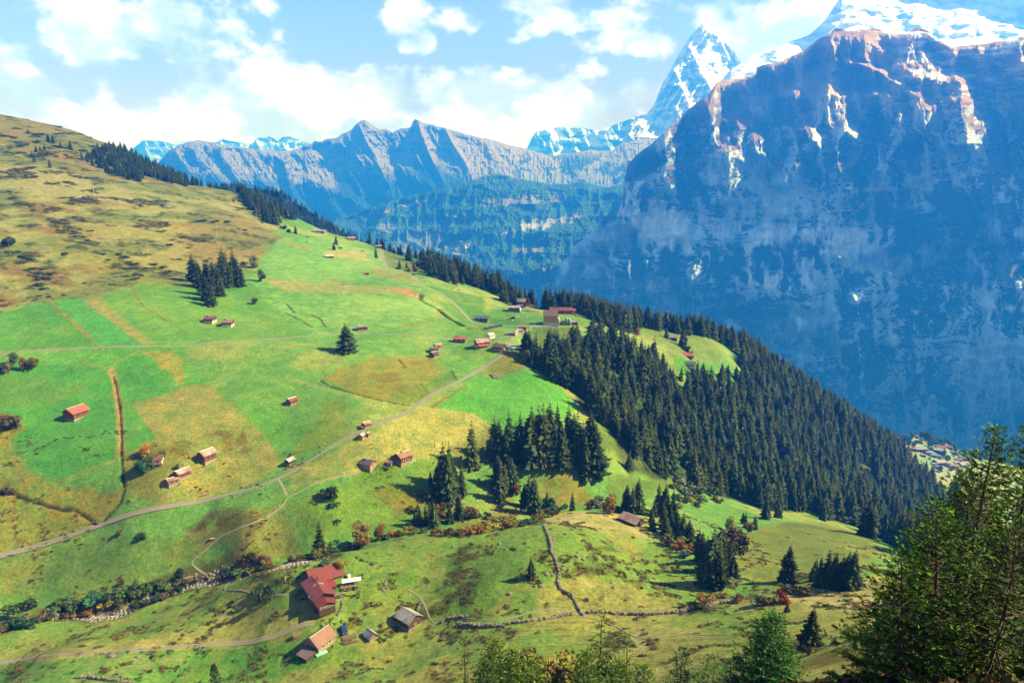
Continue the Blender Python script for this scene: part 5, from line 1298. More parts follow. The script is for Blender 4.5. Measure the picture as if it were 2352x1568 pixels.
    if lean:
        side, wd, rm = lean      # lean-to with a single pitch along -y or at one gable
        c = MB(); hh = H * .62
        if side == 'front':
            c.box(-hx * .9, hx * .5, -hy - wd, -hy - .04, zl, hh * .55)
            r_ = MB(); a = [(-hx * .95 - .3, -hy - wd - .4, hh * .6), (hx * .55 + .3, -hy - wd - .4, hh * .6), (hx * .55 + .3, -hy - .02, hh), (-hx * .95 - .3, -hy - .02, hh)]
        else:
            c.box(-hx - wd, -hx - .07, -hy * .8, hy * .4, zl, hh * .55)
            r_ = MB(); a = [(-hx - wd - .4, -hy * .85 - .3, hh * .6), (-hx - .02, -hy * .85 - .3, hh), (-hx - .02, hy * .45 + .3, hh), (-hx - wd - .4, hy * .45 + .3, hh * .6)]
        r_.add((a + [(x, y, z + .14) for x, y, z in a], [(0, 1, 2, 3), (4, 7, 6, 5), (0, 4, 5, 1), (1, 5, 6, 2), (2, 6, 7, 3), (3, 7, 4, 0)]))
        an = link('annex', c.mesh('annex', [WM['dark']]), e); link('annex_roof', r_.mesh('annex_roof', [RM[rm]]), an)
    return e
def P_(R, x, y): return one(R, x, y)
def ch(R, x, y, w, sc, label, **kw):
    u, v = one(R, x, y)
    f = {9.8: 1.32, 7.84: 1.28, 4.9: 1.2, 7.127: 1.25, 5.88: .94, 8.254: 1.0}.get(sc, 1.0)
    return chalet(u, v, w * f / sc * .9408, label, **kw)
# left meadows
ch(c5, 355, 305, 265, 5.345, 'log barn with a bright red roof standing alone in the deep green left meadow', roof='redb', roof2='redb', wall='red', rot=38, ar=.85, pitch=.5)
ch(c5, 1400, 900, 190, 5.345, 'small white based chalet with pink red roof and chimney, partly behind an autumn tree', roof='pink', wall='white', rot=-12, ar=.8, chim=True, balcony=True, cat='house')
ch(c5, 2060, 850, 215, 5.345, 'log barn with a patchy silver roof on the tan mown field', roof='patch', roof2='silver', wall='red', rot=35, ar=.85, pitch=.5, hw=.55)
ch(c5, 1740, 1060, 210, 5.345, 'barn with half rusty half silver roof beside the lower shed, left of the road', roof='patch', wall='red', rot=28, ar=.7, name='barn')
ch(c5, 1610, 1150, 170, 5.345, 'low shed with striped purple and rust roof in front of the patched barn', roof='rust', roof2='purple', wall='grey', rot=20, ar=.8, pitch=.25, name='shed', cat='shed')
ch(r4, 1948, 965, 68, 2.7506, 'tiny silver roofed shed right beside the bend of the road', roof='silver', wall='dark', rot=40, ar=.8, wins=0, name='shed', cat='shed')
ch(r4, 1962, 560, 72, 2.7506, 'small log hut with rusty red roof on a yellow patch in mid meadow', roof='pink', wall='red', rot=35, ar=.8, wins=1)
ch(r1, 1412, 1475, 72, 2.7506, 'white based chalet with red roof, left one of the pair below the spruce stand', roof='pink', wall='wood', basewall='white', base=.5, rot=-30, ar=.9, balcony=True, chim=True, cat='house')
ch(r1, 1532, 1500, 76, 2.7506, 'dark log chalet on white base, right one of the pair below the spruce stand', roof='brown', wall='wood', basewall='white', base=.4, rot=-20, ar=.9, chim=True, cat='house')
ch(r5, 535, 712, 84, 2.904, 'log barn with slate grey roof above the lane behind the lone round conifer', roof='grey', wall='red', rot=8, ar=.65)
ch(c8, 350, 185, 80, 4.9, 'left half of the pair of grey barns on the upper skyline', roof='silver', wall='grey', rot=5, ar=.7, wins=0, name='barn', cat='barn')
ch(c8, 432, 195, 80, 4.9, 'right hand grey barn with gable turned on the upper skyline', roof='silver', wall='grey', rot=-35, ar=.8, wins=0, name='barn', cat='barn')
ch(c8, 772, 275, 90, 4.9, 'weathered barn with pinkish roof sitting on the rounded shoulder', roof='rust', wall='wood', rot=12, ar=.6, lean=('front', 1.5, 'grey'), name='barn', cat='barn')
ch(c8, 1100, 372, 66, 4.9, 'dark brown hut on the skyline where the track ends', roof='brown', wall='wood', rot=5, ar=.8)
ch(c8, 505, 488, 100, 4.9, 'hut with a whitish roof on the high green slope', roof='white', wall='red', rot=10, ar=.65, hw=.3)
ch(c8, 958, 688, 48, 4.9, 'tiny bright red hut in the middle of the upper meadow', roof='redb', wall='red', rot=0, ar=.8, wins=1)
# centre
ch(c4, 455, 660, 190, 8.254, 'log hut with rusty striped roof and small lean-to, just above the road', roof='rust', wall='red', rot=35, ar=.7, lean=('left', 1.6, 'brown'))
ch(c4, 365, 890, 150, 8.254, 'orange log hut with silver roof just below the road', roof='silver', roof2='silver', wall='orange', rot=50, ar=.9, base=.1)
ch(c4, 480, 850, 95, 8.254, 'small rust roofed shed attached right of the orange hut', roof='rust', wall='red', rot=50, ar=.9, wins=0, name='shed', cat='shed')
ch(c4, 490, 1440, 300, 8.254, 'chalet with a dark slate roof and white lower floor above the gully', roof='dark', wall='orange', basewall='stone', base=.5, rot=-38, ar=.9, chim=True, cat='house', hw=.35)
ch(c4, 915, 1430, 130, 8.254, 'tiny stone hut with pink flat roof between the two chalets', roof='pink', wall='stone', rot=-20, ar=.9, pitch=.15, wins=1, name='stone_hut')
ch(c4, 1190, 1340, 330, 8.254, 'large chalet with orange brown shingle roof and white terrace', roof='shingle', wall='red', basewall='stone', rot=35, ar=.9, chim=True, cat='house', hw=.5, base=.2)
# hamlet
ch(c2, 645, 590, 220, 7.84, 'long hut with pinkish red roof and chimney on the lane, leftmost of the hamlet row', roof='redb', wall='red', rot=-12, ar=.6, chim=True, cat='house')
ch(c2, 1070, 655, 235, 7.84, 'barn with white striped roof and red lower lean-to in the hamlet', roof='patch', roof2='white', wall='orange', basewall='white', rot=22, ar=.75, lean=('front', 2.0, 'redb'), name='barn', cat='barn')
ch(c2, 1235, 505, 130, 7.84, 'small cream coloured hut with white roof beside the lane', roof='white', wall='cream', basewall='cream', rot=45, ar=.8, wins=1)
ch(c2, 1410, 720, 190, 7.84, 'house with brown red roof edged in white beside the road bend', roof='pink', wall='wood', basewall='stone', rot=-38, ar=.8, base=.35, chim=True, cat='house')
ch(c2, 1745, 730, 190, 7.84, 'garage with beige ribbed roof right of the road, cars in front', roof='white', wall='wood', rot=2, ar=.6, wins=0, name='garage', cat='garage')
ch(c2, 230, 700, 125, 7.84, 'topmost and smallest of the three stacked log huts', roof='rust', wall='orange', rot=25, ar=.8, wins=1)
ch(c2, 150, 770, 130, 7.84, 'middle one of the three stacked log huts, slate roof', roof='dark', wall='red', rot=15, ar=.8, wins=1)
ch(c2, 155, 865, 130, 7.84, 'lowest of the three stacked log huts, gable turned to the right', roof='dark', wall='red', rot=45, ar=.9, wins=1)
ch(c2, 1635, 455, 135, 7.84, 'low grey roofed shed at the left end of the sheds by the road', roof='grey', wall='grey', rot=0, ar=.7, wins=0, name='shed', cat='shed')
ch(c2, 1720, 440, 80, 7.84, 'small cream shed between the grey and silver roofed sheds', roof='white', wall='cream', rot=30, ar=.8, wins=0, name='shed', cat='shed')
ch(c2, 1790, 400, 115, 7.84, 'shed with a shiny silver roof by the road', roof='silver', wall='cream', rot=0, ar=.7, wins=0, name='shed', cat='shed')
ch(c2, 1845, 345, 130, 7.84, 'shed with a crimson roof, last of the sheds by the road', roof='redb', wall='wood', rot=0, ar=.7, wins=0, name='shed', cat='shed')
ch(c2, 1065, 200, 230, 7.84, 'house with a blue black roof on the bend of the upper track', roof='bluegrey', wall='red', rot=-8, ar=.6, cat='house', hw=.5)
ch(c2, 1665, 140, 66, 7.84, 'little dark box hut below the long grey shed', roof='dark', wall='dark', rot=0, ar=.9, pitch=.1, wins=0, name='shed', cat='shed')
ch(c3, 345, 680, 260, 9.8, 'long weathered shed with whitish roof at the left end of the wooden ramp', roof='silver', wall='grey', rot=-3, ar=.5, hw=.6, name='barn', cat='barn')
ch(c3, 525, 580, 170, 9.8, 'village house with steep grey roof and lower purple roofed wing', roof='grey', wall='wood', rot=-8, ar=.8, hw=.9, lean=('front', 3.0, 'purple'), cat='house', pitch=.7)
ch(c3, 310, 400, 90, 9.8, 'pale roof half hidden among the spruces behind the green shoulder', roof='white', wall='wood', rot=0, ar=.7, wins=0)
ch(c3, 1570, 540, 150, 9.8, 'grey roofed hut tucked in the wood above the red roofed lodge', roof='grey', wall='wood', rot=-25, ar=.8, wins=1)
ch(c3, 1460, 735, 480, 9.8, 'long red roofed lodge with a terrace behind the yellow barn', roof='red', wall='red', rot=5, ar=.38, hw=.45, name='lodge', cat='house', chim=True)
ch(c3, 1755, 705, 110, 9.8, 'small orange red pavilion at the end of the lodge terrace', roof='redb', wall='cream', rot=0, ar=.8, wins=1, name='pavilion', cat='pavilion')
ch(c3, 1215, 1010, 310, 9.8, 'big new barn with dark purple roof and bright yellow board walls', roof='purple', roof2='purple', wall='yellow', basewall='white', base=.06, rot=0, ar=.75, hw=.62, pitch=.75, name='barn', cat='barn', door=False, wins=0, lift=2.6, over=.03)
ch(c3, 1500, 1000, 110, 9.8, 'dark open shed between the silos with a red tractor inside', roof='purple', wall='dark', rot=0, ar=.9, wins=0, name='shed', cat='shed', door=False)
ch(c3, 1780, 985, 170, 9.8, 'low shed with pinkish striped roof right of the silos', roof='patch', wall='dark', rot=-5, ar=.6, hw=.35, wins=0, name='shed', cat='shed')
ch(c3, 2200, 1120, 200, 9.8, 'pale blue roof of a hut half hidden by the forest edge', roof='silver', wall='grey', rot=-20, ar=.8, wins=0)
# clearing in the forest
ch(c6, 550, 670, 90, 7.127, 'dark hut with purple roof at the wood edge above the clearing', roof='purple', wall='dark', rot=60, ar=.8, wins=1)
ch(c6, 1005, 915, 150, 7.127, 'grey roofed barn between two spruces in the forest clearing', roof='grey', wall='wood', rot=0, ar=.7, lean=None, name='barn', cat='barn')
ch(c6, 1265, 1215, 180, 7.127, 'hut with a bright red roof in the forest clearing', roof='redb', wall='red', rot=-3, ar=.7)
ch(c6, 1315, 1365, 165, 7.127, 'white house with dark roof and balcony just below the red roofed hut', roof='dark', wall='white', basewall='white', rot=0, ar=.8, hw=.55, balcony='w', cat='house')
# lower alp
ch(s3, 405, 650, 160, 2.851, 'lone barn with brown and rust striped roof at the wood edge above the stone walls', roof='rust', roof2='grey', wall='wood', rot=-35, ar=.75, hw=.35, name='barn', cat='barn')
ch(c1, 1760, 900, 330, 5.88, 'barn with a silver sheet roof and a blue panelled lean-to on the lower alp', roof='silver', roof2='silver', wall='wood', basewall='stone', rot=-50, ar=.95, hw=.42, pitch=.55, lean=('left', 3.2, 'bluegrey'), name='barn', cat='barn')
ch(c1, 1210, 1090, 185, 5.88, 'small tent like shed with a plain pale grey roof near the log piles', roof='silver', wall='grey', rot=-58, ar=.95, hw=.12, pitch=.8, wins=0, door=False, name='shed', cat='shed')
ch(c1, 480, 1190, 400, 5.88, 'big barn with a pink roof and dark lean-to where the farm track ends', roof='pink', roof2='purple', wall='stone', basewall='stone', rot=40, ar=.9, hw=.34, pitch=.6, name='barn', cat='barn', lean=('left', 4.6, 'purple'))
# ------------------------------------------------------------------ red farmhouse with its wing and porch
def prism_roof(x0, x1, y0, y1, H, rise, axis, ov=.5, th=.16, sides=(-1, 1)):
    """list of (verts, faces) for each roof side; ridge along axis 'x' or 'y'"""
    out = []
    F = [(0, 1, 2, 3), (4, 7, 6, 5), (0, 4, 5, 1), (1, 5, 6, 2), (2, 6, 7, 3), (3, 7, 4, 0)]
    if axis == 'y':
        c = (x0 + x1) / 2; h = (x1 - x0) / 2; k = rise / h
        for s in sides:
            xe = c + s * (h + ov); ze = H + rise - k * (h + ov)
            a = [(c, y0 - ov, H + rise), (c, y1 + ov, H + rise), (xe, y1 + ov, ze), (xe, y0 - ov, ze)]
            out.append((a + [(x, y, z + th) for x, y, z in a], F))
    else:
        c = (y0 + y1) / 2; h = (y1 - y0) / 2; k = rise / h
        for s in sides:
            ye = c + s * (h + ov); ze = H + rise - k * (h + ov)
            a = [(x0 - ov, c, H + rise), (x1 + ov, c, H + rise), (x1 + ov, ye, ze), (x0 - ov, ye, ze)]
            out.append((a + [(x, y, z + th) for x, y, z in a], F))
    return out
def gable_walls(mb, x0, x1, y0, y1, zb, H, rise, axis):
    if axis == 'y':
        c = (x0 + x1) / 2
        v = [(x0, y0, zb), (x1, y0, zb), (x1, y1, zb), (x0, y1, zb), (x0, y0, H), (x1, y0, H), (x1, y1, H), (x0, y1, H), (c, y0, H + rise), (c, y1, H + rise)]
        f = [(0, 1, 5, 8, 4), (2, 3, 7, 9, 6), (1, 2, 6, 5), (3, 0, 4, 7)]
    else:
        c = (y0 + y1) / 2
        v = [(x0, y0, zb), (x1, y0, zb), (x1, y1, zb), (x0, y1, zb), (x0, y0, H), (x1, y0, H), (x1, y1, H), (x0, y1, H), (x0, c, H + rise), (x1, c, H + rise)]
        f = [(0, 1, 5, 4), (2, 3, 7, 6), (1, 2, 6, 9, 5), (3, 0, 4, 8, 7)]
    mb.add((v, f))
def farmhouse():
    u, v = one(c1, 575, 745)
    p = hit(u, v); az = -math.atan2(p[0], p[1])
    e = empty('farmhouse', (p[0], p[1], p[2] + .1), az + math.radians(17))
    tag(e, 'large red sheet roofed farmhouse with side wing and porch above the stream track', 'farmhouse')
    mb = MB(); gable_walls(mb, -4.2, 4.2, 2.2, 17, -2.5, 3.9, 1.9, 'y'); link('main_wall', mb.mesh('wall', [WM['wood']]), e)
    for q in prism_roof(-4.2, 4.2, 2.2, 17, 3.9, 1.9, 'y', .8): link('roof', MB().add(q).mesh('roof_side', [RM['red']]), e)
    mb = MB(); gable_walls(mb, -3.4, 3.4, -1.2, 2.1, -2.5, 2.1, 1.2, 'y'); link('porch_wall', mb.mesh('wall', [WM['wood']]), e)
    for q in prism_roof(-3.4, 3.4, -1.2, 1.6, 2.1, 1.2, 'y', .7): link('porch_roof', MB().add(q).mesh('roof_side', [RM['red']]), e)
    mb = MB(); gable_walls(mb, -.5, 12.6, 15.2, 26.5, -3.0, 3.6, 3.0, 'x'); link('wing_wall', mb.mesh('wall', [WM['wood']]), e)
    for q in prism_roof(-.5, 12.6, 15.2, 26.5, 3.6, 3.0, 'x', .8): link('wing_roof', MB().add(q).mesh('roof_side', [RM['red']]), e)
    mb = MB(); gable_walls(mb, 4.25, 7.6, 9.5, 16.5, -2.5, 2.5, .9, 'x'); link('annex_wall', mb.mesh('wall', [WM['wood']]), e)
    for q in prism_roof(4.25, 7.6, 9.5, 16.5, 2.5, .9, 'x', .4): link('annex_roof', MB().add(q).mesh('roof_side', [RM['red']]), e)
    mb = MB(); mb.box(.4, 1.1, 12.6, 13.3, 4, 7.3); mb.box(.3, 1.2, 12.5, 13.4, 7.3, 7.5); link('chimney', mb.mesh('chimney', [WM['red']]), e)
    k = 1.9 / 4.2
    for (x0, x1, y0, y1, nm) in ((-1.9, -.5, 9.9, 10.3, 'rooflight'), (.4, 2.4, 9.7, 10.3, 'rooflight')):
        z = lambda x: 3.9 + 1.9 - k * abs(x) + .22
        a = [(x0, y0, z(x0)), (x1, y0, z(x1)), (x1, y1, z(x1)), (x0, y1, z(x0))]
        b = [(x, y, q + .12) for x, y, q in a]
        link(nm, MB().add((a + b, [(0, 3, 2, 1), (4, 5, 6, 7), (0, 1, 5, 4), (1, 2, 6, 5), (2, 3, 7, 6), (3, 0, 4, 7)])).mesh(nm, [RM['white']]), e)
    d = MB(); d.box(-4.9, -3.2, 5.0, 7.2, 2.6, 4.7); dm = link('dormer', d.mesh('dormer', [WM['dark']]), e)
    d = MB(); d.box(-5.02, -4.92, 5.2, 7.0, 2.9, 4.3); link('pane', d.mesh('pane', [M_WHITE]), dm)
    for q in range(5):
        x = -2.6 + q * 1.3
        f = MB(); f.box(x - .42, x + .42, -1.28, -1.2, .6, 1.6); w = link('window', f.mesh('window', [M_WHITE]), e)
        f = MB(); f.box(x - .32, x + .32, -1.31, -1.285, .7, 1.5); link('pane', f.mesh('pane', [M_GLASS]), w)
    for q in range(4):
        y = 4 + q * 2.6
        f = MB(); f.box(4.2, 4.27, y - .45, y + .45, 1.2, 2.4); w = link('window', f.mesh('window', [M_WHITE]), e)
        f = MB(); f.box(4.275, 4.3, y - .33, y + .33, 1.3, 2.3); link('pane', f.mesh('pane', [M_GLASS]), w)
    f = MB(); f.box(4.3, 8.0, 3.5, 9.3, -3.4, -.9); link('terrace_base', f.mesh('terrace_base', [WM['stone']]), e)
    e.scale = (.84, .84, .84)
    r_ = e.rotation_euler[2]; bk = [(p[0] - math.sin(r_) * q + math.cos(r_) * w, p[1] + math.cos(r_) * q + math.sin(r_) * w) for q, w in ((4, 0), (14, 0), (17, 8))]
    e.location.z = max(p[2], sum(float(hgt(*b)) for b in bk) / 3 - .2) - .7
    return e
FH = farmhouse()

# ------------------------------------------------------------------ stones
def rock_vf(r, seed):
    rr = random.Random(seed)
    t = (1 + 5 ** .5) / 2
    v = [(-1, t, 0), (1, t, 0), (-1, -t, 0), (1, -t, 0), (0, -1, t), (0, 1, t), (0, -1, -t), (0, 1, -t), (t, 0, -1), (t, 0, 1), (-t, 0, -1), (-t, 0, 1)]
    f = [(0, 11, 5), (0, 5, 1), (0, 1, 7), (0, 7, 10), (0, 10, 11), (1, 5, 9), (5, 11, 4), (11, 10, 2), (10, 7, 6), (7, 1, 8), (3, 9, 4), (3, 4, 2), (3, 2, 6), (3, 6, 8), (3, 8, 9), (4, 9, 5), (2, 4, 11), (6, 2, 10), (8, 6, 7), (9, 8, 1)]
    sx, sy, sz = rr.uniform(.8, 1.3), rr.uniform(.7, 1.1), rr.uniform(.5, .8)
    return [(x * r / 1.9 * sx * rr.uniform(.8, 1.15), y * r / 1.9 * sy * rr.uniform(.8, 1.15), z * r / 1.9 * sz * rr.uniform(.8, 1.15)) for x, y, z in v], f
def stone_wall(R, pts, label, size=.42, h=.9):
    P = resample(smooth_line(resample(plan(R(pts), step=8), 1.0), 2), size * .8)
    mb = MB(); rr = random.Random(len(P))
    o = P[len(P) // 2]; oz = float(hgt(*o))
    for i, q in enumerate(P):
        lev = 2 if rr.random() > .2 else 1
        for l in range(lev + (rr.random() > .5)):
            x = q[0] + rr.uniform(-.28, .28); y = q[1] + rr.uniform(-.28, .28)
            z = float(hgt(x, y)) + l * h * .42
            V, F = rock_vf(size * rr.uniform(.8, 1.5), rr.random())
            mb.add(([(a + x - o[0], b + y - o[1], c + z - oz) for a, b, c in V], F))
    ob = link('stone_wall', mb.mesh('stone_wall', [M_STONE]), None, (o[0], o[1], oz))
    tag(ob, label, 'stone wall')
stone_wall(s2, [(1970,825),(1990,870),(2020,950),(2020,1010),(2050,1060),(2070,1130),(2075,1200),(2065,1240),(2100,1290),(2150,1300),(2190,1360),(2230,1440),(2250,1460)], 'dry stone wall running down the middle of the pasture in a crooked line')
stone_wall(s6, [(275,175),(400,185),(500,185),(600,165),(730,155),(850,130),(950,115)], 'dry stone wall left of the wall corner, below the cattle path', .5)
stone_wall(s6, [(1000,105),(1100,105),(1200,115),(1350,120),(1500,110),(1650,90),(1780,50),(1850,40),(1880,55)], 'dry stone wall running right from the wall corner to the autumn bushes', .5)
stone_wall(s5, [(540,1335),(650,1335),(800,1355),(980,1372)], 'ruined stone wall at the bottom edge left of the little spruce', .4)
stone_wall(c1, [(1880,700),(1905,640),(1950,580)], 'short bit of stone wall beside the footpath near the silver barn', .35)
stone_wall(c1, [(730,770),(780,700),(815,630),(790,560)], 'curved pale garden wall right of the red farmhouse', .35, .6)
stone_wall(s6, [(185,165),(200,145),(260,135),(340,132)], 'crumbling stone wall above the left end of the cattle path', .4)
def boulder(R, x, y, w, label, group=None):
    u, v = one(R, x, y); p = hit(u, v); r = w * p[1] / FPX * .5
    mb = MB(); rr = random.Random(int(x + y)); mb.add(rock_vf(r * 1.6, rr.random()))
    o = link('boulder', mb.mesh('boulder', [M_STONE]), None, (p[0], p[1], hgt(p[0], p[1]) + r * .2)); tag(o, label, 'boulder', group)
boulder(s5, 805, 1180, 15, 'big grey boulder beside the lower farm track'); boulder(s5, 990, 1188, 9, 'smaller brown boulder right of the big one by the track')
for x, y, w in [(2140,795,10),(2075,775,6),(1580,962,7),(1655,952,8),(2035,920,8),(2020,960,6),(1990,1165,9),(1950,1250,9),(2200,1040,8),(2245,1060,8),(2205,1010,6),(1700,990,6),(1325,968,7),(1725,1305,8),(2110,1105,6)]:
    boulder(s2, x, y, w, 'grey boulder lying in the pasture near the crooked stone wall', 'boulders on the pasture')
def rockpile(R, x, y, w, label, name='rock_pile'):
    u, v = one(R, x, y); p = hit(u, v); r = w * p[1] / FPX; mb = MB(); rr = random.Random(int(x))
    for q in range(26):
        V, F = rock_vf(r * .16 * rr.uniform(.7, 1.6), rr.random()); a, b = rr.gauss(0, r * .25), rr.gauss(0, r * .2)
        z = float(hgt(p[0] + a, p[1] + b) - hgt(p[0], p[1])) + rr.random() * r * .12
        mb.add(([(i + a, j + b, k + z) for i, j, k in V], F))
    o = link(name, mb.mesh(name, [M_STONE]), None, (p[0], p[1], hgt(p[0], p[1]))); tag(o, label, 'rock pile')
rockpile(c1, 1420, 310, 15, 'upper heap of pale rocks on the grass right of the farmhouse'); rockpile(c1, 1415, 415, 14, 'lower heap of pale rocks on the grass right of the farmhouse')
rockpile(c2, 1340, 1245, 22, 'roofless stone ruin at the edge of the green meadow', 'stone_ruin')
# stream: water sheet and its gravel
def stream():
    P = resample(smooth_line(resample(STREAM, 2.0), 4), 1.5); n = len(P)
    T = np.gradient(P, axis=0); T /= np.linalg.norm(T, axis=1, keepdims=True); Nn = np.stack([-T[:, 1], T[:, 0]], 1)
    w = 1.5 + .8 * fbm(np.arange(n) / 6., np.zeros(n), 3, 5)
    off = np.array([-.5, -.15, .2, .5])
    XY = P[:, None] + Nn[:, None] * off[None, :, None] * w[:, None, None]
    zc = hgt(P[:, 0], P[:, 1]); zc = smooth_line(np.stack([zc, zc], 1), 6)[:, 0]
    Z = zc[:, None] + .22 + 0 * XY[..., 0]
    m = bpy.data.materials.new('stream_water'); m.use_nodes = True; nt = m.node_tree; b = nt.nodes['Principled BSDF']
    tc = N(nt, 'ShaderNodeTexCoord'); nz = N(nt, 'ShaderNodeTexNoise', inp={'Scale': 1.4, 'Detail': 6.0}); nt.links.new(tc.outputs['Object'], nz.inputs['Vector'])
    ra = N(nt, 'ShaderNodeMapRange', inp={1: .48, 2: .6}); nt.links.new(nz.outputs[0], ra.inputs[0])
    nt.links.new(mixrgb(nt, ra.outputs[0], (.06, .07, .08), (.55, .57, .6)), b.inputs['Base Color']); b.inputs['Roughness'].default_value = .25
    o = link('stream', new_mesh('stream', np.concatenate([XY, Z[..., None]], -1).reshape(-1, 3), grid_faces(n, 4), [m], smooth=True)); tag(o, 'narrow rocky mountain stream', kind='structure')
    mb = MB(); rr = random.Random(3)
    for q in range(1500):
        i = rr.randrange(n); d = rr.gauss(0, 1.5); x = P[i, 0] + Nn[i, 0] * d; y = P[i, 1] + Nn[i, 1] * d
        V, F = rock_vf(rr.uniform(.2, .75), rr.random()); z = float(hgt(x, y)) + .12
        mb.add(([(a + x, b_ + y, c + z) for a, b_, c in V], F))
    o = link('stream_stones', mb.mesh('stream_stones', [mat_plain('stream_stone', (.20, .19, .19), .9, .4, 1.5)])); tag(o, 'pale stones filling the stream bed', 'stones', kind='stuff')
stream()

# ------------------------------------------------------------------ bushes and broadleaved trees
def bl(R, sc, lst, group=None):
    for x, y, h, colr, kind, label in lst:
        u, v = one(R, x, y); make_leafy(u, v, h / sc * .9408 * (.95 if kind == 'bush' else 1.2), colr, label, kind, group)
G1 = 'bush among the thicket along the stony stream at the left'
for x, y, h, c in [(100,900,130,'green'),(180,850,110,'green'),(60,980,90,'dark'),(150,970,100,'bluegreen'),(30,1010,60,'brown'),(215,965,80,'bluegreen'),(430,850,110,'green'),(540,850,100,'dark'),(670,800,110,'bluegreen'),(760,790,80,'green'),(870,745,95,'green'),(960,735,95,'dark'),(1030,730,95,'green'),(1080,715,90,'dark'),(1150,675,75,'green'),(1180,705,75,'green'),(1225,670,60,'dark'),(1150,740,60,'green'),(880,805,80,'olive'),(810,815,70,'olive'),(730,825,60,'yellow'),(640,880,60,'orange'),(600,850,60,'olive'),
                   (270,930,70,'brown'),(330,925,70,'brown'),(390,915,70,'willow'),(450,908,66,'brown'),(510,900,66,'brown'),(570,895,60,'brown'),(990,835,60,'dark'),(1050,815,60,'brown'),(1110,795,60,'dark'),(1170,770,60,'brown'),(1230,745,56,'brown'),(1290,700,56,'dark'),(1350,660,50,'brown'),(1430,630,50,'brown'),(1500,620,40,'olive'),(1600,625,60,'brown'),(1660,615,60,'bluegreen'),(1730,600,70,'green'),(1790,590,70,'olive'),(1850,575,60,'brown'),(1910,560,60,'dark'),(1640,560,50,'green'),(1760,500,50,'rust'),(1830,500,90,'brown'),(1900,510,70,'rust'),(1930,540,50,'orange'),(2080,500,50,'brown'),(2150,490,50,'brown'),(2220,480,60,'dark')]:
    bl(s5, 2.94, [(x, y, h, c, 'bush', G1)], 'bushes along the stream')
bl(s5, 2.94, [(1295, 605, 66, 'dark', 'bush', 'round dark bush standing apart above the stream near the footbridge'), (870, 660, 45, 'brown', 'bush', 'brown bush above the thicket, left of the round dark bush'), (1010, 340, 60, 'dark', 'bush', 'dark bush on the edge of the bank under the road'), (860, 300, 35, 'brown', 'bush', 'small brown bush on the bank just below the road')])
bl(s2, 2.904, [(695, 965, 140, 'rust', 'tree', 'large rusty orange tree on the gully edge'), (800, 920, 90, 'orange', 'tree', 'bright orange tree right behind the rusty one'), (1765, 610, 105, 'orange', 'tree', 'orange tree among the spruces below the spruce row'),
               (520, 1140, 80, 'yellow', 'tree', 'thin yellow green tree behind the red farmhouse'), (410, 1140, 75, 'bluegreen', 'tree', 'slim pale green sapling left of the yellow one behind the farmhouse'), (375, 1045, 90, 'olive', 'tree', 'yellow green tree at the foot of the solitary gully spruce'),
               (450, 620, 110, 'dark', 'bush', 'dark shrub on the steep green slope below the link path'), (480, 680, 60, 'bluegreen', 'low', 'low bluish green shrub patch under the dark shrub'), (495, 790, 40, 'bluegreen', 'low', 'lowest low green shrub patch on the steep slope')])
G2 = 'autumn bush in the gully thicket below the spruce clump'
for x, y, h, c in [(580,985,60,'olive'),(455,1010,60,'olive'),(900,890,50,'orange'),(1000,870,65,'yellow'),(950,890,50,'rust'),(1060,880,50,'olive'),(1220,770,80,'rust'),(1440,760,90,'rust'),(1500,880,75,'orange'),(1560,850,70,'yellow'),(1640,850,66,'yellow'),(1200,890,70,'rust'),(1280,895,60,'rust'),(1380,890,60,'rust'),(1330,890,50,'olive'),(1440,880,60,'orange'),(1750,830,60,'yellow'),(1805,825,55,'bluegreen'),(1930,800,90,'yellow'),(2000,760,80,'olive'),(2060,735,60,'green'),(1570,770,60,'dark'),(1665,690,40,'dark'),(1500,760,45,'dark'),(1980,700,110,'bluegreen'),(2110,705,50,'bluegreen'),(1870,810,60,'bluegreen'),(1700,840,60,'orange'),(1120,870,50,'willow'),(1590,800,60,'yellow'),(1680,790,50,'olive'),(10,1110,60,'orange'),(640,980,50,'brown'),(850,915,50,'olive'),(1040,720,60,'olive'),(1240,700,70,'rust'),(1130,640,60,'olive'),(1350,640,60,'rust'),(1080,600,50,'olive'),(1300,680,50,'olive')]:
    bl(s2, 2.904, [(x, y, h, c, 'bush', G2)], 'autumn bushes in the gully')
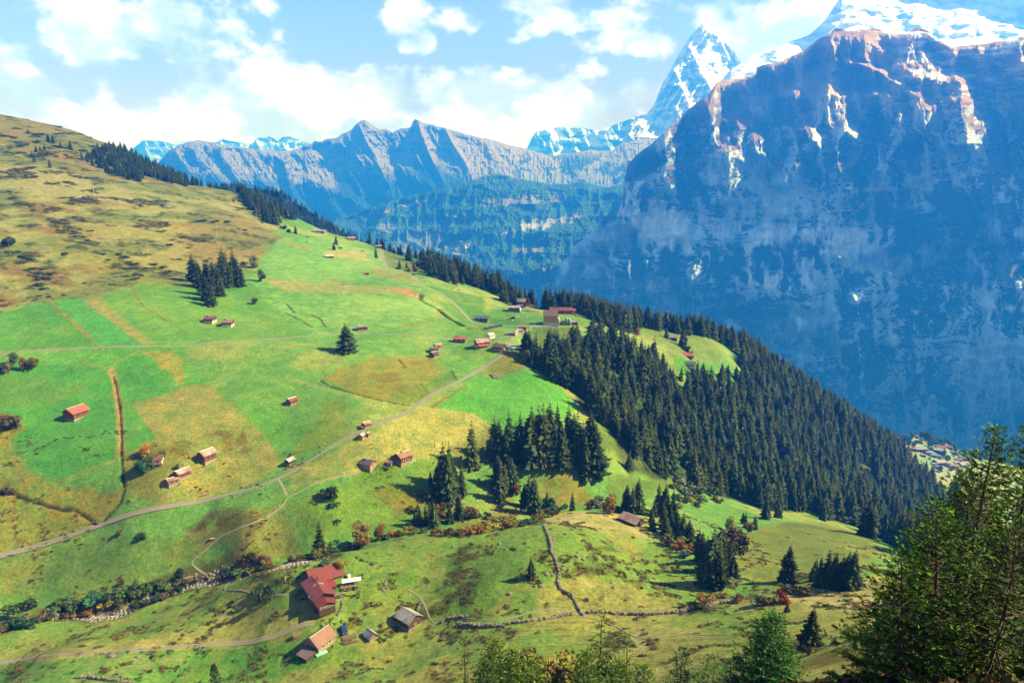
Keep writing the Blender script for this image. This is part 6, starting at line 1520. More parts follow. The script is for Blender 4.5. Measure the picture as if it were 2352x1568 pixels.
bl(s3, 2.851, [(250, 580, 105, 'orange', 'tree', 'glowing orange tree left of the brown roofed barn'), (1430, 520, 95, 'yellow', 'tree', 'yellow tree inside the dark forest edge'), (1090, 700, 80, 'yellow', 'tree', 'yellow tree at the forest foot above the hollow'), (1155, 750, 60, 'orange', 'tree', 'small orange tree at the forest foot'), (1215, 720, 85, 'brown', 'tree', 'brownish bare tree at the forest foot'),
               (690, 800, 110, 'olive', 'bush', 'big olive green bush above the large spruce group'), (740, 830, 80, 'orange', 'bush', 'orange tinted bush right of the olive one'), (820, 830, 55, 'orange', 'bush', 'small orange bush touching the large spruce group'), (770, 880, 60, 'willow', 'bush', 'grey bush below the orange tinted bush'),
               (920, 1200, 85, 'orange', 'bush', 'orange bush beside the right hand stone wall'), (1030, 1165, 55, 'yellow', 'bush', 'yellow bush behind the end of the stone wall'), (1155, 1195, 60, 'orange', 'bush', 'small orange bush right of the stone wall end'), (1455, 1130, 80, 'yellow', 'bush', 'yellow bush directly behind the red one'), (1455, 1195, 100, 'red', 'bush', 'bright scarlet bush in the lower right pasture'),
               (1600, 1155, 90, 'rust', 'bush', 'rusty bush right of the scarlet one'), (1545, 1140, 100, 'brown', 'bush', 'brown bush between the scarlet and rusty ones'), (1340, 1210, 85, 'brown', 'bush', 'brown bush left of the scarlet one'), (1285, 1215, 70, 'willow', 'bush', 'grey green bush leftmost beside the brown bush'),
               (850, 1250, 60, 'dark', 'bush', 'dark bush behind the right hand stone wall'), (910, 1245, 60, 'brown', 'bush', 'brown bush in front of the orange bush by the wall'), (1085, 1060, 60, 'willow', 'bush', 'pale grey bush at the foot of the large spruce group'), (1090, 880, 220, 'brown', 'tree', 'dead purplish brown tree in the large spruce group'), (760, 1235, 50, 'rust', 'bush', 'little rusty bush left on the stone wall'), (540, 190, 120, 'willow', 'tree', 'bare grey tree inside the dark forest'), (1640, 1560, 80, 'brown', 'bush', 'brown heather bush at the foot of the lone dark spruce')])
G3 = 'silvery green bush in the patch at the forest foot'
for x, y, h, c in [(720,360,60,'willow'),(760,380,70,'willow'),(800,400,75,'willow'),(840,420,70,'willow'),(780,450,60,'willow'),(830,460,66,'willow'),(870,440,60,'willow'),(740,420,60,'willow'),(900,500,60,'willow'),(770,500,60,'olive'),(820,500,50,'yellow'),(720,480,60,'willow'),(950,450,70,'willow'),(980,440,60,'bluegreen'),(860,530,50,'rust'),(730,540,50,'olive'),(1000,500,60,'orange'),(170,500,60,'willow'),(180,540,60,'willow'),(130,520,50,'olive'),(110,550,40,'rust'),(320,570,60,'bluegreen'),(690,400,40,'rust')]:
    bl(s3, 2.851, [(x, y, h, c, 'bush', G3)], 'silvery bushes at the forest foot')
bl(r4, 2.7506, [(60, 360, 70, 'olive', 'tree', 'olive tree at the front of the small grove on the left edge'), (85, 300, 60, 'green', 'tree', 'green tree at the back of the small grove on the left edge'), (165, 332, 66, 'orange', 'tree', 'orange tree in the middle of the small grove on the left edge'), (215, 328, 72, 'olive', 'tree', 'rightmost olive tree of the small grove on the left edge'), (25, 352, 50, 'brown', 'tree', 'brown tree cut by the left edge in the small grove'),
               (970, 925, 75, 'orange', 'tree', 'orange autumn tree behind the white based chalet'), (990, 1015, 90, 'green', 'tree', 'dark green tree in front of the white based chalet'), (950, 1045, 100, 'bluegreen', 'tree', 'bluish green tree left in front of the white based chalet'), (1092, 920, 55, 'olive', 'tree', 'slender tree right behind the white based chalet'), (1190, 1008, 34, 'bluegreen', 'tree', 'small green tree behind the patched roof barn'), (30, 740, 110, 'brown', 'bush', 'brown scrub clump on the left edge below the deep green field'), (55, 1165, 60, 'brown', 'bush', 'brown scrub by the brook at the left edge'), (645, 1368, 30, 'olive', 'bush', 'small bush where the brook meets the road')])
bl(r1, 2.7506, [(1715, 1112, 60, 'olive', 'tree', 'small olive tree right above the isolated spruce stand'), (1640, 1090, 30, 'dark', 'bush', 'dark bush between the spruce stand and the olive tree'), (1757, 1202, 60, 'green', 'tree', 'small round green tree on the slope right of the spruce stand'), (1716, 1356, 44, 'olive', 'tree', 'little crooked tree in the green meadow below the round tree'), (60, 962, 76, 'dark', 'bush', 'round dark mountain pine at the left edge'), (1940, 868, 24, 'dark', 'bush', 'dark bush beside the small round spruce on the upper slope'), (1905, 850, 30, 'green', 'bush', 'light green bush left of the small round spruce on the upper slope')])
G4 = 'dark mountain pine bush on the rusty left slope'
for x, y, h in [(110,1010,44),(150,1040,50),(200,1060,44),(140,1080,40),(230,1120,40),(270,1150,44),(250,1190,50),(310,1190,50),(290,1225,50),(320,1160,40),(250,1235,40),(300,1255,40),(180,1130,34),(800,1020,40),(830,1045,44),(860,1080,40),(900,1090,40),(880,1120,38),(920,1160,40),(890,1190,40),(950,1165,24),(840,1170,30),(1030,1090,36),(1100,1110,36),(1140,1135,30),(440,1020,44),(690,1020,30),(730,1060,30),(1380,1068,26),(1145,960,36),(1200,1055,24),(1270,980,24),(600,865,26),(750,1225,26),(330,1305,26),(565,1215,24),(430,1295,22),(260,1300,24),(30,230,40),(90,240,36),(130,300,36),(160,290,36),(260,220,40),(250,270,36),(290,350,40),(230,360,36),(380,300,36),(440,310,36),(560,330,40),(620,300,36),(660,310,36),(540,215,26),(400,160,20),(610,225,18),(1350,800,44),(1430,805,40),(1530,805,36),(1640,860,26)]:
    bl(r1, 2.7506, [(x, y, h * .8, 'dark', 'low', G4)], 'mountain pine bushes on the left slope')
bl(c3, 9.8, [(620, 590, 210, 'red', 'tree', 'red autumn tree beside the grey roofed village house'), (755, 510, 120, 'rust', 'tree', 'rusty tree on the knoll behind the village house'), (135, 450, 190, 'yellow', 'tree', 'yellow green tree at the wood edge behind the green shoulder'), (405, 380, 170, 'olive', 'tree', 'lime tree among spruces left of the village house')])
bl(s1, 2.851, [(520, 840, 60, 'orange', 'tree', 'orange tree leftmost at the forest edge above the green strip'), (583, 845, 50, 'orange', 'tree', 'second orange tree just right at the forest edge above the green strip'), (255, 670, 90, 'olive', 'tree', 'lime green tree at the forest tip near the garage'), (1015, 480, 40, 'orange', 'tree', 'orange tree at the top left corner of the clearing'), (1430, 462, 28, 'red', 'tree', 'red tree on the crest above the clearing'), (822, 425, 34, 'orange', 'tree', 'small orange tree right of the green knoll below the lodge'), (1350, 590, 40, 'dark', 'bush', 'dark bush behind the red roofed clearing hut'), (700, 950, 60, 'orange', 'tree', 'orange tree deep in the forest edge'), (1870, 1370, 60, 'olive', 'tree', 'yellowish tree in the middle of the big forest')])
bl(c8, 4.9, [(1462, 650, 66, 'yellow', 'bush', 'yellow bush beside the upper track'), (1335, 625, 40, 'rust', 'bush', 'rusty bush left of the yellow one by the upper track'), (1530, 650, 50, 'brown', 'bush', 'brown bush right of the yellow one by the upper track'), (1515, 690, 34, 'dark', 'low', 'low hedge on the bend of the upper track'), (640, 375, 34, 'dark', 'low', 'low dark bush right of the pair of small spruces'), (900, 410, 24, 'dark', 'low', 'dark hedge above the straw coloured field'), (240, 300, 22, 'dark', 'low', 'small dark bush on the upper slope'), (245, 238, 20, 'dark', 'low', 'uppermost small dark bush on the upper slope'), (30, 185, 34, 'dark', 'low', 'dark bush at the skyline left of the grey barns'), (2040, 790, 44, 'red', 'bush', 'crimson bush at the wood edge above the grazing cattle')])
bl(s5, 2.94, [(1880, 700, 110, 'dark', 'low', 'dark shrubby patch on the steep knoll left of the farmhouse'), (1950, 740, 90, 'dark', 'low', 'second dark shrubby patch on the steep knoll'), (1130, 1120, 24, 'green', 'low', 'small green shrub on the edge of the lower track')])

# dwarf shrubs, heather and rough tufts that nobody could count
def scatter_points(n, xr, yr, test):
    k = rng.uniform(xr[0], xr[1], n); y = np.sqrt(rng.uniform(yr[0] ** 2, yr[1] ** 2, n)); x = k * y
    m = test(x, y); return x[m], y[m]
low_protos = [make_leafy(*one(s6, 150 + 60 * i, 400), 14, c, 'low heather tuft of the lower alp, ' + c + ' one at the bottom edge', 'low') for i, c in enumerate(['dark', 'rust', 'olive', 'brown'])]
lp = [next(c for c in e.children if c.name.startswith('crown')) for e in low_protos]
UPP = plan([(-60, 180), (660, 470), (650, 520), (600, 590), (560, 640), (420, 660), (330, 640), (230, 680), (130, 688), (0, 715), (-60, 725)], True)
xs, ys = scatter_points(42000, (-.9, -.2), (400, 1150), lambda x, y: inside(x, y, UPP) & (fbm(x / 16, y / 16, 4, 111) + .5 * fbm(x / 60, y / 60, 3, 101) > .34 + .3 * np.clip((x / y + .62) * 4, 0, 1)))
items = [[(x, y, float(hgt(x, y))), rng.uniform(.4, 1.3), int(rng.choice([0, 0, 2, 1, 2, 3])), rng.uniform(0, 6), rng.uniform(1, 1.8), 0, 0] for x, y in zip(xs, ys)]
mass_object('heath_shrubs', 'carpet of dwarf shrubs on the upper left slope', items, lp, .8)
xs, ys = scatter_points(60000, (-.85, .75), (95, 330), lambda x, y: (fbm(x / 16, y / 16, 4, 111) * .6 + .6 * fbm(x / 4, y / 4, 3, 121) - .0 * y > np.where(y < 240, .17, .30)))
items = [[(x, y, float(hgt(x, y)) - .05), rng.uniform(.12, .42) * (1.6 if rng.random() < .05 else 1), int(rng.choice([0, 1, 2, 2, 2, 3])), rng.uniform(0, 6), rng.uniform(1, 1.8), 0, 0] for x, y in zip(xs, ys)]
mass_object('heather_tufts', 'rough tufts of heather and coarse grass over the lower pasture', items, lp, .8)
print('tufts', len(items))
# ------------------------------------------------------------------ village far below on its terrace
def village():
    lab = [(2000, 1000, 1500), (2060, 1010, 1500), (2110, 990, 1560), (2170, 1010, 1540), (2240, 1050, 1500), (2352, 1085, 1500), (2450, 1120, 1480),
           (2060, 1060, 1380), (2120, 1075, 1380), (2180, 1110, 1330), (2230, 1150, 1290), (2352, 1190, 1260), (2450, 1230, 1250), (1960, 1010, 1450)]
    P = np.array([unproj(*q) for q in lab])
    A = np.c_[P[:, :2], np.ones(len(P))]; c, *_ = np.linalg.lstsq(A, P[:, 2], rcond=None)
    rim_u = np.array([1900, 1990, 2060, 2080, 2110, 2150, 2180, 2230, 2290, 2352, 2450, 2560]); rim_v = np.array([1120, 1060, 1010, 1003, 1006, 1012, 1020, 1050, 1062, 1075, 1100, 1130])
    nu, nv = 90, 50
    U = np.linspace(1900, 2560, nu)
    rv = np.interp(U, rim_u, rim_v)
    rows = []
    for t in np.linspace(0, 1, nv):
        v = rv + t * 210
        k, s = ray(U, v)
        Y = c[2] / (s - c[0] * k - c[1])
        rows.append(np.stack([k * Y, Y, s * Y + 3 * fbm(U / 20, v / 12, 3, 5)], -1))
    rows = np.array(rows)
    back = [rows[0] + np.array([0, 60 * q, -55 * q ** 1.2]) for q in range(6, 0, -1)]
    G_ = np.concatenate([np.array(back), rows]); nr = len(G_)
    X, Y = G_[..., 0], G_[..., 1]
    C = mixc(np.zeros(X.shape + (3,)) + G(150, 190, 100), G(196, 196, 130), sstep(-.2, .3, fbm(X / 30, Y / 30, 4, 8)))
    m = mat_attr('village_meadow')
    o = link('village_terrace', new_mesh('village_terrace', G_.reshape(-1, 3), grid_faces(nr, nu)[:, ::-1].copy(), [m], colr=C.reshape(-1, 3), smooth=True))
    tag(o, 'sunny meadow terrace of the village far below', kind='structure')
    def place(u, v):
        k, s = ray(u, v); Y = float(c[2] / (s - c[0] * k - c[1])); return float(k) * Y, Y, float(s) * Y
    return place
def mat_attr(name):
    m = bpy.data.materials.new(name); m.use_nodes = True; nt = m.node_tree
    at = N(nt, 'ShaderNodeVertexColor', layer_name='Col'); nt.links.new(at.outputs[0], nt.nodes['Principled BSDF'].inputs['Base Color']); nt.nodes['Principled BSDF'].inputs['Roughness'].default_value = .9
    return m
vplace = village()
def vhouse(x, y, w, rot, roof, label, wall='wood'):
    u, v = one(c7, x, y); p = vplace(u, v); L_ = w / 7.84 * .9408 * p[1] / FPX
    e = empty('village_house', (p[0], p[1], p[2] - .5), math.radians(rot)); tag(e, label, 'house', 'village houses far below')
    hx, hy = L_ / 2, L_ * .36
    mb = MB(); gable_walls(mb, -hx, hx, -hy, hy, -4, L_ * .32, L_ * .16, 'x'); link('wall', mb.mesh('wall', [WM[wall]]), e)
    for q in prism_roof(-hx, hx, -hy, hy, L_ * .32, L_ * .16, 'x', L_ * .06, .3): link('roof', MB().add(q).mesh('roof_side', [RM[roof]]), e)
    f = MB()
    for q in (-.3, 0, .3): f.box(q * L_ - .6, q * L_ + .6, -hy - .12, -hy - .02, L_ * .1, L_ * .1 + 1.4)
    link('window_row', f.mesh('window_row', [M_GLASS]), e)
VL = 'village house, {} roof, {}'
for x, y, w, rot, roof, pos in [(735, 545, 190, 0, 'grey', 'big and broad at the upper left of the village'), (600, 520, 100, -30, 'redb', 'leftmost, against the forest edge'), (915, 600, 130, -20, 'silver', 'just below and right of the big broad one'), (815, 645, 90, -25, 'brown', 'small and brown below the big broad one'),
                           (1090, 565, 180, -30, 'silver', 'large in the middle of the village'), (1140, 510, 150, -15, 'pink', 'behind the large silver roof'), (1300, 505, 130, -30, 'red', 'upper right by the round trees'), (1000, 650, 110, -25, 'grey', 'low in the middle row'), (1075, 665, 120, -25, 'brown', 'right end of the middle row'),
                           (1120, 800, 200, 10, 'grey', 'long one of the lower row'), (1020, 810, 90, -20, 'silver', 'at the left end of the lower row'), (1260, 810, 130, 20, 'rust', 'right of the long lower one'), (1100, 880, 130, -20, 'pink', 'lowest at the village foot'), (1380, 590, 90, -35, 'grey', 'small among trees'),
                           (1480, 740, 120, -10, 'red', 'under the twin blue ones'), (1600, 730, 170, -25, 'bluegrey', 'with a bluish front at the right'), (1710, 700, 140, -30, 'grey', 'with gable at the upper right end'), (1450, 790, 100, 15, 'silver', 'small and shiny near the right'), (1570, 840, 200, 15, 'brown', 'big and brown in front at the right'),
                           (1390, 860, 160, -20, 'rust', 'in the dense lower cluster'), (1480, 930, 150, -20, 'red', 'lowest of the dense cluster'), (1520, 1000, 120, -30, 'purple', 'dark one under the dense cluster'), (360, 320, 110, -30, 'pink', 'on top beside the forest ridge'), (660, 290, 120, -30, 'purple', 'on the top rim with a gable'), (1740, 780, 120, -30, 'pink', 'last at the right before the firs'), (1990, 920, 130, 0, 'rust', 'glimpsed through the fir twigs'), (1850, 1120, 130, 10, 'brown', 'lower one glimpsed through the fir twigs')]:
    vhouse(x, y, w, rot, roof, VL.format({'redb': 'a bright red', 'red': 'a red', 'pink': 'a pinkish', 'silver': 'a silver', 'grey': 'a grey', 'brown': 'a brown', 'bluegrey': 'a blue grey', 'rust': 'a rusty', 'purple': 'a dark purple'}[roof], pos))
for x, y, h, c in [(470,400,180,'green'),(540,390,150,'green'),(430,330,120,'green'),(590,270,90,'green'),(560,440,110,'bluegreen'),(680,430,110,'green'),(640,460,90,'green'),(780,420,110,'yellow'),(770,290,110,'green'),(830,310,120,'green'),(890,350,140,'green'),(950,360,140,'green'),(1010,430,140,'olive'),(1090,420,150,'bluegreen'),(1130,400,100,'green'),(930,470,100,'green'),(1180,460,100,'green'),(1230,420,120,'green'),(1290,410,100,'bluegreen'),(1340,450,80,'green'),(1210,640,130,'green'),(1260,730,130,'green'),(1160,640,100,'bluegreen'),(950,540,90,'green'),(1410,520,90,'green'),(1460,560,90,'olive'),(1440,650,90,'green'),(1520,620,100,'green'),(1640,620,110,'olive'),(1560,660,80,'green'),(1850,640,100,'rust'),(1900,680,90,'green'),(1960,690,110,'green'),(2020,660,90,'green'),(1300,870,90,'olive'),(1340,930,90,'green'),(1300,1060,70,'rust'),(860,580,60,'dark'),(940,720,50,'green'),(1150,950,110,'dark')]:
    u, v = one(c7, x, y); p = vplace(u, v); H = h / 7.84 * .9408 * p[1] / FPX * 1.1
    cm, lm = leafmesh('tree', c, int(rng.integers(0, 3)))
    e = empty('leafy_tree', (p[0], p[1], p[2] - .5), float(rng.uniform(0, 6))); e.scale = (H / 8 * 1.15, H / 8 * 1.15, H / 8)
    tag(e, 'round leafy tree between the houses of the far village', 'tree', 'round trees in the far village'); link('crown', cm, e); link('trunk', lm, e)

# ------------------------------------------------------------------ big firs in the foreground
M_FIR = bpy.data.materials.new('fir_needles'); M_FIR.use_nodes = True
def _firmat():
    nt = M_FIR.node_tree; b = nt.nodes['Principled BSDF']
    at = N(nt, 'ShaderNodeVertexColor', layer_name='Col'); nt.links.new(at.outputs[0], b.inputs['Base Color'])
    b.inputs['Roughness'].default_value = .8; b.inputs['Specular IOR Level'].default_value = .1
_firmat()
def fir(name, label, utop, vtop, Y, R, seed, base_col, tip_col, sp=.2, per=6, twig=.09, nq=6, qs=(.13, .034), bare=.3, lean=(0, 0), gap=0.0, group=None, droop=.25, ztop_only=None, shape=.75, hmax=None, low=0.0):
    r = np.random.default_rng(seed)
    top = unproj(utop, vtop, Y); zg = float(hgt(top[0] - lean[0], top[1] - lean[1]))
    H = float(top[2] - zg)
    if hmax: H = min(H, hmax)
    e = empty(name, (top[0] - lean[0], top[1] - lean[1], top[2] - H)); tag(e, label, 'tree', group)
    def axis(z):
        f = z / H
        return np.array([lean[0] * f + .06 * math.sin(3 * f + seed), lean[1] * f + .05 * math.cos(4 * f), z])
    zs = np.linspace(-.8, H, 14)
    tr = tube([tuple(axis(z)) for z in zs], [max(.012, .016 * (H - z) + .01) for z in zs], 8)
    link('trunk', new_mesh('fir_trunk', np.array(tr[0]), tr[1], [M_BARK], smooth=True), e)
    BV = []; BF = []; QV = []; QC = []
    z = max(.4, H * low)
    levels = []
    while z < H - .1:
        levels.append(z); z += sp * r.uniform(.7, 1.3) * (1 if z < H * .8 else .8)
    levels.append(H - .03)
    bc = np.array(base_col); tc = np.array(tip_col)
    for z in levels:
        f = z / H
        Lz = R * (1 - f) ** shape * 1.0 + .12
        n = max(3, int(per * r.uniform(.8, 1.2)))
        a0 = r.uniform(0, 6.28)
        for b in range(n):
            if r.random() < gap: continue
            a = a0 + 6.283 * (b + r.uniform(-.3, .3)) / n
            L = Lz * r.uniform(.55, 1.18)
            m = max(4, int(L / .35) + 2)
            t = np.linspace(0, 1, m)
            rise = (.55 * f ** 2 + .0) * L - droop * (1 - f) * L
            px = L * t; pz = rise * t ** 1.0 + (-.25 * L * np.sin(t * np.pi) * (1 - f) * .6) + .14 * L * t ** 3
            ca, sa = math.cos(a), math.sin(a)
            side = r.normal(0, .05 * L) * t ** 2
            o = axis(z)
            pts = np.stack([o[0] + ca * px - sa * side, o[1] + sa * px + ca * side, o[2] + pz], 1)
            tv, tf = tube([tuple(q) for q in pts], list(np.linspace(.006 + .010 * L, .004, m)), 3)
            k = len(BV); BV += tv; BF += [tuple(i + k for i in q) for q in tf]
            nt_ = max(3, int(L * (1 - bare * (f < .75)) / twig))
            tt = r.uniform(bare if f < .75 else .08, 1.0, nt_); tt[0] = 1.0
            for q in tt:
                i = min(m - 2, int(q * (m - 1))); w = q * (m - 1) - i
                c = pts[i] * (1 - w) + pts[i + 1] * w
                d = pts[i + 1] - pts[i]; d /= np.linalg.norm(d) + 1e-9
                s = np.array([-sa, ca, 0]) * (1 if r.random() < .5 else -1)
                tl = (.10 + .36 * L * (1 - q) ** .8 * q ** .3) * r.uniform(.6, 1.2)
                td = d * .75 + s * r.uniform(.5, 1.1) * (q < .97) + np.array([0, 0, r.uniform(-.25, .18)]); td /= np.linalg.norm(td)
                nn = max(1, int(round(tl / (qs[0] * .62)))) ; nn = min(nn, nq * 2)
                for j in range(nn):
                    for rep in range(3):
                        cc = c + td * (tl * (j + .3) / nn)
                        dd = td + r.normal(0, .32, 3); dd /= np.linalg.norm(dd)
                        up = np.cross(dd, r.normal(0, 1, 3)); up /= np.linalg.norm(up) + 1e-9
                        l_ = qs[0] * r.uniform(.7, 1.3); w_ = qs[1] * r.uniform(.7, 1.3)
                        QV += [cc - up * w_ * .5, cc + dd * l_ * .55 - up * w_ * .45, cc + dd * l_, cc + dd * l_ * .45 + up * w_ * .6]
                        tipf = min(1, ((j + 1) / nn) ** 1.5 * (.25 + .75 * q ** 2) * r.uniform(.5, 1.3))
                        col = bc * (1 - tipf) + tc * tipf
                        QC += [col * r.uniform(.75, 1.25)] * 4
    link('branches', new_mesh('fir_branches', np.array(BV), BF, [M_BARK]), e)
    n = len(QV) // 4
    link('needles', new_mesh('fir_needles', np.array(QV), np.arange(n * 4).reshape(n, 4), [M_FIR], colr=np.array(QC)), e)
    return n
tot = 0
DK = (.014, .045, .009); TP = (.13, .29, .03)
tot += fir('fir_tree', 'tall foreground fir with a bare leader shoot rising against the valley village', 2290, 985, 17, 2.9, 1, DK, TP, per=6, sp=.17, shape=1.0, lean=(.5, 0))
tot += fir('fir_tree', 'foreground fir cut by the right picture edge', 2366, 992, 19, 3.0, 2, DK, TP, per=6, sp=.18, shape=.95, lean=(-.4, .2))
tot += fir('fir_tree', 'foreground fir with a blunt bright top left of the tallest one', 2150, 1160, 15.5, 2.2, 3, DK, TP, per=6, sp=.16, shape=.9, lean=(-.7, .1), hmax=7)
tot += fir('fir_tree', 'lower foreground fir whose bright twigs reach furthest left', 2065, 1275, 15, 1.8, 4, DK, TP, per=5, sp=.15, lean=(-.5, .2), hmax=6)
tot += fir('fir_tree', 'dark foreground fir in the gap between the two tallest ones', 2230, 1090, 20, 3.0, 5, (.012, .03, .01), (.07, .12, .025), per=6, sp=.2)
tot += fir('fir_tree', 'shadowy foreground fir low in the right corner', 2330, 1230, 14, 2.6, 6, (.012, .03, .01), (.09, .14, .03), per=5, sp=.18)
# middle foreground, rooted below the bottom edge
LG = (.03, .085, .016); LT = (.15, .26, .04)
Q2 = dict(qs=(.32, .085), twig=.17, nq=3)
tot += fir('larch_tree', 'bright green feathery larch at the bottom edge left of the dark spruce', 1773, 1412, 62, 4.6, 11, (.022, .095, .02), (.08, .24, .04), sp=.26, per=8, bare=.1, droop=.1, shape=.62, **Q2)
tot += fir('larch_tree', 'thin see through larch with a bare mast like top at the bottom centre', 1381, 1408, 66, 3.4, 12, LG, LT, sp=.62, per=4, bare=.15, gap=.25, droop=.1, shape=.9, **Q2)
tot += fir('larch_tree', 'second thin larch just right of the mast like one', 1441, 1458, 64, 2.6, 13, LG, LT, sp=.6, per=4, bare=.15, gap=.2, droop=.1, shape=.9, **Q2)
tot += fir('larch_tree', 'sparse dark larch at the left end of the bottom tree group', 1067, 1466, 66, 2.6, 14, (.03, .05, .02), (.10, .12, .05), sp=.6, per=4, bare=.15, gap=.3, shape=.9, **Q2)
for i, (u, v, Y, R, lb) in enumerate([(1137, 1474, 62, 3.0, 'light green spruce behind the left end of the bottom tree group'), (1177, 1498, 58, 3.0, 'light green bushy spruce in the middle of the bottom left group'), (1225, 1512, 60, 2.8, 'light green spruce at the right end of the bottom left group'), (1110, 1530, 55, 3.0, 'low dark green spruce at the bottom left of the group'), (1340, 1500, 60, 2.8, 'leafy green spruce left below the mast like larch'), (1420, 1520, 58, 2.6, 'green spruce between the two thin larches'), (1480, 1530, 62, 2.2, 'pale spruce right of the second thin larch')]):
    tot += fir('spruce_tree', lb, u, v, Y, R, 20 + i, LG, (.16, .24, .045) if i != 3 else (.06, .1, .03), sp=.27, per=7, bare=.08, shape=.6, **Q2)
tot += fir('spruce_tree', 'dark pointed spruce at the bottom edge left of the bright larch', 1567, 1490, 64, 2.6, 30, DK, (.05, .10, .03), sp=.4, per=6, bare=.1, **Q2)
tot += fir('spruce_tree', 'pale grassy green spruce between the dark pointed one and the larch', 1640, 1508, 60, 2.6, 31, LG, (.20, .25, .08), sp=.4, per=5, bare=.1, shape=.6, **Q2)
tot += fir('spruce_tree', 'small dark spruce directly left of the bright larch', 1692, 1512, 62, 2.2, 32, DK, (.06, .13, .04), sp=.4, per=6, bare=.1, **Q2)
tot += fir('spruce_tree', 'little dark spruce poking up at the bottom edge on the left', 491, 1528, 178, 2.4, 33, (.015, .04, .02), (.04, .08, .03), sp=.6, per=7, bare=.0, qs=(.6, .25), twig=.4, nq=3)
print('fir quads', tot)
for u, v, h, c, lb in [(1285, 1568, 60, 'brown', 'big brown leafless bush at the bottom edge between the green trees'), (1250, 1560, 50, 'rust', 'smaller brown bush left of the big brown one'), (1309, 1575, 60, 'yellow', 'yellow bush in front of the big brown one'), (1160, 1590, 80, 'green', 'green bush at the bottom of the left tree group'), (1220, 1600, 80, 'olive', 'olive bush at the bottom of the left tree group'), (1400, 1590, 70, 'green', 'green bush under the mast like larch')]:
    p = unproj(u, min(v, 1560), 75); z = float(hgt(p[0], p[1])); H = float(p[2] - z) + h * 75 / FPX
    cm, lm = leafmesh('tree', c, int(rng.integers(0, 3))); e = empty('bush', (p[0], p[1], z), float(rng.uniform(0, 6))); s = H / 8
    e.scale = (s * .9, s * .9, s); tag(e, lb, 'bush'); link('crown', cm, e); link('stems', lm, e)
# heather and scrub under the firs
hb = [leafmesh('low', c, 0) for c in ('rust', 'brown', 'red')]
xs, ys = scatter_points(5200, (.42, 1.0), (9, 60), lambda x, y: np.ones(x.shape, bool))
items = [[(x, y, float(hgt(x, y))), rng.uniform(.15, .5), int(rng.choice([0, 1, 2, 3, 3])), rng.uniform(0, 6), rng.uniform(.5, .9), 0, 0] for x, y in zip(xs, ys)]
mass_object('bilberry_scrub', 'rusty red and brown bilberry scrub under the foreground firs', items, lp[1:] + [lp[0]], .8)

# ------------------------------------------------------------------ people
def skin(name, joints, edges, radii, mat, parent, root=0):
    me = bpy.data.meshes.new(name); me.from_pydata(joints, edges, [])
    o = bpy.data.objects.new(name, me); COL.objects.link(o)
    md = o.modifiers.new('s', 'SKIN'); sb = o.modifiers.new('u', 'SUBSURF'); sb.levels = 1; sb.render_levels = 1
    for i, r_ in enumerate(radii): me.skin_vertices[0].data[i].radius = (r_, r_)
    me.skin_vertices[0].data[root].use_root = True
    dg = bpy.context.evaluated_depsgraph_get(); dg.update()
    m2 = bpy.data.meshes.new_from_object(o.evaluated_get(dg)); m2.materials.clear(); m2.materials.append(mat)
    bpy.data.objects.remove(o); bpy.data.meshes.remove(me)
    return m2
SK = mat_plain('skin', (.45, .26, .18), .6, .05); HAIR = mat_plain('hair', (.04, .025, .015), .8)
def figure(pose):
    if pose == 'walk':
        J = [(0,0,.95),(0,0,1.2),(0,0,1.42),(0,0,1.52),(0,.02,1.66),(.19,0,1.40),(.25,-.12,1.12),(.24,-.30,.95),(-.19,0,1.40),(-.25,.12,1.12),(-.24,.05,.88),(.09,0,.90),(.10,-.18,.50),(.10,-.15,.08),(.10,-.30,.04),(-.09,0,.90),(-.10,.12,.50),(-.10,.32,.12),(-.10,.20,.05)]
    elif pose == 'sit':
        J = [(0,0,.50),(0,.02,.78),(0,0,1.00),(0,-.02,1.10),(0,-.03,1.24),(.19,0,.98),(.24,-.14,.74),(.14,-.36,.74),(-.19,0,.98),(-.24,-.14,.74),(-.14,-.36,.74),(.10,-.08,.48),(.12,-.46,.48),(.12,-.46,.08),(.12,-.60,.04),(-.10,-.08,.48),(-.12,-.46,.48),(-.12,-.46,.08),(-.12,-.60,.04)]
    else:
        J = [(0,0,.95),(0,0,1.2),(0,0,1.42),(0,0,1.52),(0,0,1.66),(.19,0,1.40),(.24,0,1.12),(.24,-.08,.86),(-.19,0,1.40),(-.24,0,1.12),(-.24,-.08,.86),(.09,0,.90),(.10,-.01,.50),(.10,0,.08),(.10,-.16,.04),(-.09,0,.90),(-.10,-.01,.50),(-.10,0,.08),(-.10,-.16,.04)]
    E = [(0,1),(1,2),(2,3),(3,4),(2,5),(5,6),(6,7),(2,8),(8,9),(9,10),(0,11),(11,12),(12,13),(13,14),(0,15),(15,16),(16,17),(17,18)]
    Rr = [.13,.13,.12,.055,.105,.06,.045,.035,.06,.045,.035,.09,.06,.042,.04,.09,.06,.042,.04]
    return J, E, Rr
CLO = {c: mat_plain('cloth_' + c, v, .8, .12) for c, v in dict(blue=(.03, .09, .35), navy=(.02, .03, .08), red=(.4, .03, .04), white=(.6, .6, .6), black=(.02, .02, .02), purple=(.16, .10, .35), grey=(.18, .18, .2), cyan=(.05, .28, .4), yellow=(.5, .4, .06)).items()}
FM = {}
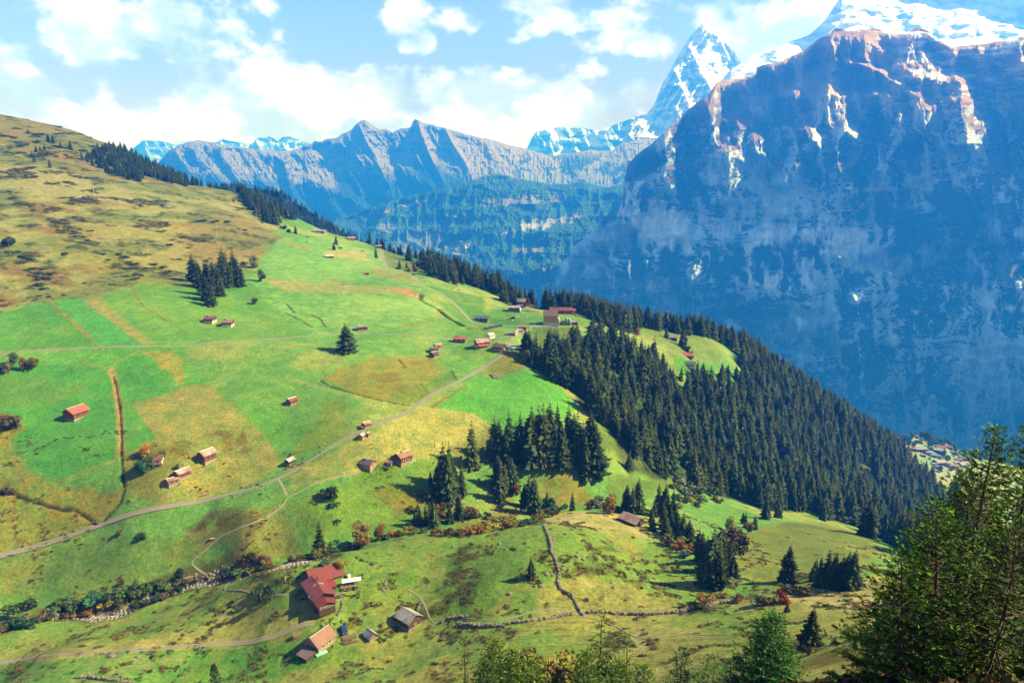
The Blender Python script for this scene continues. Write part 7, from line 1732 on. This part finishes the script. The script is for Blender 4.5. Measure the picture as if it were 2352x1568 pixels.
for ps in ('walk', 'sit', 'stand'):
    J, E, Rr = figure(ps)
    body = skin('body_' + ps, J, E, Rr, SK, None)
    ji = [0, 1, 2, 5, 6, 8, 9]; je = [(0,1),(1,2),(2,3),(3,4),(2,5),(5,6)]
    jk = skin('jacket_' + ps, [J[i] for i in ji], je, [.16,.155,.14,.085,.065,.085,.065], CLO['blue'], None)
    ti = [0, 11, 12, 13, 15, 16, 17]; te = [(0,1),(1,2),(2,3),(0,4),(4,5),(5,6)]
    trs = skin('trousers_' + ps, [J[i] for i in ti], te, [.15,.11,.08,.062,.11,.08,.062], CLO['navy'], None)
    hx_, hy_, hz_ = J[4]
    hr = MB(); 
    for q in range(1): hr.add(rock_vf(.19, 5))
    hm = new_mesh('hair_' + ps, np.array(hr.V) * [1, 1, .9] + [hx_, hy_ + .015, hz_ + .07], hr.F, [HAIR], smooth=True)
    FM[ps] = (body, jk, trs, hm)
def person(x, y, z, rot, pose, top, leg, label, group=None):
    e = empty('person', (x, y, z), rot); tag(e, label, 'person', group)
    b, j, t, h = FM[pose]
    link('body', b, e)
    for nm, me, c in (('jacket', j, top), ('trousers', t, leg)):
        o = link(nm, me, e); o.material_slots[0].link = 'OBJECT'; o.material_slots[0].material = CLO[c]
    link('hair', h, e)
    return e
for R, x, y, top, lb in [(r4, 1868, 1272, 'blue', 'hiker in a blue jacket walking the upper part of the brown slope path'), (r4, 1784, 1336, 'black', 'hiker in dark clothes further down the brown slope path')]:
    p = hit(*one(R, x, y)); person(p[0], p[1], float(hgt(p[0], p[1])) + .1, .8, 'walk', top, 'navy', lb)
# terrace: tables with benches, an awning and the guests
def on_ground(R, x, y): 
    p = hit(*one(R, x, y)); return np.array([p[0], p[1], float(hgt(p[0], p[1]))])
def table_set(x, y, rot, label):
    p = on_ground(c1, x, y)
    t = empty('picnic_table', p, rot); tag(t, label, 'table', 'picnic tables on the farmhouse terrace')
    link('tabletop', MB().box(-1.1, 1.1, -.38, .38, .70, .76).mesh('tabletop', [M_TIM]), t)
    for s in (-1, 1):
        link('bench', MB().box(-1.1, 1.1, s * .85 - .14, s * .85 + .14, .42, .47).mesh('bench', [M_TIM]), t)
        link('leg', MB().box(s * .85 - .05, s * .85 + .05, -.95, .95, -.4, .42).box(s * .85 - .05, s * .85 + .05, -.1, .1, .42, .70).mesh('leg', [M_TIM]), t)
    return p
tp = []
for i, (x, y, lb) in enumerate([(815, 395, 'picnic table leftmost under the farmhouse wall'), (880, 385, 'picnic table second from the left, blue clad guests on it'), (940, 375, 'picnic table in the middle right of the terrace'), (1000, 370, 'picnic table at the right end of the terrace'), (800, 480, 'empty picnic table lower down beside the farmhouse'), (730, 500, 'picnic table closest to the farmhouse annex')]):
    tp.append(table_set(x, y, .35, lb))
cols = ['blue', 'purple', 'white', 'red', 'navy', 'blue', 'grey', 'cyan', 'black', 'blue', 'white', 'purple', 'navy', 'red', 'blue', 'grey']
q = 0
for i in range(4):
    for s in (-1, 1):
        for dx in (-.6, .45):
            c_, s_ = math.cos(.35), math.sin(.35); lx, ly = dx, s * .85
            p = tp[i]; x = p[0] + c_ * lx - s_ * ly; y = p[1] + s_ * lx + c_ * ly
            person(x, y, p[2] + .0, .35 + (0 if s > 0 else math.pi), 'sit', cols[q], 'navy', 'guest in %s seated on the %s side of the %s terrace table, %s seat' % (cols[q], 'far' if s > 0 else 'near', ['first', 'second', 'third', 'fourth'][i], 'left' if dx < 0 else 'right'), 'guests seated on the farmhouse terrace'); q += 1
for x, y, c, lb in [(830, 440, 'white', 'guest in white standing below the leftmost terrace table'), (905, 430, 'blue', 'guest in blue standing in front of the second terrace table'), (1020, 410, 'black', 'guest in black standing at the right end of the terrace')]:
    p = on_ground(c1, x, y); person(p[0], p[1], p[2], 2.0, 'stand', c, 'navy', lb)
p = on_ground(c1, 935, 350)
aw = empty('awning', (p[0], p[1], p[2]), .3); tag(aw, 'white rectangular awning over the terrace tables', 'awning')
link('canopy', MB().add(([(-3.4, -.7, 2.1), (3.4, -.7, 2.1), (3.4, .9, 2.6), (-3.4, .9, 2.6), (-3.4, -.7, 2.16), (3.4, -.7, 2.16), (3.4, .9, 2.66), (-3.4, .9, 2.66)], [(0, 3, 2, 1), (4, 5, 6, 7), (0, 1, 5, 4), (1, 2, 6, 5), (2, 3, 7, 6), (3, 0, 4, 7)])).mesh('canopy', [M_WHITE]), aw)
for sx in (-3.2, 3.2):
    for sy, hh in ((-.6, 2.1), (.8, 2.55)): link('post', MB().box(sx - .05, sx + .05, sy - .05, sy + .05, -.3, hh).mesh('post', [M_METAL]), aw)

# ------------------------------------------------------------------ cars, silos and farm gear
def car(R, x, y, rot, colr, label, L_=4.3):
    p = on_ground(R, x, y); e = empty('parked_car', p, rot); tag(e, label, 'car')
    cm = mat_plain('car_paint_' + label.split()[0], colr, .3, .05, spec=.6)
    W = 1.75; h = L_ / 2
    prof = [(-h, .35), (-h, .85), (-h + .25, .95), (-h + .7, 1.45), (.35, 1.5), (h * .55, 1.0), (h - .1, .85), (h, .6), (h, .35)]
    V = [(a, -W / 2 + (.12 if z > 1.1 else 0), z) for a, z in prof] + [(a, W / 2 - (.12 if z > 1.1 else 0), z) for a, z in prof]; n = len(prof)
    F = [tuple(range(n)), tuple(range(n, 2 * n))[::-1]] + [(i, i + n, (i + 1) % n + n, (i + 1) % n) for i in range(n)]
    link('body', new_mesh('car_body', np.array(V), F, [cm]), e)
    g = MB()
    g.add(([(.42, -.7, 1.44), (.42, .7, 1.44), (h * .52, .74, 1.06), (h * .52, -.74, 1.06), (.46, -.7, 1.47), (.46, .7, 1.47), (h * .54, .74, 1.09), (h * .54, -.74, 1.09)], [(0, 1, 2, 3), (4, 7, 6, 5), (0, 4, 5, 1), (3, 2, 6, 7)])); link('windscreen', g.mesh('windscreen', [M_GLASS]), e)
    for s in (-1, 1):
        g = MB().box(-h + .7, .3, s * .81 - .02, s * .81 + .02, 1.0, 1.35); link('side_window', g.mesh('side_window', [M_GLASS]), e)
        for xx in (-h * .6, h * .62):
            w = MB().tube([(xx, s * .72, .33), (xx, s * .9, .33)], .33, 14); wo = link('wheel', w.mesh('wheel', [CLO['black']]), e)
            w = MB().tube([(xx, s * .9, .33), (xx, s * .915, .33)], .18, 10); link('rim', w.mesh('rim', [M_METAL]), wo)
        link('headlight', MB().box(h - .02, h + .03, s * .6 - .14, s * .6 + .14, .6, .75).mesh('headlight', [M_WHITE]), e)
car(c1, 820, 1000, -1.05, (.01, .03, .16), 'dark blue car parked on the grass beside the big barn', 4.4)
car(c2, 1630, 735, 0.1, (.03, .25, .45), 'turquoise car parked in front of the garage'); car(c2, 1720, 745, 0.1, (.02, .03, .06), 'black car parked right of the turquoise one at the garage'); car(c2, 1575, 720, 1.2, (.03, .05, .13), 'navy car standing on the road near the garage')
def silo(x, y, w, h, colr, label):
    u, v = one(c3, x, y); p = hit(u, v); k = .096 * p[1] / FPX * 1.15; r_ = w * k / 2; H = h * k
    e = empty('silo', (p[0], p[1], hgt(p[0], p[1]) - .1)); tag(e, label, 'silo')
    n = 20; mb = MB().tube([(0, 0, 0), (0, 0, H)], r_, n); link('tank', mb.mesh('tank', [mat_plain('silo_' + colr, dict(green=(.10, .22, .19), white=(.5, .5, .5))[colr], .5, .15, 1.0)], True), e)
    mb = MB().tube([(0, 0, H), (0, 0, H + r_ * .3), (0, 0, H + r_ * .5)], [r_ * 1.03, r_ * .6, .05], n); link('dome', mb.mesh('dome', [M_METAL]), e)
    mb = MB()
    for s in (-.2, .2): mb.box(s - .03, s + .03, -r_ - .2, -r_ - .12, 0, H)
    for q in range(int(H / .5)): mb.box(-.2, .2, -r_ - .18, -r_ - .14, q * .5 + .2, q * .5 + .25)
    link('ladder', mb.mesh('ladder', [M_METAL]), e)
silo(1400, 1025, 72, 165, 'green', 'green silo nearest to the yellow barn'); silo(1605, 1015, 70, 150, 'green', 'green silo left one of the pair right of the tractor shed'); silo(1665, 1022, 60, 150, 'green', 'slim green silo rightmost of the three'); silo(485, 715, 50, 95, 'white', 'whitish tank at the end of the long weathered shed')
def simple(name, label, cat, R, x, y, rot, parts, group=None):
    p = on_ground(R, x, y); e = empty(name, p, rot); tag(e, label, cat, group)
    for nm, mb, m in parts: link(nm, mb.mesh(nm, [m]), e)
    return e
simple('tractor', 'red tractor under the open shed between the silos', 'tractor', c3, 1505, 1015, -1.4, [('hood', MB().box(.2, 2.0, -.4, .4, .8, 1.5), CLO['red']), ('cab', MB().box(-1.0, .2, -.6, .6, .9, 2.4), M_GLASS)] + [('wheel', MB().tube([(xx, s * .6, r_), (xx, s * .95, r_)], r_, 14), CLO['black']) for xx, r_ in ((-.7, .75), (1.6, .45)) for s in (-1, 1)])
def logs(R, x, y, rot, n, L_, label, big=True, cat='log pile'):
    p = on_ground(R, x, y); e = empty('log_pile', p, rot); tag(e, label, cat); rr = random.Random(n)
    mb = MB(); rows = 3
    for i in range(n):
        lv = i % rows; yy = (i // rows) * .32 + lv * .1 + rr.uniform(-.05, .05); 
        mb.tube([(-L_ / 2 + rr.uniform(-.3, .3), yy, lv * .26 + .1), (L_ / 2 + rr.uniform(-.3, .3), yy + rr.uniform(-.1, .1), lv * .26 + .12)], rr.uniform(.1, .16), 6)
    link('logs', mb.mesh('logs', [mat_plain('cut_wood', (.13, .095, .075), .9, .5, 9)]), e)
logs(c1, 900, 1120, .35, 15, 4.6, 'long pile of split firewood between the big barn and the tent like shed'); logs(c1, 910, 1180, .3, 6, 4.4, 'lower row of pale logs in front of the firewood pile'); logs(c1, 165, 1080, .6, 15, 3.2, 'heap of pale timber behind the big barn')
simple('tarpaulin', 'turquoise tarpaulin lying on the grass in front of the big barn', 'tarpaulin', c1, 500, 1325, .7, [('sheet', MB().add(([(-1.9, -.6, .35), (-.6, -.8, .55), (.7, -.6, .45), (1.9, -.5, .3), (-1.9, .5, .4), (-.5, .5, .62), (.8, .5, .5), (1.9, .5, .35)] + [(a, b, .02) for a, b in [(-1.95, -.7), (2, -.6), (2, .6), (-1.95, .6)]], [(0, 1, 5, 4), (1, 2, 6, 5), (2, 3, 7, 6), (0, 8, 9, 3, 2, 1), (3, 9, 10, 7), (4, 5, 6, 7, 10, 11), (0, 4, 11, 8)])), mat_plain('tarp', (.22, .46, .42), .5, .2, 2))])
simple('water_tank', 'white round water tank on the grass behind the farmhouse wing', 'tank', c1, 885, 220, 0, [('tank', MB().tube([(0, 0, 0), (0, 0, .9)], .8, 14), M_WHITE), ('lid', MB().tube([(0, 0, .9), (0, 0, 1.1)], [.82, .3], 14), M_METAL)])
# flag
p = on_ground(s2, 138, 1215)
fl = empty('flagpole', p); tag(fl, 'small red flag with a white cross on a pole left of the farmhouse', 'flag')
link('pole', MB().tube([(0, 0, -.3), (0, 0, 4.6)], .06, 6).mesh('pole', [M_WHITE]), fl)
fm = MB(); nx = 8
for i in range(nx):
    a = i / nx * 1.3; b = (i + 1) / nx * 1.3; w = lambda t: .12 * math.sin(t * 4)
    fm.add(([(a, w(a), 3.2), (b, w(b), 3.2), (b, w(b), 4.5), (a, w(a), 4.5), (a, w(a) + .02, 3.2), (b, w(b) + .02, 3.2), (b, w(b) + .02, 4.5), (a, w(a) + .02, 4.5)], [(0, 1, 2, 3), (4, 7, 6, 5), (0, 4, 5, 1), (2, 6, 7, 3)]))
fo = link('flag', fm.mesh('flag', [CLO['red']]), fl)
link('cross', MB().box(.53, .77, -.14, -.11, 3.45, 4.25).box(.25, .53, -.14, -.11, 3.73, 3.97).box(.77, 1.05, -.14, -.11, 3.73, 3.97).mesh('cross', [M_WHITE]), fo)
# plank bridges and troughs
simple('footbridge', 'plank footbridge over the stream at the end of the path', 'bridge', s5, 1490, 605, -.85, [('deck', MB().box(-3.2, 3.2, -.6, .6, .5, .6), M_TIM)] + [('handrail', MB().box(-3.2, 3.2, s * .6 - .04, s * .6 + .04, 1.3, 1.38).box(-3.1, -3.0, s * .6 - .04, s * .6 + .04, .3, 1.3).box(-.05, .05, s * .6 - .04, s * .6 + .04, .3, 1.3).box(3.0, 3.1, s * .6 - .04, s * .6 + .04, .3, 1.3), M_TIM) for s in (-1, 1)])
simple('footbridge', 'short plank bridge on the brown slope above the stream', 'bridge', s5, 1535, 335, .5, [('deck', MB().box(-1.6, 1.6, -.7, .7, .15, .28), M_TIM), ('beam', MB().box(-1.6, 1.6, -.5, -.35, -.2, .14).box(-1.6, 1.6, .35, .5, -.2, .14), M_TIM)])
simple('water_trough', 'long wooden trough lying beside the stream bushes', 'trough', s5, 1375, 612, .55, [('basin', MB().box(-2.6, 2.6, -.3, .3, 0, .5), M_TIM)])
simple('water_trough', 'small trough on the tan field near the road', 'trough', r4, 1378, 1178, .4, [('basin', MB().box(-1.8, 1.8, -.25, .25, 0, .45), M_TIM)])
simple('culvert', 'small stone culvert where the road leaves the left edge', 'culvert', s5, 80, 458, .3, [('headwall', MB().box(-1.4, 1.4, -.3, .3, -.3, .5), M_STONE), ('slab', MB().box(-1.6, 1.6, -.45, .45, .5, .65), M_STONE)])
# wooden ramp from the shed
a = on_ground(c3, 520, 660); b = on_ground(c3, 960, 720); L_ = float(np.hypot(*(b - a)[:2]))
rp = empty('ramp_bridge', (a[0], a[1], max(a[2], b[2]) + 1.6), math.atan2(b[1] - a[1], b[0] - a[0])); tag(rp, 'long covered plank ramp leading from the weathered shed to the gravel lane', 'ramp')
dz = b[2] + .3 - (max(a[2], b[2]) + 1.6)
link('deck', MB().add(([(0, -1.2, 0), (L_, -1.2, dz), (L_, 1.2, dz), (0, 1.2, 0), (0, -1.2, .25), (L_, -1.2, dz + .25), (L_, 1.2, dz + .25), (0, 1.2, .25)], [(0, 3, 2, 1), (4, 5, 6, 7), (0, 1, 5, 4), (1, 2, 6, 5), (2, 3, 7, 6), (3, 0, 4, 7)])).mesh('deck', [M_TIM]), rp)
for f in (.05, .35, .65):
    link('support', MB().box(f * L_ - .15, f * L_ + .15, -.9, .9, -6, f * dz).mesh('support', [M_TIM]), rp)
for s in (-1, 1): link('rail', MB().add(([(0, s * 1.2 - .05, .8), (L_, s * 1.2 - .05, dz + .8), (L_, s * 1.2 + .05, dz + .8), (0, s * 1.2 + .05, .8), (0, s * 1.2 - .05, .95), (L_, s * 1.2 - .05, dz + .95), (L_, s * 1.2 + .05, dz + .95), (0, s * 1.2 + .05, .95)], [(0, 3, 2, 1), (4, 5, 6, 7), (0, 1, 5, 4), (1, 2, 6, 5), (2, 3, 7, 6), (3, 0, 4, 7)])).mesh('rail', [M_TIM]), rp)
# row of small feed wagons below the blue roofed house
for i in range(5):
    x = 1150 + i * 66; y = 345 - i * 14
    simple('feed_rack', 'covered feed rack, %s from the left in the row below the blue roofed house' % ['first', 'second', 'third', 'fourth', 'fifth'][i], 'feed rack', c2, x, y, .2, [('frame', MB().box(-1.9, 1.9, -.9, .9, .3, 1.5), WM['grey']), ('lid', MB().box(-2.1, 2.1, -1.1, 1.1, 1.55, 1.7), RM['bluegrey']), ('leg', MB().box(-1.8, -1.6, -.8, .8, -.4, .3), M_TIM), ('leg', MB().box(1.6, 1.8, -.8, .8, -.4, .3), M_TIM)], 'row of covered feed racks')
simple('shelter', 'blue canvas shelter against the left end of the yellow barn', 'tent', c3, 990, 1000, 0, [('cover', MB().add(([(-3, -2, 0), (3, -2, 0), (3, 2, 0), (-3, 2, 0), (-3, -2, 1.3), (3, -2, 1.3), (3, 2, 1.3), (-3, 2, 1.3), (-3, 0, 2.3), (3, 0, 2.3)], [(0, 1, 5, 4), (2, 3, 7, 6), (1, 2, 6, 9, 5), (3, 0, 4, 8, 7), (4, 5, 9, 8), (6, 7, 8, 9)])), mat_plain('canvas_blue', (.04, .20, .38), .7))])
simple('terrace', 'pale stone terrace in front of the red roofed lodge', 'terrace', c3, 1600, 760, .1, [('slab', MB().box(-9, 9, -2.2, 2.2, -1.5, .3), WM['stone']), ('railing', MB().box(-9, 9, -2.3, -2.2, .3, 1.2), M_TIM)])
simple('terrace', 'white stone terrace before the shingle roofed chalet', 'terrace', c4, 1320, 1365, .55, [('slab', MB().box(-3.2, 3.2, -.9, .9, -1.2, .25), mat_plain('pale_paving', (.33, .31, .28), .9)), ('step', MB().box(-1, 1, -1.4, -.91, -1.2, -.1), mat_plain('pale_paving', (.33, .31, .28), .9))])
# garden beds
simple('garden_bed', 'fenced vegetable garden between the two chalets above the gully', 'garden', c4, 840, 1480, -.45, [('bed', MB().box(-2.6, 2.6, -1.4, -.8, -.3, .2).box(-2.6, 2.6, -.3, .3, -.3, .2).box(-2.6, 2.6, .8, 1.4, -.3, .2), mat_plain('soil', (.08, .06, .04), .95)), ('fence', MB().box(-3, 3, -1.95, -1.9, .4, .5).box(-3, 3, 1.9, 1.95, .4, .5).box(-3, -2.95, -1.9, 1.9, .4, .5).box(2.95, 3, -1.9, 1.9, .4, .5).box(-3, -2.9, -1.95, -1.85, -.5, .8).box(2.9, 3, -1.95, -1.85, -.5, .8).box(-3, -2.9, 1.85, 1.95, -.5, .8).box(2.9, 3, 1.85, 1.95, -.5, .8), M_TIM)])
# masts and poles
def mast(R, x, y, hpx, sc, label, kind='pole', w=.12, group=None):
    u, v = one(R, x, y); p = hit(u, v); H = hpx / sc * .9408 * (p[1] * CP - p[2] * SP) / FPX
    e = empty('lift_mast' if kind == 'lift' else 'pole', (p[0], p[1], hgt(p[0], p[1]))); tag(e, label, 'mast' if kind == 'lift' else 'pole', group)
    link('shaft', MB().tube([(0, 0, -.5), (0, 0, H)], [w * 1.3, w], 6).mesh('shaft', [M_METAL if kind == 'lift' else M_TIM]), e)
    if kind == 'lift':
        link('crossarm', MB().box(-1.7, 1.7, -.12, .12, H - .15, H + .1).mesh('crossarm', [M_METAL]), e)
        for s in (-1.6, 1.6): link('sheave', MB().box(s - .1, s + .1, -.7, .7, H - .4, H - .2).mesh('sheave', [M_METAL]), e)
mast(r1, 695, 268, 56, 2.7506, 'ski lift mast on the skyline, the left one', 'lift', .28); mast(r1, 827, 300, 40, 2.7506, 'ski lift mast with a wide crossarm just above the upper wood', 'lift', .28)
mast(r1, 632, 618, 52, 2.7506, 'grey lift mast in the middle of the pale upper slope', 'lift', .28); mast(r1, 335, 636, 44, 2.7506, 'pale slim lift mast left on the pale upper slope', 'lift', .18); mast(r1, 1457, 900, 52, 2.7506, 'pale lift mast on the brownish slope right of the middle', 'lift', .22)
mast(c8, 400, 635, 95, 4.9, 'lift mast in the green meadow below the whitish roofed hut', 'lift', .2)
mast(c8, 1603, 797, 70, 4.9, 'slim pole beside the upper track', 'pole', .1); mast(c8, 1993, 860, 72, 4.9, 'bluish pole among the grazing cattle', 'pole', .14)
mast(r1, 157, 588, 14, 2.7506, 'short white snow gun post on the pale upper slope', 'pole', .4)
mast(c8, 678, 818, 52, 4.9, 'taller black wooden stele, left one of two in the meadow', 'pole', .42); mast(c8, 714, 803, 40, 4.9, 'shorter black wooden stele, right one of two in the meadow', 'pole', .34)
mast(r5, 1305, 1200, 68, 2.904, 'wooden pole in the middle of the bright green meadow', 'pole'); mast(r5, 1395, 1050, 42, 2.904, 'wooden pole beside the road near the stone ruin', 'pole'); mast(r5, 1186, 1345, 60, 2.904, 'wooden pole at the lower rim of the bright green meadow', 'pole'); mast(r5, 1050, 1545, 70, 2.904, 'wooden pole in the pale meadow above the spruce clump', 'pole'); mast(r5, 1585, 800, 50, 2.904, 'wooden pole at the road bend in the hamlet', 'pole'); mast(c3, 1150, 1160, 120, 9.8, 'wooden pole in the dim meadow below the yellow barn', 'pole'); mast(c2, 1510, 690, 140, 7.84, 'wooden pole right of the brown red roofed house', 'pole')
mast(c8, 1603, 790, 20, 4.9, 'short fence post by the upper track', 'pole', .08)
# cattle
def cow(R, x, y, rot, colr, label):
    p = on_ground(R, x, y); e = empty('cow', p, rot); tag(e, label, 'cow', 'cattle grazing below the upper wood')
    J = [(-.75,0,1.1),(-.2,0,1.05),(.45,0,1.1),(.8,0,1.15),(1.15,0,.75),(1.4,0,.5),(-.75,.2,1.0),(-.78,.2,.55),(-.7,.2,.05),(-.75,-.2,1.0),(-.78,-.2,.55),(-.7,-.2,.05),(.5,.2,.9),(.5,.2,.5),(.5,.2,.05),(.5,-.2,.9),(.5,-.2,.5),(.5,-.2,.05),(-1.0,0,1.15),(-1.08,0,.6)]
    E = [(0,1),(1,2),(2,3),(3,4),(4,5),(0,6),(6,7),(7,8),(0,9),(9,10),(10,11),(2,12),(12,13),(13,14),(2,15),(15,16),(16,17),(0,18),(18,19)]
    Rr = [.3,.36,.32,.2,.15,.09,.14,.08,.06,.14,.08,.06,.12,.07,.06,.12,.07,.06,.05,.03]
    if 'cow' not in FM: FM['cow'] = skin('cow_body', J, E, Rr, CLO['white'], None, 1)
    o = link('body', FM['cow'], e); o.material_slots[0].link = 'OBJECT'; o.material_slots[0].material = mat_plain('hide_' + colr, dict(brown=(.12, .06, .03), dark=(.03, .02, .015), pale=(.45, .36, .28))[colr], .8, .3, 2)
    link('horns', MB().box(1.0, 1.04, -.2, .2, .98, 1.02).mesh('horns', [M_WHITE]), e)
for x, y, c, lb in [(1648, 783, 'dark', 'dark cow grazing nearest to the slim track pole'), (1797, 806, 'pale', 'pale cow left of the pair in mid pasture'), (1888, 809, 'pale', 'pale brown cow in mid pasture'), (2018, 827, 'pale', 'pale cow beside the bluish pole'), (1985, 864, 'dark', 'dark cow lying low under the bluish pole'), (2055, 884, 'brown', 'dark brown cow lowest on the pasture'), (2035, 832, 'brown', 'brown cow right of the pale one by the bluish pole')]:
    cow(c8, x, y, float(rng.uniform(0, 6)), c, lb)
for x, y, lb in [(445, 835, 'white cow right of the dark box hut'), (300, 918, 'white cow below the dark box hut'), (205, 918, 'pale cow left below the dark box hut'), (645, 850, 'pale cow between the box hut and the farm ramp')]:
    cow(c3, x, y, float(rng.uniform(0, 6)), 'pale', lb)
# paraglider over the valley
p = unproj(1434, 680, 900)
pg = empty('paraglider', p, .3); tag(pg, 'tiny red and white paraglider wing hanging over the blue valley', 'paraglider')
def wing(x0, x1):
    mb = MB(); n = 6; V = []
    for i in range(n + 1):
        t = x0 + (x1 - x0) * i / n; a = t * 1.1; x = 3.4 * math.sin(a); z = 2.0 * math.cos(a); c = 1.0 * (1 - .5 * abs(t) ** 2)
        V += [(x, -c, z), (x, c, z + .05), (x, c, z + .25), (x, -c, z + .3)]
    F = []
    for i in range(n):
        for q in range(4): F.append((i * 4 + q, i * 4 + (q + 1) % 4, (i + 1) * 4 + (q + 1) % 4, (i + 1) * 4 + q))
    F += [(0, 1, 2, 3), tuple(n * 4 + q for q in (3, 2, 1, 0))]
    return mb.add((V, F))
link('wing', wing(-1, .15).mesh('wing', [CLO['red']]), pg); link('wing_tip', wing(.16, 1).mesh('wing_tip', [M_WHITE]), pg)
lm_ = MB()
for s in (-1, -.4, .4, 1): lm_.tube([(3.2 * math.sin(s), 0, 1.9 * math.cos(s)), (0, 0, -3)], .02, 3)
link('lines', lm_.mesh('lines', [M_WHITE]), pg)
person(p[0], p[1], p[2] - 4.2, .3, 'sit', 'black', 'navy', 'tiny pilot in dark clothes hanging under the paraglider')
